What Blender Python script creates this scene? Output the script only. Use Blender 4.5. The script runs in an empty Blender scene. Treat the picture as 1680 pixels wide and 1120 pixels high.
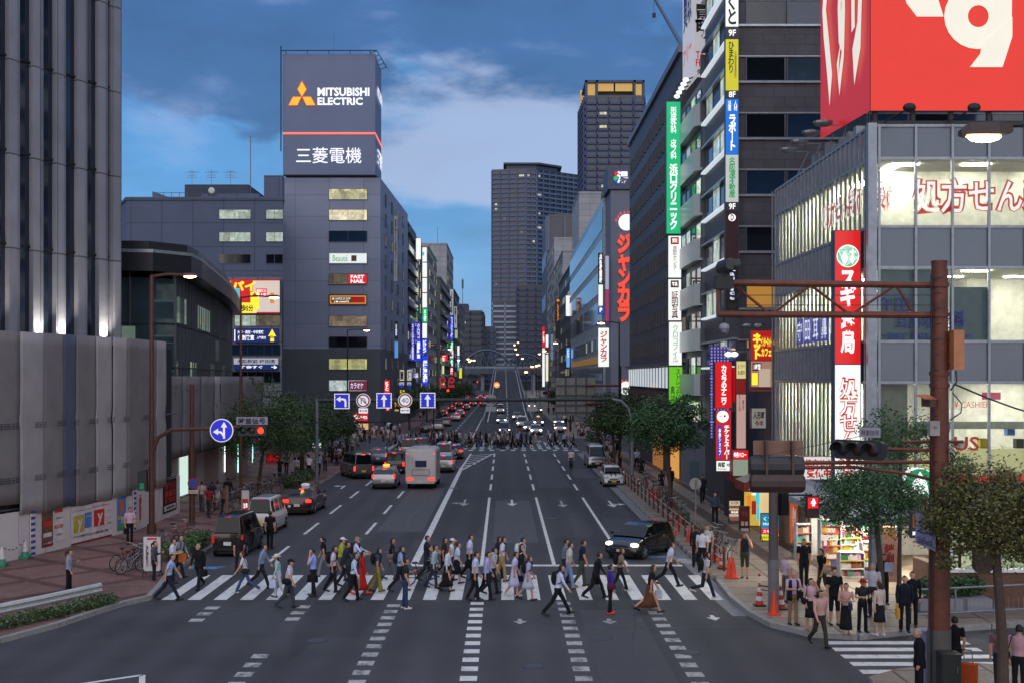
import bpy,math,random
import numpy as np
from mathutils import Vector,Matrix
S=bpy.context.scene
COL=S.collection
R=math.radians
random.seed(7)
F,CX,CY,H=1900.0,826.0,618.0,8.0
# ---------------------------------------------------------------- camera, sky, sun, exposure
cam=bpy.data.cameras.new('camera')
cam.sensor_width=36
cam.lens=F*36/1680
cam.shift_x=(840-CX)/1680
cam.shift_y=(CY-560)/1680
cam.clip_start,cam.clip_end=0.5,6000
co=bpy.data.objects.new('camera',cam)
COL.objects.link(co)
co.location=(0,0,H)
co.rotation_euler=(R(90),0,0)
S.camera=co
S.view_settings.view_transform='Standard'
S.view_settings.look='None'
S.view_settings.exposure=0.0
S.view_settings.gamma=1.0
S.cycles.use_denoising=True
S.cycles.max_bounces=6
S.cycles.transparent_max_bounces=12
S.cycles.sample_clamp_indirect=3.0
S.cycles.caustics_reflective=False
S.cycles.caustics_refractive=False
def lin(h):
 h=h.lstrip('#')
 out=[]
 for i in(0,2,4):
  c=int(h[i:i+2],16)/255
  out.append(c/12.92 if c<=.04045 else((c+.055)/1.055)**2.4)
 return(*out,1.0)
SUN_EL,SUN_ROT=R(2.5),R(205)
W=bpy.data.worlds.new('World')
S.world=W
W.use_nodes=True
nt=W.node_tree
nt.nodes.clear()
def N(tree,typ,**kw):
 n=tree.nodes.new(typ)
 for k,v in kw.items():
  setattr(n,k,v)
 return n
def ramp(tree,stops,interp='LINEAR'):
 r=N(tree,'ShaderNodeValToRGB')
 r.color_ramp.interpolation=interp
 e=r.color_ramp.elements
 while len(e)<len(stops):
  e.new(0.5)
 for el,(p,c)in zip(e,stops):
  el.position=p
  el.color=c if not isinstance(c,(int,float))else(c,c,c,1)
 return r
def mathn(tree,op,a,b=None,clamp=False):
 m=N(tree,'ShaderNodeMath',operation=op,use_clamp=clamp)
 for i,v in enumerate((a,b)):
  if v is None:
   continue
  if isinstance(v,(int,float)):
   m.inputs[i].default_value=v
  else:
   tree.links.new(v,m.inputs[i])
 return m.outputs[0]
def mixc(tree,fac,a,b,blend='MIX'):
 m=N(tree,'ShaderNodeMix',data_type='RGBA',blend_type=blend)
 for sock,v in((m.inputs[0],fac),(m.inputs[6],a),(m.inputs[7],b)):
  if isinstance(v,(int,float)):
   sock.default_value=v
  elif isinstance(v,tuple):
   sock.default_value=v
  else:
   tree.links.new(v,sock)
 return m.outputs[2]
def build_world():
 L=nt.links.new
 sky=N(nt,'ShaderNodeTexSky',sky_type='NISHITA',sun_disc=False,sun_elevation=SUN_EL,sun_rotation=SUN_ROT,altitude=30,air_density=1.2,dust_density=.6,ozone_density=3.0)
 tc=N(nt,'ShaderNodeTexCoord')
 sep=N(nt,'ShaderNodeSeparateXYZ')
 L(tc.outputs['Generated'],sep.inputs[0])
 z=sep.outputs[2]
 zc=mathn(nt,'MAXIMUM',z,0.0)
 # clear dusk sky by elevation
 base=ramp(nt,[(0.0,lin('7d9cc4')),(.07,lin('689cce')),(.15,lin('5893cc')),(.26,lin('4a82bc')),(.5,lin('3a69a6')),(1.0,lin('4a6aa0'))])
 L(zc,base.inputs[0])
 # cloud deck, in the plane of the clouds
 zz=mathn(nt,'ADD',zc,.16)
 cmb=N(nt,'ShaderNodeCombineXYZ')
 L(mathn(nt,'DIVIDE',sep.outputs[0],zz),cmb.inputs[0])
 L(mathn(nt,'DIVIDE',sep.outputs[1],zz),cmb.inputs[1])
 n1=N(nt,'ShaderNodeTexNoise')
 n1.inputs['Scale'].default_value=1.1
 n1.inputs['Detail'].default_value=7
 n1.inputs['Roughness'].default_value=.52
 n1.inputs['Distortion'].default_value=.5
 az0=mathn(nt,'DIVIDE',sep.outputs[0],mathn(nt,'MAXIMUM',sep.outputs[1],.05))
 cv=N(nt,'ShaderNodeCombineXYZ')
 L(mathn(nt,'MULTIPLY',az0,4.2),cv.inputs[0])
 L(mathn(nt,'MULTIPLY',zc,10.0),cv.inputs[1])
 L(cv.outputs[0],n1.inputs['Vector'])
 n2=N(nt,'ShaderNodeTexNoise')
 n2.inputs['Scale'].default_value=2.3
 n2.inputs['Detail'].default_value=6
 n2.inputs['Roughness'].default_value=.55
 mp=N(nt,'ShaderNodeMapping')
 mp.inputs['Location'].default_value=(3.1,1.7,0)
 mp.inputs['Scale'].default_value=(.45,1,1)
 mp.inputs['Scale'].default_value=(.55,.62,1)
 L(cv.outputs[0],mp.inputs[0])
 L(mp.outputs[0],n2.inputs['Vector'])
 # dark blue-grey deck overhead, ragged lower edge
 e=mathn(nt,'SUBTRACT',zc,.215)
 e=mathn(nt,'MULTIPLY',e,7.0)
 e=mathn(nt,'ADD',e,mathn(nt,'MULTIPLY',mathn(nt,'SUBTRACT',n1.outputs[0],.5),4.2))
 dark=ramp(nt,[(.28,0.0),(.75,1.0)],'EASE')
 L(mathn(nt,'ADD',e,.5),dark.inputs[0])
 c1=mixc(nt,mathn(nt,'MULTIPLY',dark.outputs[0],.8),base.outputs[0],lin('38578a'))
 mot=ramp(nt,[(.34,.80),(.5,.98),(.68,1.12)])
 L(n2.outputs[0],mot.inputs[0])
 c1=mixc(nt,1.0,c1,mot.outputs[0],'MULTIPLY')
 # rosy lit bank low in the middle of the view
 az=mathn(nt,'DIVIDE',sep.outputs[0],mathn(nt,'MAXIMUM',sep.outputs[1],.05))
 dx=mathn(nt,'MULTIPLY',mathn(nt,'SUBTRACT',az,-.035),6.2)
 dz=mathn(nt,'MULTIPLY',mathn(nt,'SUBTRACT',zc,.198),15.0)
 d2=mathn(nt,'ADD',mathn(nt,'POWER',mathn(nt,'ABSOLUTE',dx),2.0),mathn(nt,'POWER',mathn(nt,'ABSOLUTE',dz),2.0))
 bank=mathn(nt,'SUBTRACT',1.15,d2)
 bank=mathn(nt,'ADD',bank,mathn(nt,'MULTIPLY',mathn(nt,'SUBTRACT',n2.outputs[0],.5),4.0))
 pr=ramp(nt,[(.15,0.0),(.9,1.0)],'EASE')
 L(bank,pr.inputs[0])
 c2=mixc(nt,mathn(nt,'MULTIPLY',pr.outputs[0],.85),c1,lin('9cabcc'))
 # thin pink wisps
 wr=ramp(nt,[(.54,0.0),(.76,1.0)],'EASE')
 L(n2.outputs[0],wr.inputs[0])
 c3=mixc(nt,mathn(nt,'MULTIPLY',wr.outputs[0],.6),c2,lin('93a4cc'))
 # the western sky behind the camera and the cloud deck overhead are still bright with afterglow
 rear=ramp(nt,[(.12,0.0),(.85,1.0)],'EASE')
 L(mathn(nt,'MULTIPLY',sep.outputs[1],-1.0),rear.inputs[0])
 over=ramp(nt,[(.42,0.0),(.85,1.0)],'EASE')
 L(zc,over.inputs[0])
 c3=mixc(nt,over.outputs[0],c3,(.56,.64,.86,1))
 c3=mixc(nt,rear.outputs[0],c3,(1.10,1.10,1.22,1))
 # afterglow behind the camera, from the Sky Texture
 bg1=N(nt,'ShaderNodeBackground')
 bg1.inputs[1].default_value=0.05
 L(sky.outputs[0],bg1.inputs[0])
 bg2=N(nt,'ShaderNodeBackground')
 bg2.inputs[1].default_value=1.14
 L(c3,bg2.inputs[0])
 add=N(nt,'ShaderNodeAddShader')
 L(bg1.outputs[0],add.inputs[0])
 L(bg2.outputs[0],add.inputs[1])
 out=N(nt,'ShaderNodeOutputWorld')
 L(add.outputs[0],out.inputs[0])
build_world()
sd=bpy.data.lights.new('sun','SUN')
sd.energy=0.22
sd.angle=R(75)
sd.color=(1.0,.84,.74)
so=bpy.data.objects.new('sun',sd)
COL.objects.link(so)
# Sky Texture rotation 205 deg: the last glow stands behind the camera, a little to the left
sdir=Vector((math.sin(SUN_ROT)*math.cos(R(9)),math.cos(SUN_ROT)*math.cos(R(9)),math.sin(R(9))))
so.rotation_euler=sdir.to_track_quat('Z','Y').to_euler()
# ---------------------------------------------------------------- materials
MATS={}
def tint(c,k):
 return(min(1,c[0]*k),min(1,c[1]*k),min(1,c[2]*k),1)
def mat(key,col='808080',rough=.6,metal=0.0,var=.18,scale=3.0,bump=.0,spec=.5,tile=None,tilecol=None,coat=0.0):
 """painted / stone / fabric surface with uneven tone; tile=(w,h) adds panel joints"""
 if key in MATS:
  return MATS[key]
 m=bpy.data.materials.new(key)
 m.use_nodes=True
 t=m.node_tree
 b=t.nodes['Principled BSDF']
 c=lin(col)
 tc=N(t,'ShaderNodeTexCoord')
 no=N(t,'ShaderNodeTexNoise')
 no.inputs['Scale'].default_value=scale
 no.inputs['Detail'].default_value=5
 no.inputs['Roughness'].default_value=.62
 t.links.new(tc.outputs['Object'],no.inputs['Vector'])
 r=ramp(t,[(.28,tint(c,1-var)),(.72,tint(c,1+var))])
 t.links.new(no.outputs[0],r.inputs[0])
 colour=r.outputs[0]
 if tile:
  sp=N(t,'ShaderNodeSeparateXYZ')
  t.links.new(tc.outputs['Object'],sp.inputs[0])
  cb=N(t,'ShaderNodeCombineXYZ')
  t.links.new(mathn(t,'ADD',sp.outputs[0],sp.outputs[1]),cb.inputs[0])
  t.links.new(sp.outputs[2],cb.inputs[1])
  br=N(t,'ShaderNodeTexBrick')
  br.offset=0.0 if len(tile)<3 else tile[2]
  br.inputs['Color1'].default_value=(1,1,1,1)
  br.inputs['Color2'].default_value=(.86,.86,.86,1)
  br.inputs['Mortar'].default_value=lin(tilecol)if tilecol else(.45,.45,.45,1)
  br.inputs['Scale'].default_value=1
  br.inputs['Mortar Size'].default_value=min(tile[:2])*.025
  br.inputs['Brick Width'].default_value=tile[0]
  br.inputs['Row Height'].default_value=tile[1]
  t.links.new(cb.outputs[0],br.inputs['Vector'])
  colour=mixc(t,1.0,colour,br.outputs[0],'MULTIPLY')
 t.links.new(colour,b.inputs['Base Color'])
 b.inputs['Roughness'].default_value=rough
 b.inputs['Metallic'].default_value=metal
 b.inputs['Specular IOR Level'].default_value=spec
 b.inputs['Coat Weight'].default_value=coat
 if bump:
  bn=N(t,'ShaderNodeBump')
  bn.inputs['Strength'].default_value=bump
  n3=N(t,'ShaderNodeTexNoise')
  n3.inputs['Scale'].default_value=scale*14
  n3.inputs['Detail'].default_value=3
  t.links.new(tc.outputs['Object'],n3.inputs['Vector'])
  t.links.new(n3.outputs[0],bn.inputs['Height'])
  t.links.new(bn.outputs[0],b.inputs['Normal'])
 MATS[key]=m
 return m
def emit(key,col='ffffff',s=1.0,sample=False,var=.025,scale=1.2):
 """a surface that gives off light (backlit sign face, lamp, lit room behind blinds)"""
 if key in MATS:
  return MATS[key]
 m=bpy.data.materials.new(key)
 m.use_nodes=True
 t=m.node_tree
 b=t.nodes['Principled BSDF']
 c=lin(col)
 tc=N(t,'ShaderNodeTexCoord')
 no=N(t,'ShaderNodeTexNoise')
 no.inputs['Scale'].default_value=scale
 no.inputs['Detail'].default_value=3
 t.links.new(tc.outputs['Object'],no.inputs['Vector'])
 r=ramp(t,[(.3,tint(c,1-var)),(.7,tint(c,1+var))])
 t.links.new(no.outputs[0],r.inputs[0])
 t.links.new(r.outputs[0],b.inputs['Emission Color'])
 b.inputs['Emission Strength'].default_value=s
 b.inputs['Base Color'].default_value=tint(c,.35)
 b.inputs['Roughness'].default_value=.35
 m.cycles.emission_sampling='AUTO' if sample else 'NONE'
 MATS[key]=m
 return m
def room(key,col='d8d2a4',s=.8,blind=.0,sc=(1.2,2.2)):
 """a lit office window: blinds, furniture and ceiling lamps seen as uneven bright blocks"""
 if key in MATS:
  return MATS[key]
 m=bpy.data.materials.new(key)
 m.use_nodes=True
 t=m.node_tree
 b=t.nodes['Principled BSDF']
 tc=N(t,'ShaderNodeTexCoord')
 mp=N(t,'ShaderNodeMapping')
 mp.inputs['Scale'].default_value=(sc[0],sc[0],sc[1]*.5)
 oi=N(t,'ShaderNodeObjectInfo')
 va=N(t,'ShaderNodeVectorMath',operation='ADD')
 t.links.new(tc.outputs['Object'],va.inputs[0])
 t.links.new(mathn(t,'MULTIPLY',oi.outputs['Random'],37.0),va.inputs[1])
 t.links.new(va.outputs[0],mp.inputs[0])
 sp=N(t,'ShaderNodeSeparateXYZ')
 t.links.new(mp.outputs[0],sp.inputs[0])
 cb=N(t,'ShaderNodeCombineXYZ')
 t.links.new(mathn(t,'ADD',sp.outputs[0],sp.outputs[1]),cb.inputs[0])
 t.links.new(sp.outputs[2],cb.inputs[1])
 c=lin(col)
 lay=None
 for bw,bh,lo in((1.1,2.3,.5),(.42,.36,.72)):
  br=N(t,'ShaderNodeTexBrick')
  br.offset=.37
  br.inputs['Color1'].default_value=(1.15,1.15,1.15,1)
  br.inputs['Color2'].default_value=(lo,lo,lo,1)
  br.inputs['Mortar'].default_value=(.8,.8,.8,1)
  br.inputs['Scale'].default_value=1
  br.inputs['Mortar Size'].default_value=.012
  br.inputs['Brick Width'].default_value=bw
  br.inputs['Row Height'].default_value=bh
  t.links.new(cb.outputs[0],br.inputs['Vector'])
  lay=mixc(t,1.0,lay or c,br.outputs[0],'MULTIPLY')
 no=N(t,'ShaderNodeTexNoise')
 no.inputs['Scale'].default_value=.9
 no.inputs['Detail'].default_value=2
 t.links.new(tc.outputs['Object'],no.inputs['Vector'])
 rr=ramp(t,[(.3,.78),(.7,1.08)])
 t.links.new(no.outputs[0],rr.inputs[0])
 t.links.new(mixc(t,1.0,lay,rr.outputs[0],'MULTIPLY'),b.inputs['Emission Color'])
 b.inputs['Emission Strength'].default_value=s
 b.inputs['Base Color'].default_value=(.03,.035,.04,1)
 b.inputs['Roughness'].default_value=.08
 m.cycles.emission_sampling='NONE'
 MATS[key]=m
 return m
def darkglass(key,col='10151c',rough=.06,var=.3,spec=.8):
 return mat(key,col,rough,var=var,scale=.6,spec=spec)
def clearglass(key='clear_glass',col='e6f2ee',refl=.12):
 if key in MATS:
  return MATS[key]
 m=bpy.data.materials.new(key)
 m.use_nodes=True
 t=m.node_tree
 t.nodes.remove(t.nodes['Principled BSDF'])
 tr=N(t,'ShaderNodeBsdfTransparent')
 tr.inputs[0].default_value=lin(col)
 gl=N(t,'ShaderNodeBsdfGlossy')
 gl.inputs['Roughness'].default_value=.03
 fr=N(t,'ShaderNodeFresnel')
 fr.inputs[0].default_value=1.45
 mx=N(t,'ShaderNodeMixShader')
 t.links.new(mathn(t,'MULTIPLY',fr.outputs[0],.9),mx.inputs[0])
 t.links.new(tr.outputs[0],mx.inputs[1])
 t.links.new(gl.outputs[0],mx.inputs[2])
 t.links.new(mx.outputs[0],t.nodes['Material Output'].inputs[0])
 MATS[key]=m
 return m
# ---------------------------------------------------------------- mesh builder
class MB:
 def __init__(s):
  s.v,s.f,s.mi,s.mats,s.calls=[],[],[],[],[]
 def m(s,material):
  if material not in s.mats:
   s.mats.append(material)
  return s.mats.index(material)
 def add(s,vs,fs,material):
  k=len(s.v)
  s.calls.append((k,len(s.f)))
  s.v.extend([tuple(p)for p in vs])
  i=s.m(material)
  for f in fs:
   s.f.append(tuple(k+j for j in f))
   s.mi.append(i)
  return s
 def box(s,x0,x1,y0,y1,z0,z1,material):
  vs=[(x0,y0,z0),(x1,y0,z0),(x1,y1,z0),(x0,y1,z0),(x0,y0,z1),(x1,y0,z1),(x1,y1,z1),(x0,y1,z1)]
  return s.add(vs,[(0,3,2,1),(4,5,6,7),(0,1,5,4),(1,2,6,5),(2,3,7,6),(3,0,4,7)],material)
 def obox(s,c,size,rz,material,rx=0.0):
  hx,hy,hz=size[0]/2,size[1]/2,size[2]/2
  M=Matrix.Translation(c)@Matrix.Rotation(rz,4,'Z')@Matrix.Rotation(rx,4,'X')
  vs=[M@Vector((a*hx,b*hy,d*hz))for d in(-1,1)for a,b in((-1,-1),(1,-1),(1,1),(-1,1))]
  return s.add(vs,[(0,3,2,1),(4,5,6,7),(0,1,5,4),(1,2,6,5),(2,3,7,6),(3,0,4,7)],material)
 def quad(s,a,b,c,d,material):
  return s.add([a,b,c,d],[(0,1,2,3)],material)
 def poly(s,pts,material):
  return s.add(pts,[tuple(range(len(pts)))],material)
 def prism(s,pts,z0,z1,material,top=True,bottom=True,topmat=None):
  n=len(pts)
  vs=[(x,y,z0)for x,y in pts]+[(x,y,z1)for x,y in pts]
  s.add(vs,[(i,(i+1)%n,n+(i+1)%n,n+i)for i in range(n)],material)
  if top:
   s.add([(x,y,z1)for x,y in pts],[tuple(range(n))],topmat or material)
  if bottom:
   s.add([(x,y,z0)for x,y in pts],[tuple(reversed(range(n)))],material)
  return s
 def tube(s,pts,r,material,n=8,caps=True):
  pts=[Vector(p)for p in pts]
  rr=r if isinstance(r,(list,tuple))else[r]*len(pts)
  rings=[]
  u=None
  for i,p in enumerate(pts):
   d=(pts[min(i+1,len(pts)-1)]-pts[max(i-1,0)])
   d=d.normalized()if d.length>1e-9 else Vector((0,0,1))
   if u is None:
    u=d.orthogonal().normalized()
   else:
    u=(u-d*u.dot(d))
    u=u.normalized()if u.length>1e-6 else d.orthogonal().normalized()
   w=d.cross(u)
   rings.append([p+(u*math.cos(2*math.pi*k/n)+w*math.sin(2*math.pi*k/n))*rr[i]for k in range(n)])
  vs=[q for ring in rings for q in ring]
  fs=[]
  for i in range(len(rings)-1):
   for k in range(n):
    fs.append((i*n+k,i*n+(k+1)%n,(i+1)*n+(k+1)%n,(i+1)*n+k))
  if caps:
   fs.append(tuple(reversed(range(n))))
   fs.append(tuple((len(rings)-1)*n+k for k in range(n)))
  return s.add(vs,fs,material)
 def cyl(s,p0,p1,r0,material,r1=None,n=12):
  return s.tube([p0,p1],[r0,r0 if r1 is None else r1],material,n)
 def ell(s,c,rad,material,nu=10,nv=7,fn=None):
  vs,fs=[],[]
  for j in range(nv+1):
   th=math.pi*j/nv
   for i in range(nu):
    ph=2*math.pi*i/nu
    d=(math.sin(th)*math.cos(ph),math.sin(th)*math.sin(ph),math.cos(th))
    k=fn(d)if fn else 1.0
    vs.append((c[0]+d[0]*rad[0]*k,c[1]+d[1]*rad[1]*k,c[2]+d[2]*rad[2]*k))
  for j in range(nv):
   for i in range(nu):
    a,b=j*nu+i,j*nu+(i+1)%nu
    fs.append((a,a+nu,b+nu,b))
  return s.add(vs,fs,material)
 def loft(s,rings,material,caps=True):
  n=len(rings[0])
  vs=[q for ring in rings for q in ring]
  fs=[]
  for i in range(len(rings)-1):
   for k in range(n):
    fs.append((i*n+k,i*n+(k+1)%n,(i+1)*n+(k+1)%n,(i+1)*n+k))
  if caps:
   fs.append(tuple(reversed(range(n))))
   fs.append(tuple((len(rings)-1)*n+k for k in range(n)))
  return s.add(vs,fs,material)
 def text(s,body,c,w,h,material,rz=0.0,bold=.015,vert=False,depth=.02,keep=False,back=False):
  """lettering centred on c, filling w x h, facing -Y turned by rz"""
  vs,fs=text_data(body,bold,vert)
  if not len(vs):
   return s
  mn,mx=vs.min(0),vs.max(0)
  sx=w/max(mx[0]-mn[0],1e-6)
  sy=h/max(mx[1]-mn[1],1e-6)
  if keep:
   sx=sy=min(sx,sy)
  ca,sa=math.cos(rz),math.sin(rz)
  mid=(mn+mx)/2
  out=[]
  x=(vs[:,0]-mid[0])*sx
  z=(vs[:,1]-mid[1])*sy
  for dd in((-depth,)if not back else(-depth,)):
   out=[(c[0]+xx*ca-dd*sa,c[1]+xx*sa+dd*ca,c[2]+zz)for xx,zz in zip(x,z)]
  return s.add(out,fs,material)
 def each(s,name,parent):
  """every added shape becomes a part of its own"""
  ends=s.calls[1:]+[(len(s.v),len(s.f))]
  for(v0,f0),(v1,f1)in zip(s.calls,ends):
   q=MB()
   q.add(s.v[v0:v1],[tuple(i-v0 for i in f)for f in s.f[f0:f1]],s.mats[s.mi[f0]])
   q.build(name,parent)
 def build(s,name,parent=None,smooth=False,world=True,angle=None):
  me=bpy.data.meshes.new(name)
  off=parent.location if(parent is not None and world)else(0,0,0)
  p=parent
  if world and parent is not None:
   off=Vector((0,0,0))
   while p is not None:
    off=off+Vector(p.location)
    p=p.parent
  vs=np.array(s.v,dtype=float)-np.array(off)
  me.from_pydata(vs.tolist(),[],s.f)
  for m in s.mats:
   me.materials.append(m)
  me.polygons.foreach_set('material_index',s.mi)
  if smooth:
   me.polygons.foreach_set('use_smooth',[True]*len(me.polygons))
  me.update()
  if angle is not None:
   me.polygons.foreach_set('use_smooth',[True]*len(me.polygons))
   me.set_sharp_from_angle(angle=R(angle))
  o=bpy.data.objects.new(name,me)
  COL.objects.link(o)
  if parent is not None:
   o.parent=parent
  return o
TEXTS={}
ROT90={'ー':'｜','-':'｜'}
def text_data(body,bold,vert):
 key=(body,bold,vert)
 if key in TEXTS:
  return TEXTS[key]
 cu=bpy.data.curves.new('lettering','FONT')
 if vert:
  cu.body='\n'.join(ROT90.get(ch,ch)for ch in body)
  cu.space_line=.82
  cu.align_x='CENTER'
 else:
  cu.body=body
  cu.align_x='CENTER'
 cu.resolution_u=2
 cu.offset=bold
 o=bpy.data.objects.new('lettering',cu)
 me=o.to_mesh()
 n=len(me.vertices)
 a=np.zeros(n*3)
 me.vertices.foreach_get('co',a)
 vs=a.reshape(-1,3)
 fs=[tuple(p.vertices)for p in me.polygons]
 o.to_mesh_clear()
 bpy.data.objects.remove(o)
 bpy.data.curves.remove(cu)
 TEXTS[key]=(vs,fs)
 return TEXTS[key]
def thing(name,label,cat,loc=(0,0,0),rz=0.0,group=None):
 o=bpy.data.objects.new(name,None)
 COL.objects.link(o)
 o.empty_display_size=.3
 o.location=loc
 o.rotation_euler=(0,0,rz)
 return tag(o,label,cat,group)
def tag(o,label,cat,group=None):
 o['label']=label
 o['category']=cat
 if group:
  o['group']=group
 return o
def struct(o,kind='structure'):
 o['kind']=kind
 return o
def tree_of(o):
 return(o,[tree_of(c)for c in o.children])
def copy_tree(node,parent=None):
 """a copy of a thing with copies of its parts and sub-parts"""
 o,kids=node
 c=o.copy()
 COL.objects.link(c)
 c.parent=parent
 for k in kids:
  copy_tree(k,c)
 return c
def P(px,py,Y):
 """world point seen at photo pixel (px,py) at depth Y"""
 return((px-CX)*Y/F,Y,H-(py-CY)*Y/F)
def G(px,py):
 """ground point seen at photo pixel"""
 Y=F*H/(py-CY)
 return((px-CX)*Y/F,Y)
def XX(px,Y):
 return(px-CX)*Y/F
def ZZ(py,Y):
 return H-(py-CY)*Y/F
WINMESH={}
WINCOUNT={}
def windows(b,cells,frame,name='window',d=.06,split=0):
 """b: building thing; cells: (x, y, z, w, h, rz, pane material) with x,y,z the pane's centre on the wall plane.
    Each window is a part of its own; past 100 the far ones share one part."""
 n0=WINCOUNT.get(b.name,0)
 cells=sorted(cells,key=lambda c:(c[0]**2+c[1]**2)/max(.1,c[3]*c[4]))
 rest=MB()
 base=Vector(b.location)
 for i,(x,y,z,w,h,rz,pm)in enumerate(cells):
  if n0+i<99:
   k=(round(w,2),round(h,2),round(rz,3),pm.name,frame.name,split)
   if k not in WINMESH:
    mb=MB()
    winshape(mb,0,0,0,w,h,rz,pm,frame,d,split)
    o=mb.build(name,b)
    o.data.transform(Matrix.Translation(base))
    WINMESH[k]=o.data
   else:
    o=bpy.data.objects.new(name,WINMESH[k])
    COL.objects.link(o)
    o.parent=b
   o.location=Vector((x,y,z))-base
  else:
   winshape(rest,x,y,z,w,h,rz,pm,frame,d,split)
 WINCOUNT[b.name]=n0+len(cells)
 if rest.v:
  o=rest.build(name,b)
  o['kind']='stuff'
def winshape(mb,x,y,z,w,h,rz,pm,fm,d,split):
 ca,sa=math.cos(rz),math.sin(rz)
 def bx(u0,u1,v0,v1,z0,z1,m):
  pts=[]
  for zz in(z0,z1):
   for u,v in((u0,v0),(u1,v0),(u1,v1),(u0,v1)):
    pts.append((x+u*ca+v*sa,y+u*sa-v*ca,z+zz))
  mb.add(pts,[(3,2,1,0),(4,5,6,7),(1,5,4,0),(2,6,5,1),(3,7,6,2),(0,4,7,3)],m)
 t=min(.06,w*.12)
 bx(-w/2,w/2,.002,.02,-h/2,h/2,pm)
 bx(-w/2-t,w/2+t,.0,d,h/2,h/2+t,fm)
 bx(-w/2-t,w/2+t,.0,d+.03,-h/2-t,-h/2,fm)
 bx(-w/2-t,-w/2,.0,d,-h/2,h/2,fm)
 bx(w/2,w/2+t,.0,d,-h/2,h/2,fm)
 for k in range(split):
  u=-w/2+w*(k+1)/(split+1)
  bx(u-t*.4,u+t*.4,.02,d-.01,-h/2,h/2,fm)
# common materials
STEEL=mat('weathered steel grey','6b6d70',.5,.6)
DARKMETAL=mat('dark metal','25272b',.5,.4)
BROWN=mat('rust brown paint','54332a',.6,.2,var=.25,scale=6)
WHITE=mat('white painted metal','c9c9c9',.5)
GREYPOLE=mat('galvanised pole','7f8488',.45,.5)
BLACK=mat('black plastic','131417',.5)
CASE=mat('sign casing','4b4d50',.5,.4)
GLASSD=darkglass('dark window glass')
GLASSB=darkglass('blue window glass','1d2f44',.05)
EWHITE=emit('backlit white','f4f6f2',.95,True)
ERED=emit('backlit red','d8141c',.95,True)
EGREEN=emit('backlit green','10b878',.95,True)
EBLUE=emit('backlit blue','1c3ce0',1.0,True)
EYEL=emit('backlit yellow','e8dc1c',.95,True)
TXW=emit('white lettering','ffffff',1.05)
TXR=emit('red lettering','c81422',.7)
TXK=mat('black lettering','15161a',.5)
TXB=mat('blue lettering','1c2f78',.5)
LAMP=emit('sodium lamp glow','ffd9a0',5.0,True)
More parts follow.
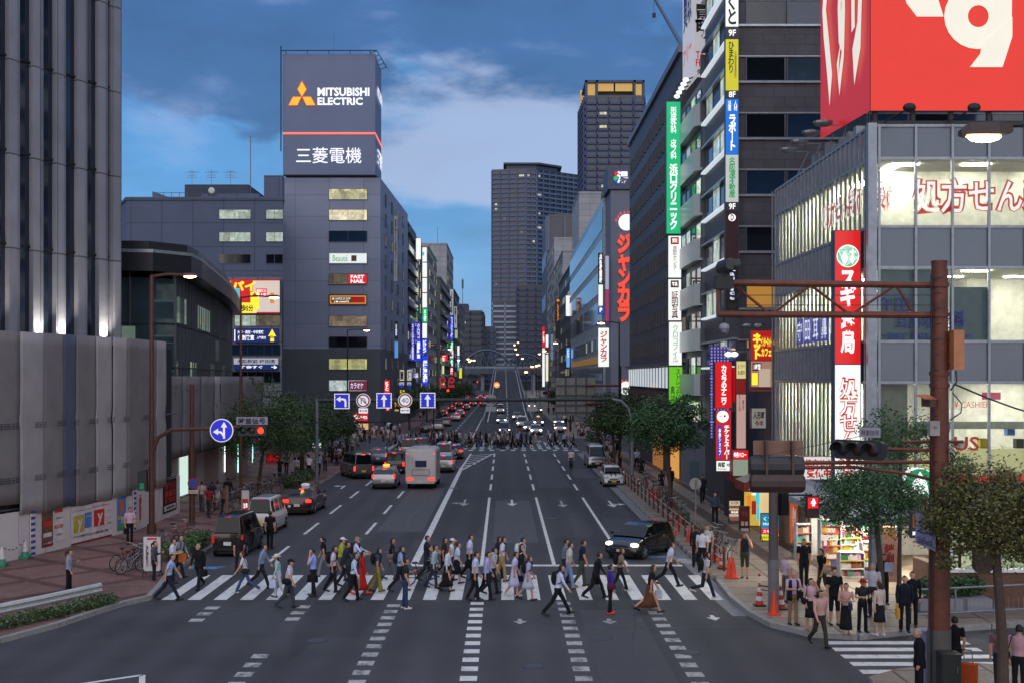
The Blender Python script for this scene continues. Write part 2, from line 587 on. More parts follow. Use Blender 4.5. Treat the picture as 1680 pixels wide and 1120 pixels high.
# ================================================================ SETTING: ground, road, pavements, markings
def ground_mat(key,col,rough,kind):
 m=bpy.data.materials.new(key)
 m.use_nodes=True
 t=m.node_tree
 b=t.nodes['Principled BSDF']
 c=lin(col)
 tc=N(t,'ShaderNodeTexCoord')
 obj=tc.outputs['Object']
 n1=N(t,'ShaderNodeTexNoise')
 n1.inputs['Scale'].default_value=.22
 n1.inputs['Detail'].default_value=8
 n1.inputs['Roughness'].default_value=.68
 t.links.new(obj,n1.inputs['Vector'])
 n2=N(t,'ShaderNodeTexNoise')
 n2.inputs['Scale'].default_value=34
 n2.inputs['Detail'].default_value=3
 t.links.new(obj,n2.inputs['Vector'])
 r1=ramp(t,[(.3,tint(c,.72)),(.5,c),(.72,tint(c,1.3))])
 t.links.new(n1.outputs[0],r1.inputs[0])
 r2=ramp(t,[(.3,.78),(.7,1.2)])
 t.links.new(n2.outputs[0],r2.inputs[0])
 colour=mixc(t,1.0,r1.outputs[0],r2.outputs[0],'MULTIPLY')
 sp=N(t,'ShaderNodeSeparateXYZ')
 t.links.new(obj,sp.inputs[0])
 if kind=='asphalt':
 # tyre-polished wheel tracks along the lanes and a few resurfaced strips
  wv=N(t,'ShaderNodeTexWave',bands_direction='X')
  wv.inputs['Scale'].default_value=.205
  wv.inputs['Distortion'].default_value=1.2
  wv.inputs['Detail'].default_value=3
  wv.inputs['Detail Scale'].default_value=.3
  t.links.new(obj,wv.inputs['Vector'])
  r3=ramp(t,[(.0,.9),(1,1.1)])
  t.links.new(wv.outputs[0],r3.inputs[0])
  colour=mixc(t,1.0,colour,r3.outputs[0],'MULTIPLY')
  mp=N(t,'ShaderNodeMapping')
  mp.inputs['Scale'].default_value=(.33,.045,1)
  t.links.new(obj,mp.inputs[0])
  vo=N(t,'ShaderNodeTexVoronoi',distance='CHEBYCHEV')
  vo.inputs['Scale'].default_value=1
  t.links.new(mp.outputs[0],vo.inputs['Vector'])
  s2=N(t,'ShaderNodeSeparateColor')
  t.links.new(vo.outputs['Color'],s2.inputs[0])
  r4=ramp(t,[(.0,.84),(.25,1.0),(.8,1.0),(.95,1.12)],'CONSTANT')
  t.links.new(s2.outputs[0],r4.inputs[0])
  colour=mixc(t,1.0,colour,r4.outputs[0],'MULTIPLY')
 elif kind=='slabs':
  br=N(t,'ShaderNodeTexBrick')
  br.offset=.0
  br.inputs['Color1'].default_value=(1,1,1,1)
  br.inputs['Color2'].default_value=(.82,.8,.78,1)
  br.inputs['Mortar'].default_value=(.32,.3,.29,1)
  br.inputs['Scale'].default_value=1
  br.inputs['Mortar Size'].default_value=.045
  br.inputs['Brick Width'].default_value=2.6
  br.inputs['Row Height'].default_value=1.35
  t.links.new(obj,br.inputs['Vector'])
  colour=mixc(t,1.0,colour,br.outputs[0],'MULTIPLY')
  b2=N(t,'ShaderNodeTexBrick')
  b2.inputs['Color1'].default_value=(1,1,1,1)
  b2.inputs['Color2'].default_value=(.86,.85,.84,1)
  b2.inputs['Mortar'].default_value=(.7,.7,.7,1)
  b2.inputs['Scale'].default_value=1
  b2.inputs['Mortar Size'].default_value=.008
  b2.inputs['Brick Width'].default_value=.3
  b2.inputs['Row Height'].default_value=.3
  b2.offset=0
  t.links.new(obj,b2.inputs['Vector'])
  colour=mixc(t,1.0,colour,b2.outputs[0],'MULTIPLY')
 elif kind=='diamond':
  mp=N(t,'ShaderNodeMapping')
  mp.inputs['Rotation'].default_value=(0,0,R(38))
  t.links.new(obj,mp.inputs[0])
  br=N(t,'ShaderNodeTexBrick')
  br.offset=0
  br.inputs['Color1'].default_value=(1,1,1,1)
  br.inputs['Color2'].default_value=(.82,.8,.8,1)
  br.inputs['Mortar'].default_value=(.42,.36,.36,1)
  br.inputs['Scale'].default_value=1
  br.inputs['Mortar Size'].default_value=.24
  br.inputs['Brick Width'].default_value=3.0
  br.inputs['Row Height'].default_value=3.0
  t.links.new(mp.outputs[0],br.inputs['Vector'])
  colour=mixc(t,.85,colour,br.outputs[0],'MULTIPLY')
  b2=N(t,'ShaderNodeTexBrick')
  b2.offset=.5
  b2.inputs['Color1'].default_value=(1,1,1,1)
  b2.inputs['Color2'].default_value=(.8,.78,.78,1)
  b2.inputs['Mortar'].default_value=(.72,.72,.72,1)
  b2.inputs['Scale'].default_value=1
  b2.inputs['Mortar Size'].default_value=.01
  b2.inputs['Brick Width'].default_value=.3
  b2.inputs['Row Height'].default_value=.3
  t.links.new(obj,b2.inputs['Vector'])
  colour=mixc(t,1.0,colour,b2.outputs[0],'MULTIPLY')
 t.links.new(colour,b.inputs['Base Color'])
 b.inputs['Specular IOR Level'].default_value=.3
 rr=ramp(t,[(.3,rough-.1),(.7,rough+.1)])
 t.links.new(n1.outputs[0],rr.inputs[0])
 t.links.new(rr.outputs[0],b.inputs['Roughness'])
 bn=N(t,'ShaderNodeBump')
 bn.inputs['Strength'].default_value=.25
 bn.inputs['Distance'].default_value=.02
 t.links.new(n2.outputs[0],bn.inputs['Height'])
 t.links.new(bn.outputs[0],b.inputs['Normal'])
 MATS[key]=m
 return m
ASPH=ground_mat('asphalt','434346',.76,'asphalt')
SLAB=ground_mat('beige paving slabs','938678',.6,'slabs')
PAVEL=ground_mat('reddish brown paving','86665e',.6,'diamond')
KERB=mat('kerb granite','8b8884',.7,var=.2,scale=5)
def worn_paint(key,col,wear=.42):
 m=bpy.data.materials.new(key)
 m.use_nodes=True
 t=m.node_tree
 b=t.nodes['Principled BSDF']
 tc=N(t,'ShaderNodeTexCoord')
 n1=N(t,'ShaderNodeTexNoise')
 n1.inputs['Scale'].default_value=3.2
 n1.inputs['Detail'].default_value=9
 n1.inputs['Roughness'].default_value=.72
 mp=N(t,'ShaderNodeMapping')
 mp.inputs['Scale'].default_value=(1,.55,1)
 t.links.new(tc.outputs['Object'],mp.inputs[0])
 t.links.new(mp.outputs[0],n1.inputs['Vector'])
 c=lin(col)
 r=ramp(t,[(wear-.08,lin('55545a')),(wear,tint(c,.7)),(wear+.12,c)])
 t.links.new(n1.outputs[0],r.inputs[0])
 t.links.new(r.outputs[0],b.inputs['Base Color'])
 b.inputs['Roughness'].default_value=.6
 MATS[key]=m
 return m
PAINT=worn_paint('worn white road paint','d6d4d0',.38)
PAINTW=worn_paint('badly worn road paint','b4b2ae',.47)
PAINTB=worn_paint('worn blue road paint','4f7fb5',.42)
mb=MB()
mb.quad((-900,-120,0),(900,-120,0),(900,3000,0),(-900,3000,0),ASPH)
struct(mb.build('road'))
def pavement(name,pts,material,z=.15,kerb=True):
 mb=MB()
 mb.prism(pts,0.0,z,KERB,bottom=False,topmat=material)
 o=struct(mb.build(name))
 return o
LEFT_KERB=[(-13.7,122),(-13.65,60),(-13.55,47),(-13.0,43.6),(-12.75,41.6),(-13.3,40.6),(-13.8,38.9),(-14.3,37.0),(-15.2,34.8),(-18,31),(-40,16)]
pavement('pavement',LEFT_KERB+[(-70,16),(-70,122)],PAVEL)
RIGHT_KERB=[(8.35,122),(8.35,45),(8.2,41.4),(8.3,38.8),(8.6,37.1),(9.5,35.7),(10.8,35.3),(12.5,36.0),(17,37.3),(60,49)]
pavement('pavement',list(reversed(RIGHT_KERB+[(60,122)])),SLAB)
pavement('pavement',[(9.6,30.4),(9.3,28),(9.3,-20),(60,-20),(60,42),(17.2,30.6),(12.8,31.9),(10.6,31.2)],SLAB)
pavement('pavement',[(-13.7,152),(-70,152),(-70,900),(-13.7,900)],PAVEL)
pavement('pavement',[(8.6,152),(8.6,900),(70,900),(70,152)],SLAB)
# kerb stones along both sides, a gutter strip beside them
mb=MB()
for kb in(LEFT_KERB[:-1],RIGHT_KERB[:-1]):
 s=-1 if kb is not LEFT_KERB[:-1]else 1
 for(x0,y0),(x1,y1)in zip(kb,kb[1:]):
  n=max(1,int(math.hypot(x1-x0,y1-y0)/1.2))
  for k in range(n):
   a,b=k/n,(k+1)/n-.012
   ax,ay,bx,by=x0+(x1-x0)*a,y0+(y1-y0)*a,x0+(x1-x0)*b,y0+(y1-y0)*b
   L=math.hypot(bx-ax,by-ay)
   if L<.05:
    continue
   mb.obox(((ax+bx)/2,(ay+by)/2,.08),(L,.2,.165),math.atan2(by-ay,bx-ax),KERB)
struct(mb.build('kerb'))
mb=MB()
GUT=mat('concrete gutter','77777a',.7)
for kb,s in((RIGHT_KERB[:4],-1),):
 for(x0,y0),(x1,y1)in zip(kb,kb[1:]):
  mb.poly([(x0-.1,y0,.004),(x0-.62,y0,.004),(x1-.62,y1,.004),(x1-.1,y1,.004)],GUT)
struct(mb.build('road_gutter'))
# dark band of small stones in front of the right-hand shops, tactile line
mb=MB()
BAND=ground_mat('dark reddish paving band','5d4a44',.55,'slabs')
mb.box(11.15,11.9,41,121,.15,.154,BAND)
mb.box(12.9,13.4,46,121,.15,.154,BAND)
struct(mb.build('pavement_band'))
# -------- painted markings (sheets 4 mm above the road)
def strip(mb,x0,y0,x1,y1,w,material,z=.006):
 dx,dy=x1-x0,y1-y0
 L=math.hypot(dx,dy)
 nx,ny=-dy/L*w/2,dx/L*w/2
 mb.quad((x0-nx,y0-ny,z),(x1-nx,y1-ny,z),(x1+nx,y1+ny,z),(x0+nx,y0+ny,z),material)
mb=MB()
for i in range(22):
 x=-12.3+i*.94
 if x>7.7:
  break
 mb.quad((x,41.6,.006),(x+.47,41.6,.006),(x+.47,46.8,.006),(x,46.8,.006),PAINT)
struct(mb.build('zebra_marking'))
mb=MB()
for i in range(9):
 y=35.1-i*.86
 mb.quad((9.7,y-.43,.006),(14.0,y-.43,.006),(14.0,y,.006),(9.7,y,.006),PAINT)
struct(mb.build('zebra_marking'))
mb=MB()
mb.quad((-3.9,49.0,.006),(7.6,49.0,.006),(7.6,49.42,.006),(-3.9,49.42,.006),PAINT)
LX=(-.93,2.16,5.25)
for x in LX:
 strip(mb,x,49.4,x,77,.16,PAINT)
 y=82
 while y<121:
  strip(mb,x,y,x,y+4.6,.16,PAINT)
  y+=8.6
for x in(-7.0,-10.15):
 y=50.2
 while y<121:
  strip(mb,x,y,x,y+4.6,.16,PAINT)
  y+=8.8
strip(mb,-3.82,49.4,-3.7,102,.32,PAINT)
strip(mb,-3.7,102,-3.4,121,.2,PAINT)
strip(mb,-3.55,100,-1.1,121,.2,PAINT)
for k in range(6):
 y=104.5+k*2.8
 w=(y-100)/21*2.45
 strip(mb,-3.55,y-.4,-3.55+w+.35,y+1.9,.32,PAINT)
mb.quad((7.75,49.6,.006),(8.2,49.6,.006),(8.2,51,.006),(7.4,51.2,.006),PAINTW)
# beyond the far crossing
for x in(-7.1,-10.2):
 strip(mb,x,152,x,470,.15,PAINT)if x<-10 else None
 y=154
 while y<460:
  strip(mb,x,y,x,y+4.6,.17,PAINT)
  y+=9
strip(mb,-4.1,152,-4.1,460,.17,PAINT)
struct(mb.build('lane_marking'))
mb=MB()
for x,y0,m in((-.93,41.2,PAINT),(2.13,41.2,PAINTW),(5.15,40.6,PAINTW),(-3.85,40.8,PAINTW),(-6.98,40.6,PAINTW),(-10.1,40.4,PAINTW)):
 y=y0
 while y>17:
  if not(-12<x<-9 and y<38)and not(x==-6.98 and 33.5<y<38):
   mb.quad((x-.23,y-.5,.006),(x+.23,y-.5,.006),(x+.23,y,.006),(x-.23,y,.006),m)
  y-=1.02
struct(mb.build('guide_marking'))
mb=MB()
def arrow(mb,cx,cy,kind,material,rz=0.0,k=1.0):
 def q(*pts):
  ca,sa=math.cos(rz),math.sin(rz)
  mb.poly([(cx+(x*ca-y*sa)*k,cy+(x*sa+y*ca)*k,.006)for x,y in pts],material)
 q((-.09,-2.3),(.09,-2.3),(.09,.6),(-.09,.6))
 if 's' in kind:
  q((-.42,.6),(.42,.6),(0,2.3))
 if 'l' in kind:
  q((-.55,.1),(-.09,-.2),(-.09,.25),(-.55,.5))
  q((-.55,-.35),(-.55,.95),(-1.1,.2))
 if 'r' in kind:
  q((.55,.1),(.09,-.2),(.09,.25),(.55,.5))
  q((.55,-.35),(.55,.95),(1.1,.2))
# oncoming lanes: arrows point to the camera; the left lanes' arrows point away
for(px,py,kd,m,a)in((1003,826,'sl',PAINT,180),(922,826,'s',PAINTW,180),(840,824,'s',PAINT,180),(762,824,'sr',PAINTW,180),(565,797,'l',PAINT,0),(1170,1012,'s',PAINT,180),(853,
1018,'s',PAINTW,180),(1000,1018,'s',PAINTW,180)):
 x,y=G(px,py)
 if py>900:
  ca,sa=math.cos(R(a)),math.sin(R(a))
  mb.poly([(x+u*ca-v*sa,y+u*sa+v*ca,.006)for u,v in((-.06,-.35),(.06,-.35),(.08,.0),(.24,.03),(.0,.5),(-.24,.03),(-.08,.0))],m)
 else:
  arrow(mb,x,y,kd,m,R(a),.8)
strip(mb,-11.6,29.8,-9.7,31.1,.16,PAINT)
strip(mb,-9.7,31.1,-8.6,27.5,.16,PAINT)
struct(mb.build('arrow_marking'))
mb=MB()
for x0,x1,y in((6.35,8.0,51.3),(-13.2,-11.7,48.4)):
 mb.poly([(x0,y,.006),(x1-.3,y-.15,.006),(x1,y+.6,.006),(x0+.5,y+.5,.006),(x0-.1,y+1.0,.006)],PAINTB)
struct(mb.build('bicycle_marking'))
mb=MB()
for y in(126,144.5):
 x=-13
 while x<8.2:
  mb.quad((x,y,.006),(x+.5,y,.006),(x+.5,y+1.2,.006),(x,y+1.2,.006),PAINT)
  x+=1.15
x=-13
while x<8.2:
 mb.quad((x,128.5,.006),(x+.47,128.5,.006),(x+.47,143,.006),(x,143,.006),PAINTW)
 x+=.94
struct(mb.build('zebra_marking'))
# tar seams and repair patches in the asphalt
TAR=mat('tar seam','2a2a2e',.35,var=.3,scale=8)
mb=MB()
rd=random.Random(5)
for(x,y,dx,dy,n_)in((.7,52,-.1,3.4,9),(3.7,33,.0,2.4,8),(3.4,56,.12,3.2,8),(-5.2,52,.05,3.6,9),(1.2,37.4,1.7,-.12,5),(-8.6,54,0,3.5,6)):
 for k in range(n_):
  x2,y2=x+dx+rd.uniform(-.35,.35),y+dy+rd.uniform(-.3,.3)
  strip(mb,x,y,x2,y2,rd.uniform(.015,.035),TAR,z=.0045)
  x,y=x2,y2
struct(mb.build('road_crack_marking'))
mb=MB()
PATCH=[mat('asphalt patch dark','3c3c40',.7,var=.15,scale=3,bump=.2),mat('asphalt patch pale','4b4b4f',.75,var=.15,scale=3,bump=.2)]
for(x0,y0,x1,y1,k)in((-9.8,36,-7.3,40.2,0),(2.6,30,4.6,39.8,0),(-.5,56,1.7,75,1),(5.6,53,7.2,66,0),(-6.6,60,-4.2,84,1),(2.6,84,4.9,112,0),(5.7,92,7.4,101,1),(-9.8,90,-7.4,
96,0)):
 mb.quad((x0,y0,.0025),(x1,y0,.0025),(x1,y1,.0025),(x0,y1,.0025),PATCH[k])
struct(mb.build('road_patch_surface'))
mb=MB()
for(px,py,r)in((560,935,.36),(745,800,.36),(905,850,.36),(1130,1070,.33),(985,1046,.36),(875,1092,.33),(640,905,.33),(1085,930,.3),(520,1050,.34)):
 x,y=G(px,py)
 mb.cyl((x,y,.002),(x,y,.008),r,mat('iron manhole','48484c',.5,.6),n=24)
 mb.cyl((x,y,.004),(x,y,.0095),r*.78,mat('iron manhole inner','56565a',.5,.6),n=24)
o=struct(mb.build('road_manhole_marking'))
# ================================================================ BUILDINGS
CONC=mat('concrete wall','8a8b90',.75,var=.12,scale=.25,tile=(3.2,3.1),tilecol='b8b8b8')
NAVYW=mat('dark blue grey wall','566078',.7,var=.12,scale=.2,tile=(4.0,3.1),tilecol='c6c6c6')
STONE=mat('pale stone panel','8a8a92',.65,var=.14,scale=.5,tile=(1.6,4.9),tilecol='8a8a8a')
TILED=mat('dark tile wall','47454b',.5,var=.2,scale=.8,tile=(1.2,.6,.5),tilecol='9a9a9a')
FRAMEM=mat('aluminium frame','5b626b',.4,.6)
ROOFM=mat('roof grey','55575c',.8)
LITW=room('lit office window warm','e6dfae',.85)
LITC=room('lit office window cool','cfe0d0',.75)
LITD=room('dim lit window','b8a888',.28)
def prism_building(name,label,pts,z1,wall,z0=0.0,parapet=.6,cat='building',group=None):
 c=(sum(p[0]for p in pts)/len(pts),sum(p[1]for p in pts)/len(pts))
 b=thing(name,label,cat,(c[0],c[1],0),group=group)
 mb=MB()
 mb.prism(pts,z0,z1,wall,topmat=ROOFM)
 mb.build('wall',b)
 if parapet:
  mb=MB()
  n=len(pts)
  for i in range(n):
   (xa,ya),(xb,yb)=pts[i],pts[(i+1)%n]
   L=math.hypot(xb-xa,yb-ya)
   mb.obox(((xa+xb)/2,(ya+yb)/2,z1+parapet/2-.05),(L+.12,.3,parapet),math.atan2(yb-ya,xb-xa),wall)
  mb.build('parapet',b)
 return b
# ---- left: tall hall with stone pilasters, uplights
p0,p1=Vector((-29.1,53.2)),Vector((-22.5,67.7))
d=(p1-p0).normalized()
nrm=Vector((d.y,-d.x))
rzf=math.atan2(d.y,d.x)
back=-nrm*30
b=thing('tower_building','tall pale stone tower with vertical fins and dark glass strips behind the scaffold sheets','building',(-26,60,0))
mb=MB()
mb.prism([tuple(p0),tuple(p1),tuple(p1+back),tuple(p0+back)],0,62,darkglass('tower strip glass','1c2334',.08))
mb.build('wall',b)
L=(p1-p0).length
n=10
bay=L/n
UPL=[]
for i in range(n+1):
 q=p0+d*(i*bay)
 mb=MB()
 w=.62
 qq=q if i<n else q-d*.35
 c=qq+nrm*.15
 mb.obox((c.x,c.y,31),(w-.08,.3,62),rzf,STONE)
 c=qq+d*(.42 if i<n else-.35)+nrm*.08
 mb.obox((c.x,c.y,31),(.26,.18,61.9),rzf,mat('pale stone rib','7c7c84',.6,var=.14,scale=.5,tile=(1.6,4.9),tilecol='8a8a8a'))
 mb.build('pilaster',b)
 if i in(3,4,6,7,9):
  UPL.append(qq+d*.2+nrm*.75)
mb=MB()
for k in range(12):
 z=10+4.9*k
 c=p0+d*(L/2)+nrm*.03
 mb.obox((c.x,c.y,z),(L,.14,.12),rzf,DARKMETAL)
mb.build('floor_band',b)
for q in UPL:
 t=thing('uplight','small uplight washing a pilaster of the tall stone tower','lamp',(q.x,q.y,9.6),group='uplights at the foot of the stone pilasters')
 mb=MB()
 mb.box(q.x-.12,q.x+.12,q.y-.1,q.y+.1,9.4,9.6,BLACK)
 mb.box(q.x-.1,q.x+.1,q.y-.08,q.y+.08,9.6,9.62,emit('uplight glow','fff4d8',8))
 mb.build('lamp_body',t)
 ld=bpy.data.lights.new('uplight_bulb','SPOT')
 ld.energy=1100
 ld.color=(1,.93,.78)
 ld.spot_size=R(70)
 ld.spot_blend=1
 ld.shadow_soft_size=.08
 lo=bpy.data.objects.new('uplight_bulb',ld)
 COL.objects.link(lo)
 lo.parent=t
 lo.location=(0,0,.1)
 lo.rotation_euler=Vector((nrm.x*.35,nrm.y*.35,-1)).to_track_quat('Z','Y').to_euler()
# ---- left: scaffold enclosure with hung sheets over white boarding
SH={'d':mat('grey scaffold sheet','787170',.85,var=.16,scale=.7,bump=.1),'l':mat('pale translucent sheet','9c9594',.8,var=.14,scale=.7),'b':mat('blue grey scaffold sheet',
'4e5264',.85,var=.16,scale=.7)}
LINE=[(-22.6,45.5),(-20.95,50.0),(-18.85,59.6),(-18.8,67.0)]
def along(line,px):
 """point of a plan polyline seen at photo column px"""
 k=(px-CX)/F
 for(xa,ya),(xb,yb)in zip(line,line[1:]):
  den=(xb-xa)-k*(yb-ya)
  if abs(den)<1e-9:
   continue
  t=(k*ya-xa)/den
  if-.001<=t<=1.001:
   return Vector((xa+(xb-xa)*t,ya+(yb-ya)*t))
 (xa,ya),(xb,yb)=line[0],line[1]
 den=(xb-xa)-k*(yb-ya)
 t=(k*ya-xa)/den
 return Vector((xa+(xb-xa)*t,ya+(yb-ya)*t))
b=thing('scaffold_enclosure','scaffolding wrapped in grey and pale hanging sheets below the stone tower','scaffolding',(-20,58,0))
cuts=[(-40,30,'d'),(30,70,'l'),(70,102,'d'),(102,122,'b'),(122,155,'d'),(155,181,'l'),(183,206,'l'),(206,246,'d'),(246,254,'d'),(254,270,'l')]
for a,c,k in cuts:
 pa,pb=along(LINE,a),along(LINE,c)
 dd=(pb-pa)
 nn=Vector((dd.y,-dd.x)).normalized()
 mb=MB()
 nu,nv=8,14
 zt,zb=9.95,(2.0 if a>28 else 2.6)
 if 20<a<60:
  zb=2.0
 vs,fs=[],[]
 ph=random.random()*6
 for j in range(nv+1):
  z=zb+(zt-zb)*j/nv
  seam=.05 if j in(7,)else 0
  for i in range(nu+1):
   u=i/nu
   bulge=.02*math.sin(math.pi*u)*(.5+.5*math.sin(z*.9+ph))+.008*math.sin(u*7+z*1.4+ph)+.1
   q=pa+dd*u+nn*(bulge-seam)
   vs.append((q.x,q.y,z+(.05*math.sin(u*3.14+ph)if j==0 else 0)))
 for j in range(nv):
  for i in range(nu):
   q=j*(nu+1)+i
   fs.append((q,q+1,q+nu+2,q+nu+1))
 mb.add(vs,fs,SH[k])
 o=mb.build('sheet',b,smooth=True)
 mod=o.modifiers.new('thick','SOLIDIFY')
 mod.thickness=.02
 if c-a>14:
  mb=MB()
  for zz in(6.3,4.0):
   q=pa+dd*.62+nn*.34
   mb.text('田日田 日目',(q.x,q.y,zz-.4),min(1.1,dd.length*.45),.26,TXK,rz=math.atan2(dd.y,dd.x))
  mb.build('sheet_lettering',o,world=True)
mb=MB()
for q,z in[(along(LINE,px),0)for px in(-30,2,26,52)]:
 mb.cyl((q.x-.4,q.y,0),(q.x-.4,q.y,9.9),.05,STEEL)
for z in(2.3,5.9,9.9):
 pts=[(x+.02,y,z)for x,y in LINE]
 mb.tube([(x-.15,y,z)for x,y in LINE],.045,STEEL,6)
mb.prism([(-22.9,45.5),(-21.3,50.0),(-19.2,59.6),(-19.2,67.0),(-30,70),(-34,48)],2.2,9.6,mat('dark scaffold interior','201f22',.9))
mb.build('scaffold_frame',b)
# white hoarding boards at the foot
BOARD=mat('white hoarding board','c4b9b6',.6,var=.07,scale=.5)
b=thing('hoarding','white boarded site hoarding carrying posters under the hanging sheets','hoarding',(-20,58,0))
mb=MB()
for(xa,ya),(xb,yb)in zip(LINE,LINE[1:]):
 n=max(1,round(math.hypot(xb-xa,yb-ya)/1.8))
 for k in range(n):
  a,c=k/n,(k+1)/n-.006
  ax,ay,bx,by=xa+(xb-xa)*a,ya+(yb-ya)*a,xa+(xb-xa)*c,ya+(yb-ya)*c
  mb.obox(((ax+bx)/2,(ay+by)/2,1.15),(math.hypot(bx-ax,by-ay),.06,2.1),math.atan2(by-ay,bx-ax),BOARD)
mb.build('board_panel',b)
mb=MB()
mb.obox((-19.6,67.05,1.2),(1.7,.1,2.2),0,BOARD)
mb.build('end_panel',b)
def on_line(line,pxa,pxb,off=.06):
 pa,pb=along(line,pxa),along(line,pxb)
 dd=pb-pa
 nn=Vector((dd.y,-dd.x)).normalized()
 return pa+nn*off,pb+nn*off,dd.length,math.atan2(dd.y,dd.x),(pa+pb)/2+nn*off,nn
def hoarding_poster(name,label,pxa,pxb,z0,z1,face,items,line=LINE,cat='poster',off=.05):
 """flat printed sheet on the boards: items = (text, u, v, w, h, material, bold) with u,v,w,h as fractions (v down)"""
 pa,pb,Ln,rz,c,nn=on_line(line,pxa,pxb,off)
 t=thing(name,label,cat,(c.x,c.y,(z0+z1)/2))
 mb=MB()
 mb.obox((c.x,c.y,(z0+z1)/2),(Ln,.012,z1-z0),rz,face)
 mb.build('sheet',t)
 hh=z1-z0
 dirv=(pb-pa)/Ln
 if items:
  mb=MB()
  for it in items:
   s,u,v,w,h,m=it[:6]
   q=pa+dirv*(u*Ln)+nn*.012
   if s is None:
    mb.obox((q.x,q.y,z1-v*hh),(w*Ln,.008,h*hh),rz,m)
   else:
    q=q+nn*.008
    mb.text(s,(q.x,q.y,z1-v*hh),w*Ln,h*hh,m,rz=rz,bold=it[6]if len(it)>6 else .015,vert=len(it)>7,depth=.006)
  mb.build('print',t)
 return t
PW=mat('poster white','c9bfbd',.5)
PR=mat('poster red','c22c22',.5)
PDR=mat('poster dark red','7c1d1a',.5)
PY=mat('poster olive yellow','b39a2e',.5)
PB=mat('poster blue','4a78b8',.5)
PBR=mat('poster brown photo','6a4636',.6,var=.5,scale=4)
PK=mat('poster black','201c1c',.5)
PGN=mat('poster green','3d8f5a',.5)
hoarding_poster('poster','narrow photo poster of a crowd with red bands beside the blue striped post',67,85,.4,1.95,PBR,[(None,.5,.34,.8,.15,PR),(None,.5,.66,.75,.12,PW),(None,
.5,.95,1,.08,PDR),('セール開催中',.5,.9,.8,.06,PW)])
hoarding_poster('poster','white notice sheet with small red blocks and fine print',88,101,.55,2.0,PW,[(None,.5,.06,1,.1,PR),(None,.5,.55,1,.1,PR),('営業中',.5,.55,.7,.07,PW),
('お知らせ',.5,.28,.8,.07,TXK),('ご案内',.5,.8,.8,.06,TXK)])
t=hoarding_poster('advertising_poster','wide white poster with yellow and red rounded squares each holding a white letter y',115,182,.22,2.02,PW,[(None,.5,.0,1,.045,PDR),(None,
.5,1.0,1,.045,PDR),(None,.18,.5,.24,.44,PY),(None,.67,.45,.26,.44,PR),('y',.2,.55,.13,.34,PW,.04),('y',.69,.5,.14,.34,PW,.04),(None,.4,.45,.17,.4,PB),('毎日お得な情報',.4,.35,.15,
.05,PW),('ゴールドがもらえるアプリ',.25,.16,.46,.05,TXK),('激安なら貯まる',.72,.13,.46,.05,PR),('アプリ世界でうれしい世界は新発見',.47,.83,.84,.07,TXK,.025),('ポイント',.93,.3,.1,.06,PR),('カード',.93,.5,.1,.06,PR),
('還元中',.93,.65,.1,.06,PR)])
hoarding_poster('poster','tall colourful poster in blue, orange and green behind the man in pink',191,205,.35,2.0,PB,[(None,.5,.3,.4,.4,mat('poster orange','c8642a',.5)),(None,
.3,.62,.5,.1,PY),(None,.5,.9,1,.16,PGN),('夏祭',.6,.7,.5,.2,PW)])
hoarding_poster('poster','narrow poster with a vertical red column of characters on white boards',224,232,.35,2.05,PW,[('工事期間中営業',.5,.5,.5,.85,PR,.03,1)])
hoarding_poster('poster','dark poster with large red lettering at the end of the white boarding',266,288,.45,2.25,PK,[('日曜大工',.5,.18,.8,.2,PR,.03),('豊富目',.5,.42,.8,.2,PR,.03),
('多数取扱',.5,.63,.8,.18,PR,.03),(None,.5,.86,.85,.16,PW),('営業時間',.5,.86,.6,.09,TXK)])
for pxa,pxb,lb in((47,54,'blue and white striped post at the left end of the white boarding'),(216,220,'thin blue and white striped board behind the man in pink')):
 pa,pb,Ln,rz,c,nn=on_line(LINE,pxa,pxb,.09)
 t=thing('striped_post',lb,'post',(c.x,c.y,0))
 mb=MB()
 mb.obox((c.x,c.y,1.15),(Ln,.05,2.1),rz,PW)
 mb.build('board',t)
 mb=MB()
 for k in range(8):
  z=.2+k*.26
  mb.obox((c.x+nn.x*.03,c.y+nn.y*.03,z+.06),(Ln,.01,.12),rz,mat('stripe blue','2c3f8c',.5))
 mb.build('stripe',t)
# second, set-back hoarding with sheets above a lit walkway
LINE2=[(-19.5,66.4),(-19.6,80),(-19.9,95)]
b=thing('sheeted_scaffold','long grey sheeted scaffold above the lit walkway, lower than the first','scaffolding',(-20.5,80,0))
for a,c in((268,300),(300,330),(330,352),(352,362),(362,398),(398,432)):
 pa,pb=along(LINE2,a),along(LINE2,c)
 dd=pb-pa
 nn=Vector((dd.y,-dd.x)).normalized()
 vs,fs=[],[]
 for j in range(9):
  z=3.2+4.85*j/8
  for i in range(7):
   q=pa+dd*(i/6)+nn*(.03*math.sin(i*1.1+z*1.5+a))
   vs.append((q.x,q.y,z))
 for j in range(8):
  for i in range(6):
   q=j*7+i
   fs.append((q,q+1,q+8,q+7))
 mb=MB()
 mb.add(vs,fs,SH['l']if a==352 else SH['d'])
 o=mb.build('sheet',b,smooth=True)
 o.modifiers.new('thick','SOLIDIFY').thickness=.02
mb=MB()
mb.box(-23.5,-19.75,67.2,95,3.1,8.0,mat('walkway ceiling','5c5452',.8))
mb.build('roof',b)
b=thing('walkway_boarding','pale boarded wall of the site walkway with thin light tubes','hoarding',(-21,80,0))
mb=MB()
for k in range(14):
 y=67.3+k*2
 mb.box(-21.06,-21,y,y+1.97,.15,3.05,mat('pinkish walkway board','a98f88',.6,var=.1)if k%3 else BOARD)
mb.build('board_panel',b)
GLOW=emit('greenish tube glow','a8ffe0',2.2,True)
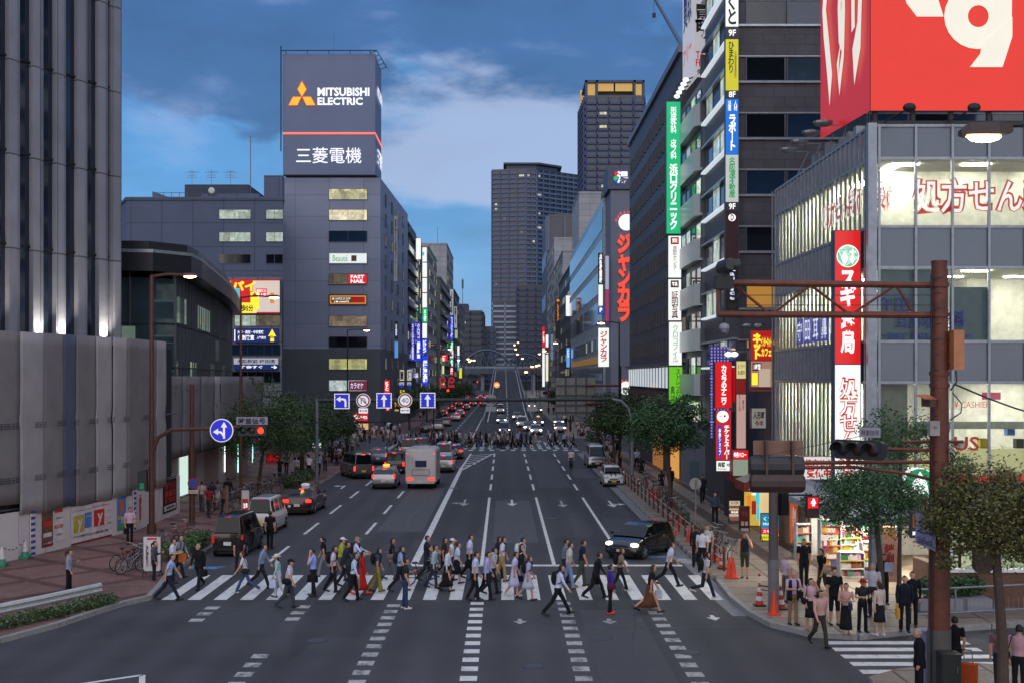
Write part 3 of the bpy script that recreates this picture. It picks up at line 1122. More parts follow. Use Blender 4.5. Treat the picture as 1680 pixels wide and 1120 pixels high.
for px,m,z0,z1 in((300,emit('white doorway light','e4fff2',.8,True),.3,3.0),(367,emit('cool tube glow','eafff8',3.0,True),.9,2.9),(389,GLOW,.5,2.7),(413,GLOW,.9,2.5)):
 y=-21*F/(px-CX)
 t=thing('light_tube',{300:'bright white lit doorway panel under the sheeted scaffold',367:'white upright light tube in the walkway',389:'green tinted upright tube behind the lamp post',
413:'shorter green tinted upright tube by the tree trunk'}[px],'lamp',(-21,y,0))
 mb=MB()
 mb.box(-20.96,-20.9,y-(.06 if px!=300 else .9),y+(.06 if px!=300 else .9),z0,z1,m)
 mb.build('tube',t)
 mb=MB()
 mb.box(-21,-20.95,y-.1,y+.1,z0-.1,z1+.1,WHITE)
 mb.build('fitting',t)
# ---- left: curved glass pavilion
PL=[(-27.5,72.8),(-22.4,73.6),(-21.3,75.0),(-21.6,78),(-22.1,82),(-23.2,90),(-24.6,100),(-26.2,110),(-28.4,121)]
b=thing('glass_pavilion','dark glass building with an upswept curved roof behind the scaffold','building',(-27,95,0))
mb=MB()
mb.prism(PL+[(-60,121),(-60,72.8)],0,14.3,darkglass('pavilion glass','36464c',.03))
mb.build('wall',b)
out=[(-27.6,71.6),(-21.9,72.3),(-20.1,74.6),(-20.3,78),(-20.9,82),(-22.0,90),(-23.5,100),(-25.3,110),(-27.6,121.4)]
mb=MB()
mb.prism(out+[(-60,121.4),(-60,71.6)],14.6,16.0,mat('dark roof edge','2a2b2f',.35,.3))
mb.prism([(x-.35,y+.3)for x,y in out]+[(-60,121.8),(-60,72.2)],16.0,16.5,mat('roof rim','3a3c40',.3,.5))
mb.build('roof',b)
mb=MB()
mb.prism([(x+.02,y-.02)for x,y in out]+[(-60,121.4),(-60,71.5)],15.75,15.95,mat('bright roof trim','9fa6ad',.3,.6))
mb.build('trim',b)
FRAMEP=mat('pavilion mullion','4a5056',.4,.5)
mb=MB()
for(xa,ya),(xb,yb)in zip(PL,PL[1:]):
 L=math.hypot(xb-xa,yb-ya)
 n=max(1,round(L/1.45))
 for k in range(n):
  x,y=xa+(xb-xa)*k/n,ya+(yb-ya)*k/n
  mb.obox((x,y,7.4),(.09,.22,14.6),math.atan2(yb-ya,xb-xa),FRAMEP)
for z in(8.6,11.4):
 for(xa,ya),(xb,yb)in zip(PL,PL[1:]):
  mb.obox(((xa+xb)/2,(ya+yb)/2,z),(math.hypot(xb-xa,yb-ya),.16,.1),math.atan2(yb-ya,xb-xa),DARKMETAL)
mb.build('mullion',b)
mb=MB()
pg=room('greenish pavilion interior','9fb8a4',.5,sc=(.5,.4))
for(xa,xb,za,zb)in((-27.2,-26.1,8.4,11.2),(-25.9,-24.7,7.0,11.2),(-24.5,-23.3,7.0,11.2),(-23.1,-22.5,7.0,9.6)):
 ya=72.8+(xa+27.5)/5.1*.8-.06
 mb.box(xa,xb,ya,ya+.05,za,zb,pg)
for(xa,ya),(xb,yb)in zip(PL[2:],PL[3:]):
 for k in range(3):
  if random.random()<.6:
   f=(k+.5)/3
   mb.obox((xa+(xb-xa)*f+.04,ya+(yb-ya)*f-.03,random.choice([8.2,10.2,12.4])),(math.hypot(xb-xa,yb-ya)/3.4,.05,1.7),math.atan2(yb-ya,xb-xa),pg if random.random()<.4 else room('dim pavilion interior',
'7f948c',.14,sc=(.5,.4)))
mb.build('window',b)
# ---- left: blue-grey office block behind the pavilion
Yb=150
b=prism_building('office_building','blue grey office block with few windows and rooftop aerials behind the pavilion',[(-48.8,Yb),(-28.5,Yb),(-32.5,169.4),(-58,169.4)],ZZ(328,
Yb),NAVYW,parapet=.4)
cells=[]
for py,m in((352,LITC),(389,LITC),(425,GLASSD)):
 for px0,px1 in((360,411),(437,464)):
  cells.append((XX((px0+px1)/2,Yb),Yb,ZZ(py,Yb),(px1-px0)*Yb/F,1.15,0,m))
windows(b,cells,FRAMEM,split=1)
mb=MB()
zt=ZZ(328,Yb)
mb.add([(XX(248,Yb),Yb+.5,zt),(XX(290,Yb),Yb+.5,zt),(XX(248,Yb),Yb+.5,ZZ(313,Yb)),(XX(248,Yb),Yb+1,zt),(XX(290,Yb),Yb+1,zt),(XX(248,Yb),Yb+1,ZZ(313,Yb))],[(0,1,2),(3,5,4),
(0,3,4,1),(1,4,5,2),(2,5,3,0)],NAVYW)
mb.box(XX(303,160),XX(408,160),160,172,zt,ZZ(303,160),mat('rooftop louvre','3a4254',.7,tile=(.4,.3)))
mb.box(XX(330,158),XX(425,158),158,165,zt,ZZ(318,158),NAVYW)
mb.box(XX(433,151),XX(463,151),151,152.6,zt,ZZ(288,151),NAVYW)
mb.each('roof_house',b)
mb=MB()
for k in range(5):
 x=XX(250+k*13,Yb)
 mb.cyl((x,Yb+1.5,zt),(x,Yb+1.5,zt+1.2),.04,STEEL,n=6)
mb.cyl((XX(250,Yb),Yb+1.5,zt+1.15),(XX(302,Yb),Yb+1.5,zt+1.15),.035,STEEL,n=6)
mb.build('railing',b)
for px in(315,347,378):
 t=thing('aerial',{315:'leftmost thin rooftop aerial on the blue grey office block',347:'rooftop aerial above a white dish on the blue grey office block',378:'widest rooftop aerial on the blue grey office block'}[px],
'aerial',(XX(px,162),162,ZZ(303,162)))
 x,y,z=t.location
 mb=MB()
 mb.cyl((x,y,z-.2),(x,y,z+1.9),.03,STEEL,n=6)
 for j,w in((1.0,.7),(1.3,.6),(1.7,1.0),(1.85,.45)):
  mb.cyl((x-w,y,z+j),(x+w,y,z+j),.025,STEEL,n=6)
 mb.build('mast',t)
t=thing('satellite_dish','small white dish on the roof of the blue grey office block','dish',(XX(347,157.5),157.5,ZZ(313,157.5)))
mb=MB()
x,y,z=t.location
mb.ell((x,y,z),(.45,.14,.45),WHITE)
mb.cyl((x,y+.1,z-.6),(x,y+.1,z),.04,STEEL,n=6)
mb.build('dish',t)
t=thing('mast','tall thin lightning mast beside the sign tower','mast',(XX(411,155),155,ZZ(318,155)))
mb=MB()
mb.cyl(tuple(t.location),(t.location.x,155,ZZ(224,155)),.06,STEEL,n=6)
mb.build('pole',t)
# lower annexe in front of the block
Ya=146
b=prism_building('annexe_building','low grey annexe with shop floors under the red and yellow billboard',[(XX(340,Ya),Ya),(XX(462,Ya),Ya),(XX(462,149.7),149.7),(XX(340,Ya),
149.7)],ZZ(455,Ya),CONC,parapet=0)
windows(b,[(XX(px,Ya),Ya,ZZ(py,Ya),3.0,1.3,0,m)for px,py,m in((405,526,LITC),(440,526,LITD),(400,574,GLASSB),(440,574,GLASSB),(400,618,GLASSD),(440,618,GLASSD))],FRAMEM,split=2)
mb=MB()
for px in(383,405,430,460):
 mb.cyl((XX(px,Ya-.3),Ya-.3,ZZ(457,Ya)),(XX(px,Ya-.3),Ya-.3,ZZ(450,Ya)),.06,STEEL,n=6)
mb.cyl((XX(350,Ya-.3),Ya-.3,ZZ(450,Ya)),(XX(462,Ya-.3),Ya-.3,ZZ(450,Ya)),.06,STEEL,n=6)
mb.build('railing',b)
def board(name,label,px0,px1,py0,py1,Y,face,items,depth=.25,cat='sign',group=None,casing=None,rim=.03):
 """sign board facing the camera at depth Y. items: (text|None, u, v, w, h, material[, bold[, vertical]]) as fractions of the face, v down"""
 x0,x1,z0,z1=XX(px0,Y),XX(px1,Y),ZZ(py1,Y),ZZ(py0,Y)
 t=thing(name,label,cat,((x0+x1)/2,Y,z0),group=group)
 w,h=x1-x0,z1-z0
 e=min(w,h)*rim
 mb=MB()
 mb.box(x0,x1,Y+.02,Y+depth,z0,z1,casing or CASE)
 mb.build('casing',t)
 mb=MB()
 faces=face if isinstance(face,list)else[(0,1,face)]
 for k,(v0,v1,m)in enumerate(faces):
  mb.box(x0+e,x1-e,Y,Y+.03,z1-v1*h+e*.6,z1-v0*h-e*.6,m)
 mb.build('face',t)
 groups={}
 for it in items:
  groups.setdefault(it[5].name if it[0]else 'shape '+it[5].name,[]).append(it)
 for gi,(k,its)in enumerate(groups.items()):
  mb=MB()
  for j,it in enumerate(its):
   s,u,v,ww,hh,m=it[:6]
   if s is None:
    mb.box(x0+(u-ww/2)*w,x0+(u+ww/2)*w,Y-.012-.003*(j%3),Y,z1-(v+hh/2)*h,z1-(v-hh/2)*h,m)
   elif s=='disc':
    mb.cyl((x0+u*w,Y-.014-.004*(j%3),z1-v*h),(x0+u*w,Y,z1-v*h),ww*w/2,m,n=28)
   else:
    mb.text(s,(x0+u*w,Y-.01,z1-v*h),ww*w,hh*h,m,bold=it[6]if len(it)>6 else .02,vert=len(it)>7 and bool(it[7]),depth=.025+.012*gi)
  mb.build('lettering' if its[0][0]and its[0][0]!='disc' else 'panel_graphic',t)
 return t
EORG=emit('backlit orange','e88a2a',.8)
ECYAN=emit('backlit cyan','38c8d8',.9)
EDR=emit('backlit deep red','b01016',.6)
TXY=emit('yellow lettering','ffe93a',1.0)
TXG=emit('green lettering','1da35a',.7)
TXBL=emit('blue lit lettering','2a3ad0',.8)
TXP=emit('pale lit lettering','dfe6ff',.9)
DIMW=emit('dim lit white','c8ccd4',.55)
NAVY=emit('navy sign face','20357f',.5)
board('billboard','red and yellow billboard with a floor plan on the grey annexe',350,460,458,515,145.6,emit('billboard red','d41a24',.8),[(None,.3,.47,.18,.4,ECYAN),(None,
.37,.83,.55,.3,TXY),(None,.79,.5,.4,.9,emit('plan pink','e8d8cc',.7)),(None,.72,.4,.16,.26,ERED),(None,.62,.62,.13,.5,TXY),('ポパイ',.36,.2,.56,.3,TXY,.05),('24',.3,.5,.14,.22,
TXW,.03),('駅より徒歩5分',.36,.84,.48,.2,TXK,.03),('B1F',.72,.47,.14,.11,TXW,.02),('駅前ビル',.72,.34,.14,.09,TXW),('▲',.62,.45,.1,.14,ERED),('■',.88,.55,.06,.3,EORG)],depth=.3)
board('shop_sign','blue school sign with a yellow up arrow on the grey annexe',383,457,538,562,145.6,NAVY,[(None,.03,.5,.02,.8,TXW),('大学・高校・中学受験',.38,.28,.58,.24,TXW),('個別教室',
.28,.66,.36,.36,TXW,.03),('入塾受付',.62,.66,.2,.2,TXW),('⬆',.86,.5,.18,.85,TXY,.03),('500m',.86,.62,.09,.2,TXK)])
board('shop_sign','white and blue lower sign with a right arrow on the grey annexe',383,457,587,606,145.6,[(0,.55,DIMW),(.55,1,NAVY)],[('大阪駅前 梅田店',.5,.28,.85,.34,TXB),('徒歩すぐ',
.4,.76,.5,.26,TXW),('→',.9,.76,.12,.3,TXW,.03)])
# ---- left corner: sign tower
Ym=170
xa,xb=XX(465,Ym),XX(616,Ym)
zc=ZZ(292,Ym)
b=thing('corner_building','tall grey corner block carrying the big rooftop sign tower','building',((xa+xb)/2,Ym,0))
LOWC=mat('lower dark wall','53565d',.75,var=.12,scale=.3)
MITC=mat('blue grey painted wall','868da2',.7,var=.08,scale=.15,tile=(5,3.15),tilecol='dcdcdc')
xr=XX(624,Ym)
mb=MB()
mb.prism([(xa,Ym),(xr,Ym),(-17.2,208),(xa,208)],ZZ(572,Ym),zc,MITC,topmat=ROOFM)
mb.prism([(xa-.05,Ym-.06),(xr+.05,Ym-.06),(-17.15,208),(xa,208)],0,ZZ(572,Ym),LOWC)
mb.build('wall',b)
cells=[]
wm={319:LITW,353:room('bright office window','f2e6c0',1.1),388:GLASSB,424:emit('beauty salon window','d8e4e6',.85),458:LITD,492:emit('brown lash window','5c2a22',.5),527:room('tan blind window',
'b09a80',.5),561:GLASSD,597:room('yellow print window','d8d490',.8),632:room('bright small window','dff0f0',.9)}
for py,m in wm.items():
 cells.append((XX(571,Ym),Ym-(.06 if py>575 else 0),ZZ(py,Ym),62*Ym/F,17*Ym/F,0,m))
windows(b,cells,FRAMEM,split=1,d=.1)
cells=[]
for k in range(10):
 for y in(176,184,192,200):
  x=xr+(-17.2-xr)*(y-Ym)/(208-Ym)
  cells.append((x+.05,y,ZZ(319+34.6*k,Ym),1.5,1.7,math.atan2(208-Ym,-17.2-xr),random.choice([GLASSD,GLASSD,LITD,GLASSB])))
windows(b,cells,FRAMEM)
mb=MB()
SIGNW=mat('sign tower blue grey','66718c',.6,var=.07,scale=.2)
z1=ZZ(90,Ym)
x2=XX(625.5,179)
mb.prism([(xa,Ym-.3),(xb,Ym-.3),(x2,179),(xa,179)],zc+.4,z1,SIGNW)
mb.build('sign_tower',b)
mb=MB()
for z in(zc+.1,z1+.35):
 mb.tube([(xa-.2,Ym-.9,z),(xb+.3,Ym-.9,z),(x2+.9,178.5,z)],.07,DARKMETAL,6)
for px in(470,505,540,575,608):
 mb.cyl((XX(px,Ym),Ym-.9,z1+.35),(XX(px,Ym),Ym,z1+.1),.05,DARKMETAL,n=6)
 mb.cyl((XX(px,Ym),Ym-.9,zc+.1),(XX(px,Ym),Ym,zc+.1),.05,DARKMETAL,n=6)
for k in range(5):
 q=(xb+.3+(x2+.6-xb)*k/4,Ym-.9+(9)*k/4)
 mb.cyl((q[0],q[1],z1+.35),(q[0]-1,q[1],z1-.1),.05,DARKMETAL,n=6)
mb.cyl((xa-.25,Ym-.6,ZZ(250,Ym)),(xa-.25,Ym-.6,ZZ(78,Ym)),.1,DARKMETAL,n=6)
mb.cyl((XX(541,Ym),Ym+4,z1),(XX(541,Ym),Ym+4,ZZ(40,Ym)),.05,STEEL,n=6)
mb.build('sign_frame',b)
mb=MB()
MLW=emit('white channel lettering','f2f4ff',1.0)
xc=XX(564,Ym)
mb.text('MITSUBISHI',(xc,Ym-.32,ZZ(152,Ym)),85*Ym/F,14*Ym/F,MLW,bold=.035)
mb.text('ELECTRIC',(XX(558.5,Ym),Ym-.32,ZZ(167.5,Ym)),74*Ym/F,12.5*Ym/F,MLW,bold=.035)
mb.text('三菱電機',(XX(540,Ym),Ym-.32,ZZ(256,Ym)),107*Ym/F,26*Ym/F,MLW,bold=.004)
mb.text('MITSUBISHI',(XX(621,175)+.25,174.5,ZZ(158,174)),7.2,1.6,MLW,rz=math.atan2(179-Ym,x2-xb),bold=.035)
mb.text('三菱電機',(XX(621,175)+.25,174.5,ZZ(262,174)),7.4,2.6,MLW,rz=math.atan2(179-Ym,x2-xb),bold=.03)
mb.each('sign_lettering',b)
mb=MB()
EDIA=emit('amber diamond','f2b41e',.95)
EDIR=emit('red diamond edge','e2432c',.8)
k=Ym/F
def rhomb(pts,grow,y,m):
 cxm,czm=sum(p[0]for p in pts)/4,sum(p[1]for p in pts)/4
 q=[(cxm+(x-cxm)*grow,czm+(z-czm)*grow)for x,z in pts]
 mb.add([(XX(x,Ym),y,ZZ(z,Ym))for x,z in q]+[(XX(x,Ym),y+.06,ZZ(z,Ym))for x,z in q],[(0,1,2,3),(7,6,5,4),(0,4,5,1),(1,5,6,2),(2,6,7,3),(3,7,4,0)],m)
for pts in([(496,135),(489,148),(496,160),(503.5,148)],[(495,160.5),(481.5,160.5),(474.5,174),(488.5,174)],[(497,160.5),(510.5,160.5),(518,174),(503.5,174)]):
 rhomb(pts,1.14,Ym-.38,EDIR)
 rhomb(pts,.98,Ym-.42,EDIA)
mb.build('emblem',b)
mb=MB()
mb.box(xa,xb+.05,Ym-.42,Ym-.3,ZZ(221.5,Ym),ZZ(218.5,Ym),emit('red neon line','ff6a58',1.4))
mb.obox(((xb+x2)/2+.1,(Ym+179)/2,ZZ(222,Ym)),(9.3,.1,.3),math.atan2(179-Ym,x2-xb),emit('red neon line','ff6a58',1.4))
mb.build('neon_strip',b)
for args in(('window_sign','red nail salon sign in a window of the corner block',571,602,450,466,ERED,[('FAST',.5,.27,.72,.36,TXW,.03),('NAIL',.5,.72,.72,.36,TXW,.03)]),('window_sign',
'white beauty salon picture in a window of the corner block',541,602,416,432,emit('salon print','dfe6e4',.95),[('Beauté',.28,.5,.4,.6,TXG,.0),(None,.65,.5,.14,.6,PBR)]),('window_sign',
'brown eyelash sign with an orange rim in a window of the corner block',541,601,485,499,emit('orange rim sign','e0962c',.8),[(None,.32,.5,.56,.7,emit('sign brown','6a4636',
.4)),(None,.78,.5,.36,.7,EDR),('まつげエクステ',.32,.38,.5,.3,TXW),('1本1000円',.32,.72,.4,.22,TXW)])):
 board(*args[:6],Ym-.12,*args[6:],depth=.08)
board('shop_sign','vertical sign with red, pink and violet panels low on the corner block',572,602,624,640,Ym-.35,emit('violet shop face','802848',.7),[('カラオケ',.45,.5,.7,.6,
TXP)],depth=.2)
# ground floor shops of the corner block
for px0,px1,py0,py1,m,lb in((576,590,694,716,emit('pale green shop window','d8f0b8',.9),'bright pale green shop window at the foot of the corner block'),(591,604,694,712,emit('warm shop window',
'e8b878',.8),'warm lit shop doorway at the foot of the corner block')):
 t=thing('shop_window',lb,'shop window',(XX(px0,Ym-.3),Ym-.3,0))
 mb=MB()
 mb.box(XX(px0,Ym-.3),XX(px1,Ym-.3),Ym-.3,Ym-.1,.3,ZZ(py0,Ym-.3),m)
 mb.build('pane',t)
 mb=MB()
 mb.box(XX(px0,Ym-.3)-.1,XX(px1,Ym-.3)+.1,Ym-.34,Ym-.1,ZZ(py0,Ym-.3),ZZ(py0,Ym-.3)+.15,FRAMEM)
 mb.build('frame',t)
board('shop_sign','red chicken shop sign above the corner block doorway',579,604,676,690,Ym-.5,ERED,[('Kitchen',.5,.5,.85,.5,TXW,.03)])
board('shop_sign','small red sign turned to the street beyond the corner block',623,632,676,690,176,ERED,[('Pet',.5,.5,.8,.5,TXW,.03)])
# ---- left street front beyond the corner
def street_block(name,label,x,y0,y1,z1,wall,side=1,depth=25,rows=None,pitch=3.3,ww=1.8,wh=1.5,lit=.15,balcony=False,parapet=.5,z0=4.5,gap=3.2):
 """block whose street face is the plane x; side=+1: faces +X (left of the street), -1: faces -X"""
 xb=x-side*depth
 pts=[(min(x,xb),y0),(max(x,xb),y0),(max(x,xb),y1),(min(x,xb),y1)]
 b=prism_building(name,label,pts,z1,wall,parapet=parapet)
 cells=[]
 rz=R(90)*side
 z=z0+1.2
 while z<z1-1.2:
  y=y0+gap*.6
  while y<y1-1:
   m=LITW if random.random()<lit else(GLASSB if random.random()<.4 else GLASSD)
   cells.append((x+side*.02,y,z,ww,wh,rz,m))
   y+=gap
  z+=pitch
  # the narrow end wall that faces the camera
 windows(b,cells,FRAMEM)
 if balcony:
  mb=MB()
  z=z0
  while z<z1-1:
   mb.box(min(x,x+side*.6),max(x,x+side*.6),y0+.3,y1-.3,z-.1,z+.05,CONC)
   mb.box(min(x+side*.54,x+side*.6),max(x+side*.54,x+side*.6),y0+.3,y1-.3,z,z+1.05,darkglass('balcony glass','4a5c66',.1))
   z+=pitch
  mb.build('balcony',b)
 return b
GREYA=mat('grey street wall','75777c',.75,var=.12,scale=.3,tile=(2.2,1.1))
GREYB=mat('pale street wall','96989c',.75,var=.12,scale=.3,tile=(3,1.6))
DARKB=mat('dark street wall','3c4046',.6,var=.15,scale=.3,tile=(2.4,1.2))
BLUEG=mat('blue green glazed wall','3d5a66',.25,var=.2,scale=.3,tile=(1.6,3.2))
street_block('street_building','grey block with glass balconies directly beyond the corner block',-17.6,208.5,231,36,DARKB,1,balcony=True,lit=.12)
street_block('street_building','green lit glass block behind the tall white panel sign',-17.5,231.5,262,35.5,BLUEG,1,lit=.3,ww=2.4,wh=2.0)
street_block('street_building','narrow grey block below the yellow rooftop panel',-17.2,262.5,298,37.5,GREYB,1,lit=.2)
street_block('street_building','mid grey office block with stepped balconies on the left street',-16.4,300,352,33.5,GREYA,1,balcony=True,lit=.2)
street_block('street_building','tall plain pale block rising behind the stepped balcony block',-17.4,355,400,48.5,GREYB,1,lit=.05)
street_block('street_building','low dark block with white vertical signs far along the left street',-17.2,402,450,38,DARKB,1,lit=.2)
street_block('street_building','small block with rooftop masts at the end of the left street',-16.9,452,505,36,GREYA,1,lit=.15)
t=thing('mast','thin aerial on a far roof of the left street','mast',(XX(718,356),357,48.5))
mb=MB()
mb.cyl((XX(718,357),357,48.5),(XX(718,357),357,54),.07,STEEL,n=6)
mb.build('pole',t)
t=thing('mast','two rung mast on the farthest roof of the left street','mast',(XX(759,460),460,36.5))
mb=MB()
x=XX(759,460)
mb.cyl((x,460,36),(x,460,47),.12,STEEL,n=6)
mb.cyl((x,460,43),(x,460,46.5),.4,STEEL,n=8)
mb.build('pole',t)
def far_tower(name,label,pts,z1,wall,floor=3.1,z0=12,lit=.05,slab=None,glass=None,fins=(),zt=None,wingroup=True):
 """far high-rise: floor slabs, a recessed glass band per storey and some lit windows"""
 b=prism_building(name,label,pts,z1,glass or darkglass('tower glass','141e30',.35),parapet=1.0)
 mb=MB()
 z=z0
 n=len(pts)
 while z<z1:
  for i in range(n):
   (xa,ya),(xb_,yb_)=pts[i],pts[(i+1)%n]
   L=math.hypot(xb_-xa,yb_-ya)
   if L<4:
    continue
   nx,ny=(yb_-ya)/L,-(xb_-xa)/L
   if nx*(xa+xb_)/2+ny*(ya+yb_)/2>0:
    continue
   mb.obox(((xa+xb_)/2+nx*.5,(ya+yb_)/2+ny*.5,z),(L+.6,1.2,floor*.36),math.atan2(yb_-ya,xb_-xa),wall)
  z+=floor
 mb.build('floor_slab',b)
 mb=MB()
 rnd=random.Random(len(label))
 for i in range(n):
  (xa,ya),(xb_,yb_)=pts[i],pts[(i+1)%n]
  L=math.hypot(xb_-xa,yb_-ya)
  nx,ny=((yb_-ya)/L,-(xb_-xa)/L)if L else(0,0)
  if L<4 or nx*(xa+xb_)/2+ny*(ya+yb_)/2>0:
   continue
  k=max(2,int(L/5.2))
  for j in range(k+1):
   x,y=xa+(xb_-xa)*j/k,ya+(yb_-ya)*j/k
   mb.obox((x+nx*.6,y+ny*.6,(z0+z1)/2),(.55,1.0,z1-z0),math.atan2(yb_-ya,xb_-xa),wall)
 mb.build('column',b)
 cells=[]
 for i in range(n):
  (xa,ya),(xb_,yb_)=pts[i],pts[(i+1)%n]
  L=math.hypot(xb_-xa,yb_-ya)
  nx,ny=((yb_-ya)/L,-(xb_-xa)/L)if L else(0,0)
  if L<4 or nx*(xa+xb_)/2+ny*(ya+yb_)/2>0:
   continue
  k=max(2,int(L/5.2))
  rows=int((z1-z0)/floor)
  for j in range(k):
   for r in range(rows):
    if rnd.random()<lit:
     f=(j+.5)/k
     cells.append((xa+(xb_-xa)*f+nx*.08,ya+(yb_-ya)*f+ny*.08,z0+floor*(r+.52),rnd.choice([1.6,3.4]),1.3,math.atan2(yb_-ya,xb_-xa),rnd.choice([LITW,LITW,LITC,LITD])))
 windows(b,cells,FRAMEM)
 return b
TW1=mat('tower slab grey blue','50607e',.7,var=.1)  # distance haze put into the slab colour as extra blue
TW2=mat('tower slab dark','3c4a66',.7,var=.1)  # darker slab, also tinted blue for distance haze
b=far_tower('residential_tower','wide dark residential tower in the middle of the skyline',[(-7.8,780),(15,776),(22,777),(52,800),(52,838),(-7.8,838)],ZZ(281,780),TW1,floor=3.15,
lit=.035)
mb=MB()
mb.prism([(2,784),(22,784),(37,796),(37,830),(2,830)],ZZ(281,780),ZZ(270,780),mat('tower crown','3c4656',.6))
mb.prism([(0,782),(24,782),(40,795),(40,832),(0,832)],ZZ(269,780),ZZ(266,780),mat('tower crown','3c4656',.6))
mb.build('roof_crown',b)
b=far_tower('residential_tower','slender tall tower with a golden lit crown',[(XX(951,590),590),(XX(960,560),560),(XX(1058,560),560),(XX(1058,560),600),(XX(951,590)+1,600)],
ZZ(160,560),TW2,floor=3.2,lit=.05)
x0,x1=XX(960,560),XX(1057,560)
zt=ZZ(132,560)
mb=MB()
for xx in(x0,x0+5.2,x1-5.2,x1-.8):
 mb.box(xx,xx+1.0,559.5,563,ZZ(330,560),zt,TW2)
mb.box(x0,x1,559.5,598,zt-1.2,zt,TW2)
mb.box(x0+4,x1-4,566,596,ZZ(160,560),zt-1,mat('tower crown','3c4656',.6))
mb.build('roof_crown',b)
mb=MB()
EGOLD=emit('golden crown light','d8ac58',.6)  # lamplight falling on the crown, put in as glowing panels
mb.box(x0+5.6,(x0+x1)/2-.4,561.2,561.6,zt-5.0,zt-1.3,EGOLD)
mb.box((x0+x1)/2+.4,x1-5.6,561.2,561.6,zt-5.0,zt-1.3,EGOLD)
mb.box(x0+1.3,x0+5,561.6,562,zt-9,zt-1.4,EGOLD)
mb.box(x1-4,x1-1,561.6,562,zt-8,zt-1.4,EGOLD)
mb.box(XX(952,588),XX(958,588),586,588,ZZ(185,588),ZZ(150,588),EGOLD)
mb.each('crown_light',b)
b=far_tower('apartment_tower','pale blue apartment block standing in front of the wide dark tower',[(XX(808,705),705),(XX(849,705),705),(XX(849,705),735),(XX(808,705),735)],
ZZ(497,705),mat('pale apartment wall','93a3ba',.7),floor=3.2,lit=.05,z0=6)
b=far_tower('apartment_tower','small balcony block beside the end of the street',[(XX(793,700),700),(XX(811,700),700),(XX(811,700),720),(XX(793,700),720)],ZZ(538,700),TW1,
floor=3.1,lit=.05,z0=4)
b=far_tower('street_building','dark office block closing the left side of the street',[(XX(752,690),690),(XX(791,690),690),(XX(791,690),740),(XX(752,690),740)],ZZ(512,690),
mat('dark office slab','3a4454',.7),floor=3.6,lit=.06,z0=6)
mb=MB()
mb.box(XX(756,692),XX(768,692),694,710,ZZ(512,690),ZZ(498,690),mat('dark office slab','3a4454',.7))
mb.build('roof_house',b)
b=far_tower('office_tower','dark block right of the wide tower, seen above the viaduct',[(XX(850,700),700),(XX(908,700),700),(XX(908,700),730),(XX(850,700),730)],ZZ(470,700),
TW2,floor=3.4,lit=.03,z0=6)
# ---- right street front, far to near
street_block('street_building','far pale block on the right with white vertical signs',16.2,370,440,52,GREYB,-1,lit=.15)
b=far_tower('office_tower','glass office slab with vertical ribs left of the slender tower',[(XX(900,430),430),(XX(953,430),430),(XX(953,430),470),(XX(900,430),470)],ZZ(356,
430),mat('slab glass blue','4a5c78',.3),floor=16,lit=.01,z0=20)
street_block('street_building','light grey block with a stepped top on the right street',15.2,296,366,40,GREYB,-1,lit=.15)
street_block('street_building','dark narrow block with an orange vertical sign',14.0,238,292,31,DARKB,-1,lit=.15)
prism_building('street_building','plain pale tower block rising behind the curtain wall block',[(XX(950,300),300),(XX(986,300),300),(XX(986,300),330),(XX(950,300),330)],ZZ(318,
300),GREYB)
# curtain wall block
b=thing('curtain_wall_building','long office block clad in bands of blue glass on the right street','building',(20,195,0))
mb=MB()
mb.box(13.6,40,158,235,0,32.4,mat('curtain wall spandrel','a9b3bd',.35,.3,var=.08,scale=.2,tile=(2.6,1.6)))
mb.build('wall',b)
bands=[(28.2,31.2),(24.0,27.0),(19.8,22.8),(15.6,18.6),(11.6,13.6),(7.2,9.6)]
mb=MB()
for k,(z0,z1)in enumerate(bands):
 y=158.4
 while y<234:
  m=(GLASSB if k<4 else GLASSD)if random.random()>.12 else darkglass('paler glass','53708c',.08)
  mb.box(13.52,13.6,y,y+2.44,z0,z1,m)
  y+=2.6
mb.build('glass_band',b)
mb=MB()
mb.box(13.5,13.6,160,232,9.9,10.9,emit('gold lit band','a87c30',.35))
mb.build('lit_band',b)
cells=[(13.5,160+4*k,12.6,2.2,1.6,R(-90),random.choice([DIMW,GLASSD,GLASSD,LITC]))for k in range(10)]
windows(b,cells,FRAMEM)
t=thing('storefront','red lit shop front at the foot of the curtain wall block','shop',(13.4,170,0))
mb=MB()
mb.box(13.3,13.6,160,176,3.4,4.6,emit('red shop fascia','c01828',.9))
mb.build('fascia',t)
mb=MB()
mb.box(13.35,13.6,160,176,.3,3.2,emit('shop front glow','d8b890',.5))
mb.build('pane',t)
# karaoke corner tower
Yk=150
b=thing('karaoke_building','grey tower with giant red vertical lettering at the far right corner','building',(18,155,0))
xk=XX(1002,Yk)
mb=MB()
mb.box(xk,30,Yk,157.5,0,ZZ(312,Yk),mat('grey karaoke wall','6e7280',.7,var=.08,scale=.3))
mb.box(xk-.4,30,Yk-.3,157,ZZ(311,Yk),ZZ(275,Yk),mat('dark sign box','4c5468',.6))
mb.build('wall',b)
mb=MB()
EJ=emit('salmon channel lettering','f0503c',1.0)
mb.text('ジャンカラ',(XX(1024,Yk),Yk-.12,ZZ(456,Yk)),24*Yk/F,145*Yk/F,EJ,bold=.06,vert=True,depth=.1)
mb.build('sign_lettering',b)
mb=MB()
cx0,cz0=XX(1028,Yk),ZZ(364,Yk)
mb.cyl((cx0,Yk-.16,cz0-.1),(cx0,Yk,cz0-.1),1.05,MLW,n=28)
mb.build('emblem',b)
mb=MB()
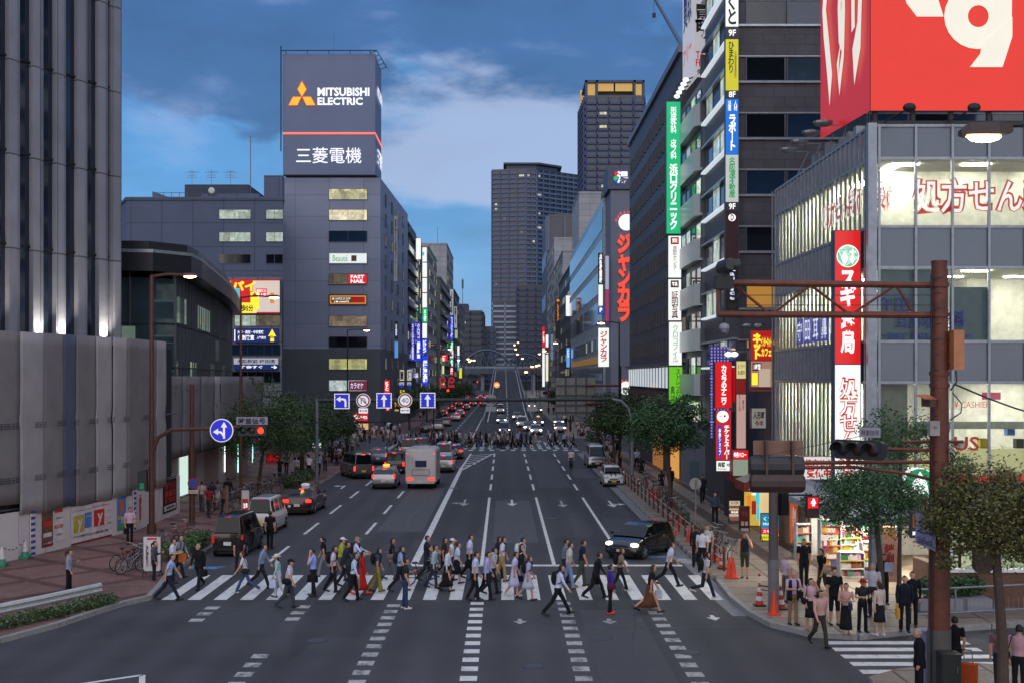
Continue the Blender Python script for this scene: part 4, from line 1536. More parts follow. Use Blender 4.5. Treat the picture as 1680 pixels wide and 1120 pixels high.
for i,ch in enumerate('KARAOKE'):
 a=R(168-i*22)
 mb.text(ch,(cx0+1.32*math.cos(a),Yk-.1,cz0-.1+1.32*math.sin(a)),.34,.4,EJ,bold=.03)
mb.build('emblem_lettering',b)
mb=MB()
mb.text('湯',(XX(1021,Yk),Yk-.42,ZZ(292,Yk)),1.5,1.6,MLW,bold=.05)
mb.build('roof_lettering',b)
mb=MB()
for px,py,m in((1011,286,ERED),(1010,294,EGREEN),(1013,299,EBLUE)):
 mb.cyl((XX(px,Yk),Yk-.4,ZZ(py,Yk)),(XX(px,Yk),Yk-.3,ZZ(py,Yk)),.3,m)
mb.build('roof_emblem',b)
t=thing('vertical_sign','white vertical sign with red katakana hung on the karaoke tower','sign',(XX(990,148),148,ZZ(597,148)))
x0,x1=XX(982,148),XX(999,148)
mb=MB()
mb.box(x0,x1,148,148.4,ZZ(601,148),ZZ(538,148),EWHITE)
mb.build('face',t)
mb=MB()
mb.text('ジャンカラ',((x0+x1)/2,147.98,ZZ(568,148)),.95,3.9,TXR,bold=.03,vert=True)
mb.build('lettering',t)
t=thing('round_sign','round white sign with a red arc of letters by the trees','sign',(XX(1027,147),147,5))
mb=MB()
mb.cyl((XX(1027,147),146.9,ZZ(636,147)),(XX(1027,147),147.2,ZZ(636,147)),.85,EWHITE,n=28)
mb.cyl((XX(1027,147),147.05,0),(XX(1027,147),147.05,ZZ(640,147)),.08,STEEL,n=8)
mb.build('face',t)
mb=MB()
for i,ch in enumerate('KARAOKE'):
 a=R(165-i*25)
 mb.text(ch,(XX(1027,147)+1.0*math.cos(a),146.95,ZZ(636,147)+1.0*math.sin(a)),.28,.34,EJ,bold=.03)
mb.text('ジャン',(XX(1027,147),146.88,ZZ(637,147)),.8,.5,TXK,bold=.03)
mb.build('lettering',t)
# hotel clad in dark tiles
XH=13.5
b=thing('hotel_building','long dark tiled hotel with rows of narrow slot windows','building',(20,106,0))
zh=32.6
mb=MB()
mb.box(XH,36,88,124,0,zh,TILED)
mb.build('wall',b)
mb=MB()
mb.box(XH-.25,36.2,87.8,124.2,zh,zh+.55,mat('hotel coping','7d828c',.5,.3))
mb.build('parapet',b)
cells=[]
z=10.6
r=0
while z<31.5:
 for k in range(17):
  m=GLASSD if random.random()>.04 else LITD
  cells.append((XH,89.6+2.05*k,z,.55,1.25,R(-90),m))
 z+=2.42
windows(b,cells,mat('slot window frame','5a5c62',.5,.4),d=.1)
mb=MB()
mb.box(XH-.1,XH+.1,88.2,123.5,6.9,8.9,GLASSB)
for k in range(18):
 y=88.6+k*2
 mb.box(XH-.16,XH-.1,y,y+.75,7.1,8.8,emit('pale strip lights','dfe8f0',.7))
mb.box(XH-.5,XH,88.2,123.5,8.9,9.15,FRAMEM)
mb.build('glass_band',b)
mb=MB()
for k in range(60):
 y=88.3+k*.59
 mb.box(XH-.22,XH,y,y+.2,3.4,6.8,mat('brown louvre','4c3c38',.6))
mb.build('louvre_band',b)
mb=MB()
mb.box(XH-.1,XH+.02,89,93,.2,3.2,emit('hotel entrance glow','d89a4a',.9,True))
mb.box(XH-.1,XH+.02,98,104,.2,3.0,emit('entrance amber','c08040',.5))
mb.each('entrance',b)
# clinic block
b=thing('clinic_building','grey block with bay windows lit green by the tall clinic sign','building',(20,83,0))
mb=MB()
mb.box(XH,34,77.7,88,0,28.2,mat('clinic wall','6d7075',.6,var=.12,scale=.4))
mb.build('wall',b)
mb=MB()
GRW=mat('pale cladding','b4bcb8',.3,var=.06,scale=.4)
for k in range(7):
 z=5.2+k*3.05
 mb.prism([(XH-.02,78.4),(XH-.5,79.0),(XH-.5,87.6),(XH-.02,87.9)],z+1.55,z+3.02,GRW)
mb.build('bay_cladding',b)
cells=[]
for k in range(8):
 z=4.9+k*3.05+.75
 for j,y in enumerate((79.8,82.0,84.2,86.4)):
  cells.append((XH-.02,y,z,1.9,1.35,R(-90),random.choice([LITD,GLASSD,LITC,GLASSB])))
windows(b,cells,FRAMEM)
mb=MB()
for k in range(8):
 z=5.2+k*3.05
 mb.box(13.2,16.2,77.55,77.72,z+1.6,z+3.0,mat('clinic end panel','53565c',.5,var=.1))
mb.build('end_panel',b)
# rooftop tax-free billboard
t=thing('rooftop_billboard','large white tilted rooftop billboard with red and black lettering','billboard',(15.5,80,28))
mb=MB()
EBB=emit('floodlit board','c9c7cc',.62,True)  # light of the flood lamps put into the face as its own glow
x0,x1=XX(1120,86),XX(1139,80)
mb.add([(x0,86,29.3),(x1,80.2,28.8),(x1,80.2,42),(x0,86,42),(x0+.3,86.4,29.3),(x1+.3,80.5,28.8),(x1+.3,80.5,42),(x0+.3,86.4,42)],[(0,3,2,1),(4,5,6,7),(0,1,5,4),(3,7,6,2)],
EBB)
mb.box(x1,x1+3,80.1,80.5,28.8,42,EBB)
mb.build('face',t)
mb=MB()
rzb=math.atan2(80.2-86,x1-x0)
mb.text('買取',((x0+x1)/2-.05,83.0,34.5),4.2,3.0,TXB,rz=rzb,bold=.03)
mb.text('免税',((x0+x1)/2-.05,83.0,38.5),4.2,3.0,TXR,rz=rzb,bold=.03)
mb.text('フリー',((x0+x1)/2-.05,83.0,31.2),4.2,1.2,TXR,rz=rzb,bold=.02)
mb.text('TAX',(XX(1153,80),80.08,ZZ(90,80)),.95,.5,TXR,bold=.02)
mb.text('FREE',(XX(1153,80),80.08,ZZ(103,80)),.95,.5,TXR,bold=.02)
mb.text('免税',(XX(1153,80),80.08,ZZ(118,80)),.8,.4,TXK,bold=.02)
mb.text('買取',(XX(1153,80),80.08,ZZ(35,80)),1.1,2.4,TXK,bold=.05,vert=True)
mb.build('lettering',t)
mb=MB()
for k in range(5):
 y=80.5+k*1.2
 x=x1+(x0-x1)*k/5
 mb.cyl((x,y,28.8),(x-.5,y-.3,28.55),.05,STEEL,n=6)
 mb.ell((x-.55,y-.3,28.55),(.22,.18,.15),emit('flood lamp head','e8f0ff',1.5))
mb.build('flood_lamp',t)
t=thing('crane','lattice crane boom rising behind the rooftop billboard','crane',(XX(1122,150),150,0))
mb=MB()
CRN=mat('crane blue grey','5f7284',.5,.3)
xm_,zm_=XX(1121,150),ZZ(82,150)
mb.box(xm_-.6,xm_+.6,149.4,150.6,0,zm_,CRN)
mb.build('mast',t)
mb=MB()
xe_,ze_=XX(1064,150),ZZ(-18,150)
for dy,dz in((-.4,0),(.4,0),(0,.7)):
 mb.cyl((xm_,150+dy,zm_+dz),(xe_,150+dy*.4,ze_+dz*.4),.07,CRN,n=5)
for k in range(22):
 f,g=k/22,(k+1)/22
 q=lambda f,dy,dz:(xm_+(xe_-xm_)*f,150+dy*(1-.6*f),zm_+(ze_-zm_)*f+dz*(1-.6*f))
 mb.cyl(q(f,-.4,0),q(g,0,.7),.04,CRN,n=4)
 mb.cyl(q(f,0,.7),q(g,.4,0),.04,CRN,n=4)
mb.build('boom',t)
mb=MB()
mb.cyl((XX(1073,150),150,ZZ(0,150)),(XX(1073,150),150,ZZ(22,150)),.03,DARKMETAL,n=4)
mb.box(XX(1073,150)-.2,XX(1073,150)+.2,149.8,150.2,ZZ(29,150),ZZ(22,150),DARKMETAL)
mb.build('hook',t)
# dark office block with metal sills
b=thing('office_building','dark tiled office tower with long sills and blue banded windows','building',(20,72,0))
YD=66.3
zD=48
mb=MB()
mb.box(XH,40,YD,77.5,0,zD,TILED)
mb.build('wall',b)
SILL=mat('bright metal sill','b6bac0',.3,.7)
cells=[]
mb=MB()
for k in range(14):
 z=ZZ(42,YD)-3.24*k+9.72
 if z<6:
  break
  # camera-facing front: window row above each sill
 mb.box(XH-.1,36,YD-.14,YD,z-.08,z+.04,SILL)
 mb.box(XH-.1,36,YD-.10,YD,z+1.42,z+1.5,SILL)
 for j in range(9):
  x=14.6+j*2.35
  m=random.choice([GLASSD,GLASSD,GLASSB,GLASSB,darkglass('mid glass','33424e')])
  if k==13 or z<12 and j in(0,2):
   m=emit('orange lit room','c8903c',.6)
  cells.append((x+.4,YD-.01,z+.73,2.15,1.3,0,m))
 for j in range(4):
  cells.append((XH,YD+2.0+j*2.45,z+.73,2.3,1.5,R(-90),GLASSB if random.random()>.2 else LITC))
 mb.box(XH-.3,XH,YD+.6,77.4,z-.14,z-.02,emit('sill light line','dfe9f2',.8))
 mb.box(XH-.3,XH,YD+.6,77.4,z+1.5,z+1.62,SILL)
windows(b,cells,FRAMEM)
mb.build('sill_band',b)
# column of stacked sign panels on its corner
x0c,x1c=1190,1212
Ys=65.6
board('sign_column','tall column of stacked tenant panels on the dark office corner',x0c,x1c,-60,432,Ys,[(0,.212,EWHITE),(.212,.253,mat('panel dark','3a3b40',.5)),(.253,.425,
emit('panel yellow','d8d030',.75)),(.425,.452,mat('panel dark','3a3b40',.5)),(.452,.638,emit('panel blue','1c72d8',.85)),(.638,.797,emit('panel pale','c4ccc8',.75)),(.797,
.825,mat('panel dark','3a3b40',.5)),(.825,1.0,mat('panel blackred','3a1618',.5))],[('とくと',.5,.13,.6,.15,TXK,.03,1),('9F',.5,.233,.55,.022,TXW,.02),('ひまわり',.42,.315,.42,.105,
TXK,.02,1),('法律事務所',.75,.34,.16,.09,TXK,.0,1),('8F',.5,.438,.5,.02,TXW,.02),('人材',.75,.476,.26,.034,TXW,.01,1),('派遣',.3,.476,.26,.034,TXW,.01,1),('ラポート',.5,.565,.55,.12,TXW,
.04,1),('名阪凍不動産',.5,.715,.48,.135,TXG,.02,1),('9F',.5,.811,.5,.02,TXW,.02),('disc',.5,.848,.55,.1,TXW),('D',.5,.848,.25,.02,PDR,.03)],depth=.35,cat='sign column')
board('sign_panel','black vertical panel with white script below the stacked tenant panels',x0c,x1c,433,520,Ys,mat('panel black','191516',.4),[('L',.5,.08,.5,.12,TXP,.0),('a',
.5,.2,.35,.06,TXP),('d',.5,.29,.35,.08,TXP),('o',.5,.38,.35,.06,TXP),('l',.5,.47,.2,.08,TXP),('c',.5,.56,.35,.06,TXP),('e',.5,.65,.35,.06,TXP),('松本',.5,.86,.6,.14,CASE,.0,
1)],depth=.35)
# ---- clinic sign column
Yc=85.5
t=board('vertical_sign','tall glowing green clinic sign with white vertical lettering',1093,1117,167,384,Yc,emit('clinic green','12b878',.9,True),[('形成外科',.5,.14,.42,.2,TXW,
.02,1),('皮フ科',.5,.36,.42,.15,TXW,.02,1),('浜口クリニック',.5,.72,.58,.5,TXW,.035,1)],depth=.5)
board('vertical_sign','white purchase centre sign panel under the green clinic sign',1096,1118,387,456,Yc,EWHITE,[(None,.5,.12,.6,.17,PR),('買取',.5,.12,.4,.1,TXW),('買取センター',
.5,.58,.3,.66,PDR,.0,1)],depth=.45)
board('vertical_sign','white photo studio sign panel with a brown mark',1096,1118,458,526,Yc,EWHITE,[(None,.5,.12,.6,.17,PBR),('写真',.5,.12,.4,.1,TXW),('証明写真',.5,.62,.5,.66,
PDR,.01,1)],depth=.45)
board('vertical_sign','white sign panel with green katakana above the lime panel',1097,1119,528,599,Yc,EWHITE,[('クロコフィル',.5,.5,.42,.86,TXG,.0,1)],depth=.45)
ELIME=emit('lime sign face','6ac41e',.85,True)
board('vertical_sign','lime green stretching studio sign at the foot of the sign column',1097,1120,601,662,Yc,ELIME,[('ストレッチ',.66,.42,.3,.7,TXK,.01,1),('専門店',.28,.72,.3,.4,
TXK,.01,1)],depth=.45)
board('shop_sign','white and lime stretching studio board above the street trees',1124,1159,659,692,80,[(0,1,emit('white lime face','e4ecd0',1.0,True))],[(None,.08,.5,.14,
.9,ELIME),('ストレッチ',.6,.35,.66,.26,TXK,.0),('専門店',.6,.68,.45,.24,TXK,.0)],depth=.3)
# ---- cluster of low shops between the office tower and the pharmacy block
b=thing('shop_building','low cluttered shop building beside the pharmacy block','building',(20,62,0))
mb=MB()
mb.box(13.6,30,57.6,66.1,0,9.6,mat('cluttered shop wall','3b3a3d',.7,var=.2))
mb.box(12.6,13.6,64.6,66.1,0,6.1,mat('dark shop side','2f2e31',.6))
mb.build('wall',b)
mb=MB()
for k in range(5):
 mb.cyl((14.0+k*.45,57.5,ZZ(690,58)),(14.0+k*.45,57.5,ZZ(640,58)),.03,STEEL,n=6)
mb.box(13.8,16,57.45,57.55,ZZ(666,58),ZZ(664,58),STEEL)
mb.build('railing',b)
mb=MB()
LED=emit('violet light strip','8d86e0',.9)
for k in range(6):
 x=XX(1160+k*5.2,66)
 z=ZZ(572,66)
 while z>ZZ(714,66):
  mb.box(x-.035,x+.035,64.5,64.58,z-.05,z+.05,LED)
  z-=.17
mb.box(XX(1158,66),XX(1188,66),64.6,64.7,ZZ(714,66),ZZ(570,66),mat('violet lattice','4a4568',.5))
for z in(ZZ(597,66),ZZ(620,66),ZZ(646,66),ZZ(690,66)):
 mb.box(XX(1157,66),XX(1189,66),64.4,64.5,z-.03,z+.03,LED)
mb.build('light_lattice',b)
t=board('vertical_sign','bright red camera shop sign with vertical white katakana',1173,1201,593,669,61.5,emit('camera shop red','d4121a',.9,True),[('カメラのナニワ',.52,.5,.32,.86,
TXW,.045,1)],depth=.6,casing=PDR)
board('vertical_sign','second red panel standing behind the camera shop sign',1201,1210,602,660,62.3,EDR,[(None,.5,.5,.2,.9,ERED)],depth=.3,casing=PDR)
board('vertical_sign','red ticket shop sign with a round face mark and a violet strip',1174,1200,672,754,61.3,emit('ticket shop red','c8202a',.85,True),[('disc',.45,.13,.74,
.2,TXW),('disc',.33,.12,.14,.2,PDR),('disc',.57,.12,.14,.2,PDR),(None,.26,.62,.26,.62,emit('violet strip','4a3ac8',.7)),('チケットスーパー',.7,.64,.36,.68,TXW,.04,1),('金券ショップ',.26,
.63,.17,.54,TXW,.02,1)],depth=.5)
board('shop_sign','small white exchange sign below the ticket shop sign',1175,1199,755,772,61.2,EWHITE,[('両替',.36,.38,.5,.5,TXK,.04),('Exchange',.4,.8,.6,.2,TXK,.01),('両替',
.82,.4,.24,.3,TXK,.02)],depth=.4)
board('vertical_sign','tall faded pink banner sign with a yellow heading',1208,1224,592,735,61,[(0,.2,emit('yellow heading','e0d490',.8)),(.2,.38,PR),(.38,1,emit('faded pink',
'd8b0a4',.6))],[('金・プラチナ',.5,.06,.7,.05,PR,.01),('高価買取中',.5,.13,.7,.05,TXK,.01),('ブランド品',.32,.46,.2,.22,PDR,.01,1),('時計',.7,.5,.2,.12,PDR,.01,1)],depth=.4)
board('billboard','red billboard with fat yellow internet cafe lettering',1231,1267,542,641,58.5,[(0,.5,emit('net cafe red','b81a20',.75,True)),(.5,1,emit('price list','c89a80',
.5))],[('ネット',.3,.26,.42,.42,TXY,.07,1),('インターネット',.72,.19,.46,.17,TXY,.05),('カフェ',.72,.36,.46,.14,TXY,.05),(None,.3,.6,.4,.13,PDR),('1時間',.3,.6,.3,.1,TXW,.02),(None,.2,.8,
.26,.2,TXY),(None,.65,.78,.5,.3,emit('price plan','d8c4b0',.6)),(None,.5,.96,1,.06,PDR)],depth=.4)
t=thing('wall_lamp','pair of hooded lamps over the net cafe billboard','lamp',(XX(1240,58),57.6,ZZ(535,58)))
mb=MB()
for px in(1222,1239):
 x=XX(px,58)
 mb.cyl((x,57.6,ZZ(536,58)),(x+.25,57,ZZ(534,58)),.03,DARKMETAL,n=6)
 mb.ell((x,57.4,ZZ(536,58)),(.26,.22,.14),mat('lamp hood','8c95a0',.4,.4),fn=lambda d:1 if d[2]>-.1 else .4)
mb.build('lamp_head',t)
t=thing('spot_lamp','twin white spot lamps on a bracket above the camera shop sign','lamp',(XX(1200,60),60,ZZ(582,60)))
mb=MB()
for px in(1195,1205):
 x=XX(px,60)
 mb.ell((x,60,ZZ(581,60)),(.2,.2,.13),emit('spot lamp face','f4f4f0',1.6))
mb.tube([(XX(1196,60),60.2,ZZ(577,60)),(XX(1228,60),60.2,ZZ(577,60)),(XX(1228,60),60.2,ZZ(590,60))],.05,STEEL,6)
mb.build('lamp_head',t)
board('shop_sign','grey shop board with brush style dark lettering',1233,1257,669,702,58.3,emit('brush board','a8a49c',.45),[('人形町',.5,.35,.8,.4,TXK,.03),('今半',.5,.75,.6,.3,
PDR,.03)],depth=.4)
board('shop_sign','small red and white shop box sign beside the awning',1202,1228,738,780,60,[(0,.35,ERED),(.35,1,emit('pale green box','a8b8a0',.5))],[('金券ハロー',.45,.17,.8,
.22,TXW,.03)],depth=.8,casing=PDR)
# ticket shop frontage: lit window, awnings
t=thing('storefront','lit ticket shop front with yellow posters under the awnings','shop',(13,61.5,0))
mb=MB()
mb.box(12.7,13.6,60.9,61.1,.2,3.2,emit('yellow shop poster wall','d8b850',.7,True))
mb.box(13.45,13.6,57.7,60.9,.2,2.9,emit('warm shop inside','e8c890',.8,True))
mb.build('pane',t)
mb=MB()
for(u,z,m)in((12.78,2.4,EYEL),(12.78,1.5,EORG),(13.05,2.2,EWHITE),(13.25,1.7,ECYAN),(13.3,.9,ECYAN),(13.05,1.2,EDR)):
 mb.box(u,u+.22,60.84,60.9,z-.4,z+.3,m)
mb.build('poster',t)
for nm,lb,x0,x1,y0,y1,z0,z1,m in(('awning','yellow and red shop awning over the ticket shop',12.0,13.6,60.2,62.6,3.0,3.6,mat('yellow awning cloth','c8b41e',.7)),('awning',
'grey and brown shop awning next to the yellow one',12.0,13.6,57.6,60.0,2.75,3.3,mat('grey awning cloth','9a958c',.7))):
 t=thing(nm,lb,'awning',(x0,y0,z0))
 mb=MB()
 mb.add([(x0,y0,z0),(x0,y1,z0),(x1,y1,z1),(x1,y0,z1),(x0,y0,z0-.05),(x0,y1,z0-.05),(x1,y1,z1-.05),(x1,y0,z1-.05)],[(0,3,2,1),(4,5,6,7),(0,1,5,4),(1,2,6,5),(2,3,7,6),(3,0,4,
7)],m)
 mb.build('canopy',t)
 mb=MB()
 mb.box(x0-.02,x0,y0,y1,z0-.45,z0,mat('awning valance','7c2a22',.6))
 mb.add([(x0,y0-.01,z0-.45),(x1,y0-.01,z0-.45),(x1,y0-.01,z1),(x0,y0-.01,z0)],[(0,1,2,3)],mat('awning valance','7c2a22',.6))
 mb.build('valance',t)
 if 'grey' in lb:
  mb=MB()
  mb.text('人形町今半',((x0+x1)/2,y0-.02,z0-.22),1.2,.26,TXW,bold=.01)
  mb.build('lettering',t)
def a_board(label,x,y,w,h,face,items,rz=0.0,name='standing_sign',leg=True):
 t=thing(name,label,'standing sign',(x,y,.15),rz)
 mb=MB()
 mb.box(-w/2,w/2,-.04,.04,.12,h,CASE)
 o=mb.build('frame',t,world=False)
 mb=MB()
 mb.box(-w/2+.04,w/2-.04,-.055,-.04,.2,h-.05,face)
 mb.build('face',t,world=False)
 if items:
  mb=MB()
  for it in items:
   s,u,v,ww,hh,m=it[:6]
   if s is None:
    mb.box((u-.5-ww/2)*w,(u-.5+ww/2)*w,-.062,-.055,h-(v+hh/2)*h,h-(v-hh/2)*h,m)
   else:
    mb.text(s,((u-.5)*w,-.064,h-v*h),ww*w,hh*h,m,bold=.02,depth=.005)
  mb.build('lettering',t,world=False)
 mb=MB()
 for sx in(-1,1):
  mb.tube([(sx*(w/2-.05),-.25,0),(sx*(w/2-.05),0,.3),(sx*(w/2-.05),.25,0)],.02,DARKMETAL,6)
 mb.build('stand',t,world=False)
 return t
x,y=G(1205,862)
a_board('white menu board with pink and yellow price lists by the ticket shop',x,y,.65,1.25,emit('menu board face','e4d8c0',.55),[(None,.5,.3,.9,.12,PY),(None,.5,.52,.9,.16,
PR),(None,.5,.8,.9,.18,mat('board pink','d89a90',.5)),('価格表',.5,.12,.6,.1,PR),('商品券',.5,.52,.6,.1,TXW)])
x,y=G(1221,876)
a_board('dark red standing board next to the white menu board',x,y,.55,1.3,mat('board dark red','57161a',.5),[('今半',.5,.3,.6,.25,mat('faded red print','8c4a44',.5)),(None,
.32,.68,.25,.16,PW),(None,.68,.68,.25,.16,PW),(None,.5,.92,.8,.1,PW)])
x,y=G(1263,892)
a_board('lit blue, red and yellow pharmacy stand sign behind the signal pole',x,y,.9,1.35,emit('stand sign blue','1c8cb4',.8),[(None,.5,.64,.92,.2,ERED),(None,.5,.86,.92,.2,
EYEL),('くすり',.5,.2,.7,.14,TXW),('化粧品 日用品',.5,.38,.8,.09,TXW),('スギ薬局',.5,.64,.75,.13,TXW),('処方せん受付',.5,.86,.75,.1,TXK)])
# ================================================================ pharmacy block: real rooms behind glass
YF,XL=42.5,13.5
b=thing('pharmacy_building','glass fronted corner block with lit floors, white canopy and clinic lettering','building',(20,50,0))
SPD=mat('spandrel glass','4d5866',.12,var=.12,scale=.3,spec=.8)
MUL=mat('facade mullion','8a9098',.4,.5)
FLOORS=[(4.15,7.8),(9.3,12.0),(13.5,16.0)]
IWALL=mat('interior white wall','cfccc6',.8)
mb=MB()
for z0,z1 in((3.3,4.15),(7.8,9.3),(12.0,13.5),(16.0,17.2)):
 mb.prism([(XL+.12,YF+.12),(34,YF+.12),(34,57.4),(XL+.12,57.4)],z0,z1,IWALL)
mb.box(19,34,47.5,57.4,0,17,IWALL)
mb.box(XL+.05,20,57.3,57.5,0,17.2,IWALL)
mb.box(33.8,34,YF+.15,50,0,17.2,IWALL)
mb.build('wall',b)
mb=MB()
for z0,z1 in((3.3,4.15),(7.8,9.3),(12.0,13.5),(16.0,17.2)):
 mb.box(XL,34,YF,YF+.1,z0,z1,SPD)
 mb.box(XL,XL+.1,YF+.1,57.5,z0,z1,SPD)
mb.build('spandrel',b)
mb=MB()
for k in range(16):
 x=XL+.27+k*1.343
 if x>34:
  break
 mb.box(x-.045,x+.045,YF-.09,YF,3.3,17.25,MUL)
for k in range(25):
 y=YF+.6+k*.62
 mb.box(XL-.07,XL,y-.025,y+.025,3.3,17.25,MUL)
mb.box(XL-.16,XL+.16,YF-.16,YF+.1,3.3,17.28,MUL)
for z in(4.15,7.8,9.3,12.0,13.5,16.0,17.2):
 mb.box(XL-.03,34,YF-.06,YF,z-.05,z+.05,MUL)
 mb.box(XL-.05,XL,YF,57.5,z-.05,z+.05,MUL)
mb.build('mullion',b)
CG=clearglass()
mb=MB()
for z0,z1 in FLOORS:
 mb.quad((XL,YF+.04,z0),(34,YF+.04,z0),(34,YF+.04,z1),(XL,YF+.04,z1),CG)
 mb.quad((XL+.04,YF+.1,z0),(XL+.04,YF+.1,z1),(XL+.04,57.4,z1),(XL+.04,57.4,z0),CG)
mb.build('glazing',b)
CEIL=emit('office ceiling light','fff4de',85.0,True)
CEIL2=emit('shop ceiling light','fff6e4',90.0,True)
mb=MB()
for k,(z0,z1)in enumerate(FLOORS):
 m=CEIL2 if k==0 else CEIL
 for j in range(7):
  x=XL+1.6+j*2.7
  mb.box(x-.5,x+.5,YF+1.0,YF+1.25,z1-.04,z1-.01,m)
  mb.box(x-.5,x+.5,YF+3.6,YF+3.8,z1-.04,z1-.01,m)
 for j in range(4):
  y=YF+2.2+j*3.6
  mb.box(XL+1.1,XL+1.5,y-.8,y+.8,z1-.04,z1-.01,m)
mb.build('ceiling_light',b)
# upright louvre blinds behind the street-side glass and along part of the front
LOUV=mat('pale louvre blind','d0d4c4',.7,var=.06)
mb=MB()
for z0,z1 in FLOORS:
 y=YF+.5
 while y<57.2:
  mb.obox((XL+.36,y,(z0+z1)/2),(.42,.02,z1-z0-.06),R(58),LOUV)
  y+=.62
mb.build('louvre_blind',b)
mb=MB()
BL=mat('white roller blind','d8d6cc',.8)
mb.box(XL+.45,30,YF+2.2,YF+2.23,13.5,15.9,BL)
mb.box(XL+.4,XL+2.9,YF+.2,YF+.23,9.35,11.95,mat('blue tinted film','3f5a66',.3))
mb.box(XL+2.95,XL+4.35,YF+.2,YF+.23,9.35,11.3,mat('blue tinted film','3f5a66',.3))
mb.box(XL+.4,XL+1.5,YF+.5,YF+.53,4.2,7.75,mat('grey blind','8a8878',.8))
mb.box(XL+7,XL+8.2,YF+.7,YF+.73,9.35,12,BL)
mb.build('blind',b)
mb=MB()
TXO=emit('red outline lettering','c83a34',.5)
for s,bold,m,yy in(('処方せん受付',.075,TXO,YF-.02),('処方せん受付',.012,emit('white window lettering','f4f0e8',.8),YF-.035)):
 mb.text(s,(XX(1632,YF),yy,ZZ(322,YF)),270*YF/F+(.12 if bold>.05 else 0),56*YF/F+(.12 if bold>.05 else 0),m,bold=bold)
 mb.text('受付',(XX(1450,YF),yy,ZZ(322,YF)),26*YF/F,52*YF/F,m,bold=bold)
 mb.text('処方せん受付',(XL-.01-(.0 if bold>.05 else .015),46.2,14.7),5.5,1.2,m,rz=R(-90),bold=bold)
mb.text('守田',(XX(1465,YF),YF-.02,ZZ(500,YF)),55*YF/F,26*YF/F,TXB,bold=.0)
mb.text('耳鼻咽喉科',(XX(1525,YF),YF-.02,ZZ(528,YF)),110*YF/F,22*YF/F,TXB,bold=.0)
mb.text('大阪駅前 耳鼻咽喉クリニック',(XX(1520,YF),YF-.02,ZZ(553,YF)),150*YF/F,15*YF/F,TXB,bold=.0)
mb.text('科',(XX(1571,YF),YF-.02,ZZ(523,YF)),24*YF/F,26*YF/F,TXB,bold=.02)
mb.each('window_lettering',b)
# coffee / shop floor behind band 1
mb=MB()
CT=mat('shop counter','9a9588',.6)
mb.box(XL+2.5,XL+11,YF+2.6,YF+3.2,4.15,5.2,emit('lit counter front','d0c898',.5))
mb.box(XL+2.3,XL+6.8,YF+2.2,YF+2.5,6.0,6.28,mat('shop pelmet','5a5c58',.6))
for k in range(26):
 x=XL+2.4+random.random()*9
 z=5.22+random.choice([0,.5])
 mb.box(x,x+.3,YF+2.7,YF+3.0,z,z+.15+random.random()*.25,random.choice([PR,PW,PB,PY,BLACK,PW]))
mb.build('shop_fitting',b)
mb=MB()
mb.text('¥ CASHIER',(XX(1594,YF+2.2),YF+2.15,ZZ(663,YF+2.2)),62*YF/F,11*YF/F,TXO,bold=.0)
mb.text('PLUS',(XX(1567,YF+1),YF+1.0,ZZ(727,YF+1)),80*YF/F,24*YF/F,TXO,bold=.02)
for px in(1478,1563,1612):
 mb.box(XX(px-14,YF+2),XX(px+14,YF+2),YF+2.16,YF+2.19,ZZ(680,YF+2),ZZ(672,YF+2),PW)
mb.box(XX(1610,YF+3),XX(1640,YF+3),YF+2.9,YF+2.95,ZZ(655,YF+3),ZZ(643,YF+3),mat('magenta tag','a8305a',.6))
mb.build('shop_lettering',b)
# blue eye-clinic film strip on the street side and canopy sign
mb=MB()
x=XL-.03
for k,ch in enumerate('守田耳鼻咽喉'):
 y=52.6-k*1.35
 mb.box(x-.01,x,y-.5,y+.5,9.5,10.6,emit('blue clinic tile','3434b0',.55))
 mb.text(ch,(x-.02,y,10.05),.8,.9,TXP,rz=R(-90),bold=.01,depth=.01)
mb.build('clinic_lettering',b)
# street canopy
CAN=mat('grey white canopy','9b9ca0',.5,var=.08)
mb=MB()
sec=[(12.15,2.72),(12.15,2.95),(13.5,3.5),(13.5,3.2)]
mb.loft([[(x,56.5,z)for x,z in sec],[(x,42.4,z)for x,z in sec]],CAN)
mb.add([(12.15,41.2,2.72),(34,41.2,2.72),(34,42.5,3.2),(12.15,42.5,3.2),(12.15,41.2,2.95),(34,41.2,2.95),(34,42.5,3.5),(12.15,42.5,3.5)],[(0,1,5,4),(4,5,6,7),(0,3,2,1),(0,
4,7,3),(1,2,6,5),(2,3,7,6)],CAN)
mb.build('canopy',b)
# ground floor: pillar, side wall, shop interior
mb=MB()
mb.box(13.5,13.9,51.6,57.4,.15,3.3,mat('beige side wall','8a765c',.6,var=.12,tile=(1.4,.9)))
mb.box(13.55,13.95,42.6,43.0,.15,3.3,MUL)
mb.box(13.6,19,51.2,51.4,.15,3.3,IWALL)
mb.box(17.4,33.8,46.3,46.5,.15,3.3,mat('cafe back wall','8d9486',.7))
mb.build('lower_wall',b)
mb=MB()
for(xx,yy)in((14.05,48.9),(14.2,44.4),(14.2,46.3),(15.6,46.9),(16.4,44.5),(19,44.2),(22,44.2),(25,44.2)):
 mb.box(xx-.45,xx+.45,yy-.3,yy+.3,3.18,3.22,CEIL2)
mb.build('shop_light',b)
mb=MB()
mb.quad((17.3,YF+.04,.2),(33.5,YF+.04,.2),(33.5,YF+.04,3.2),(17.3,YF+.04,3.2),CG)
mb.build('shop_glazing',b)
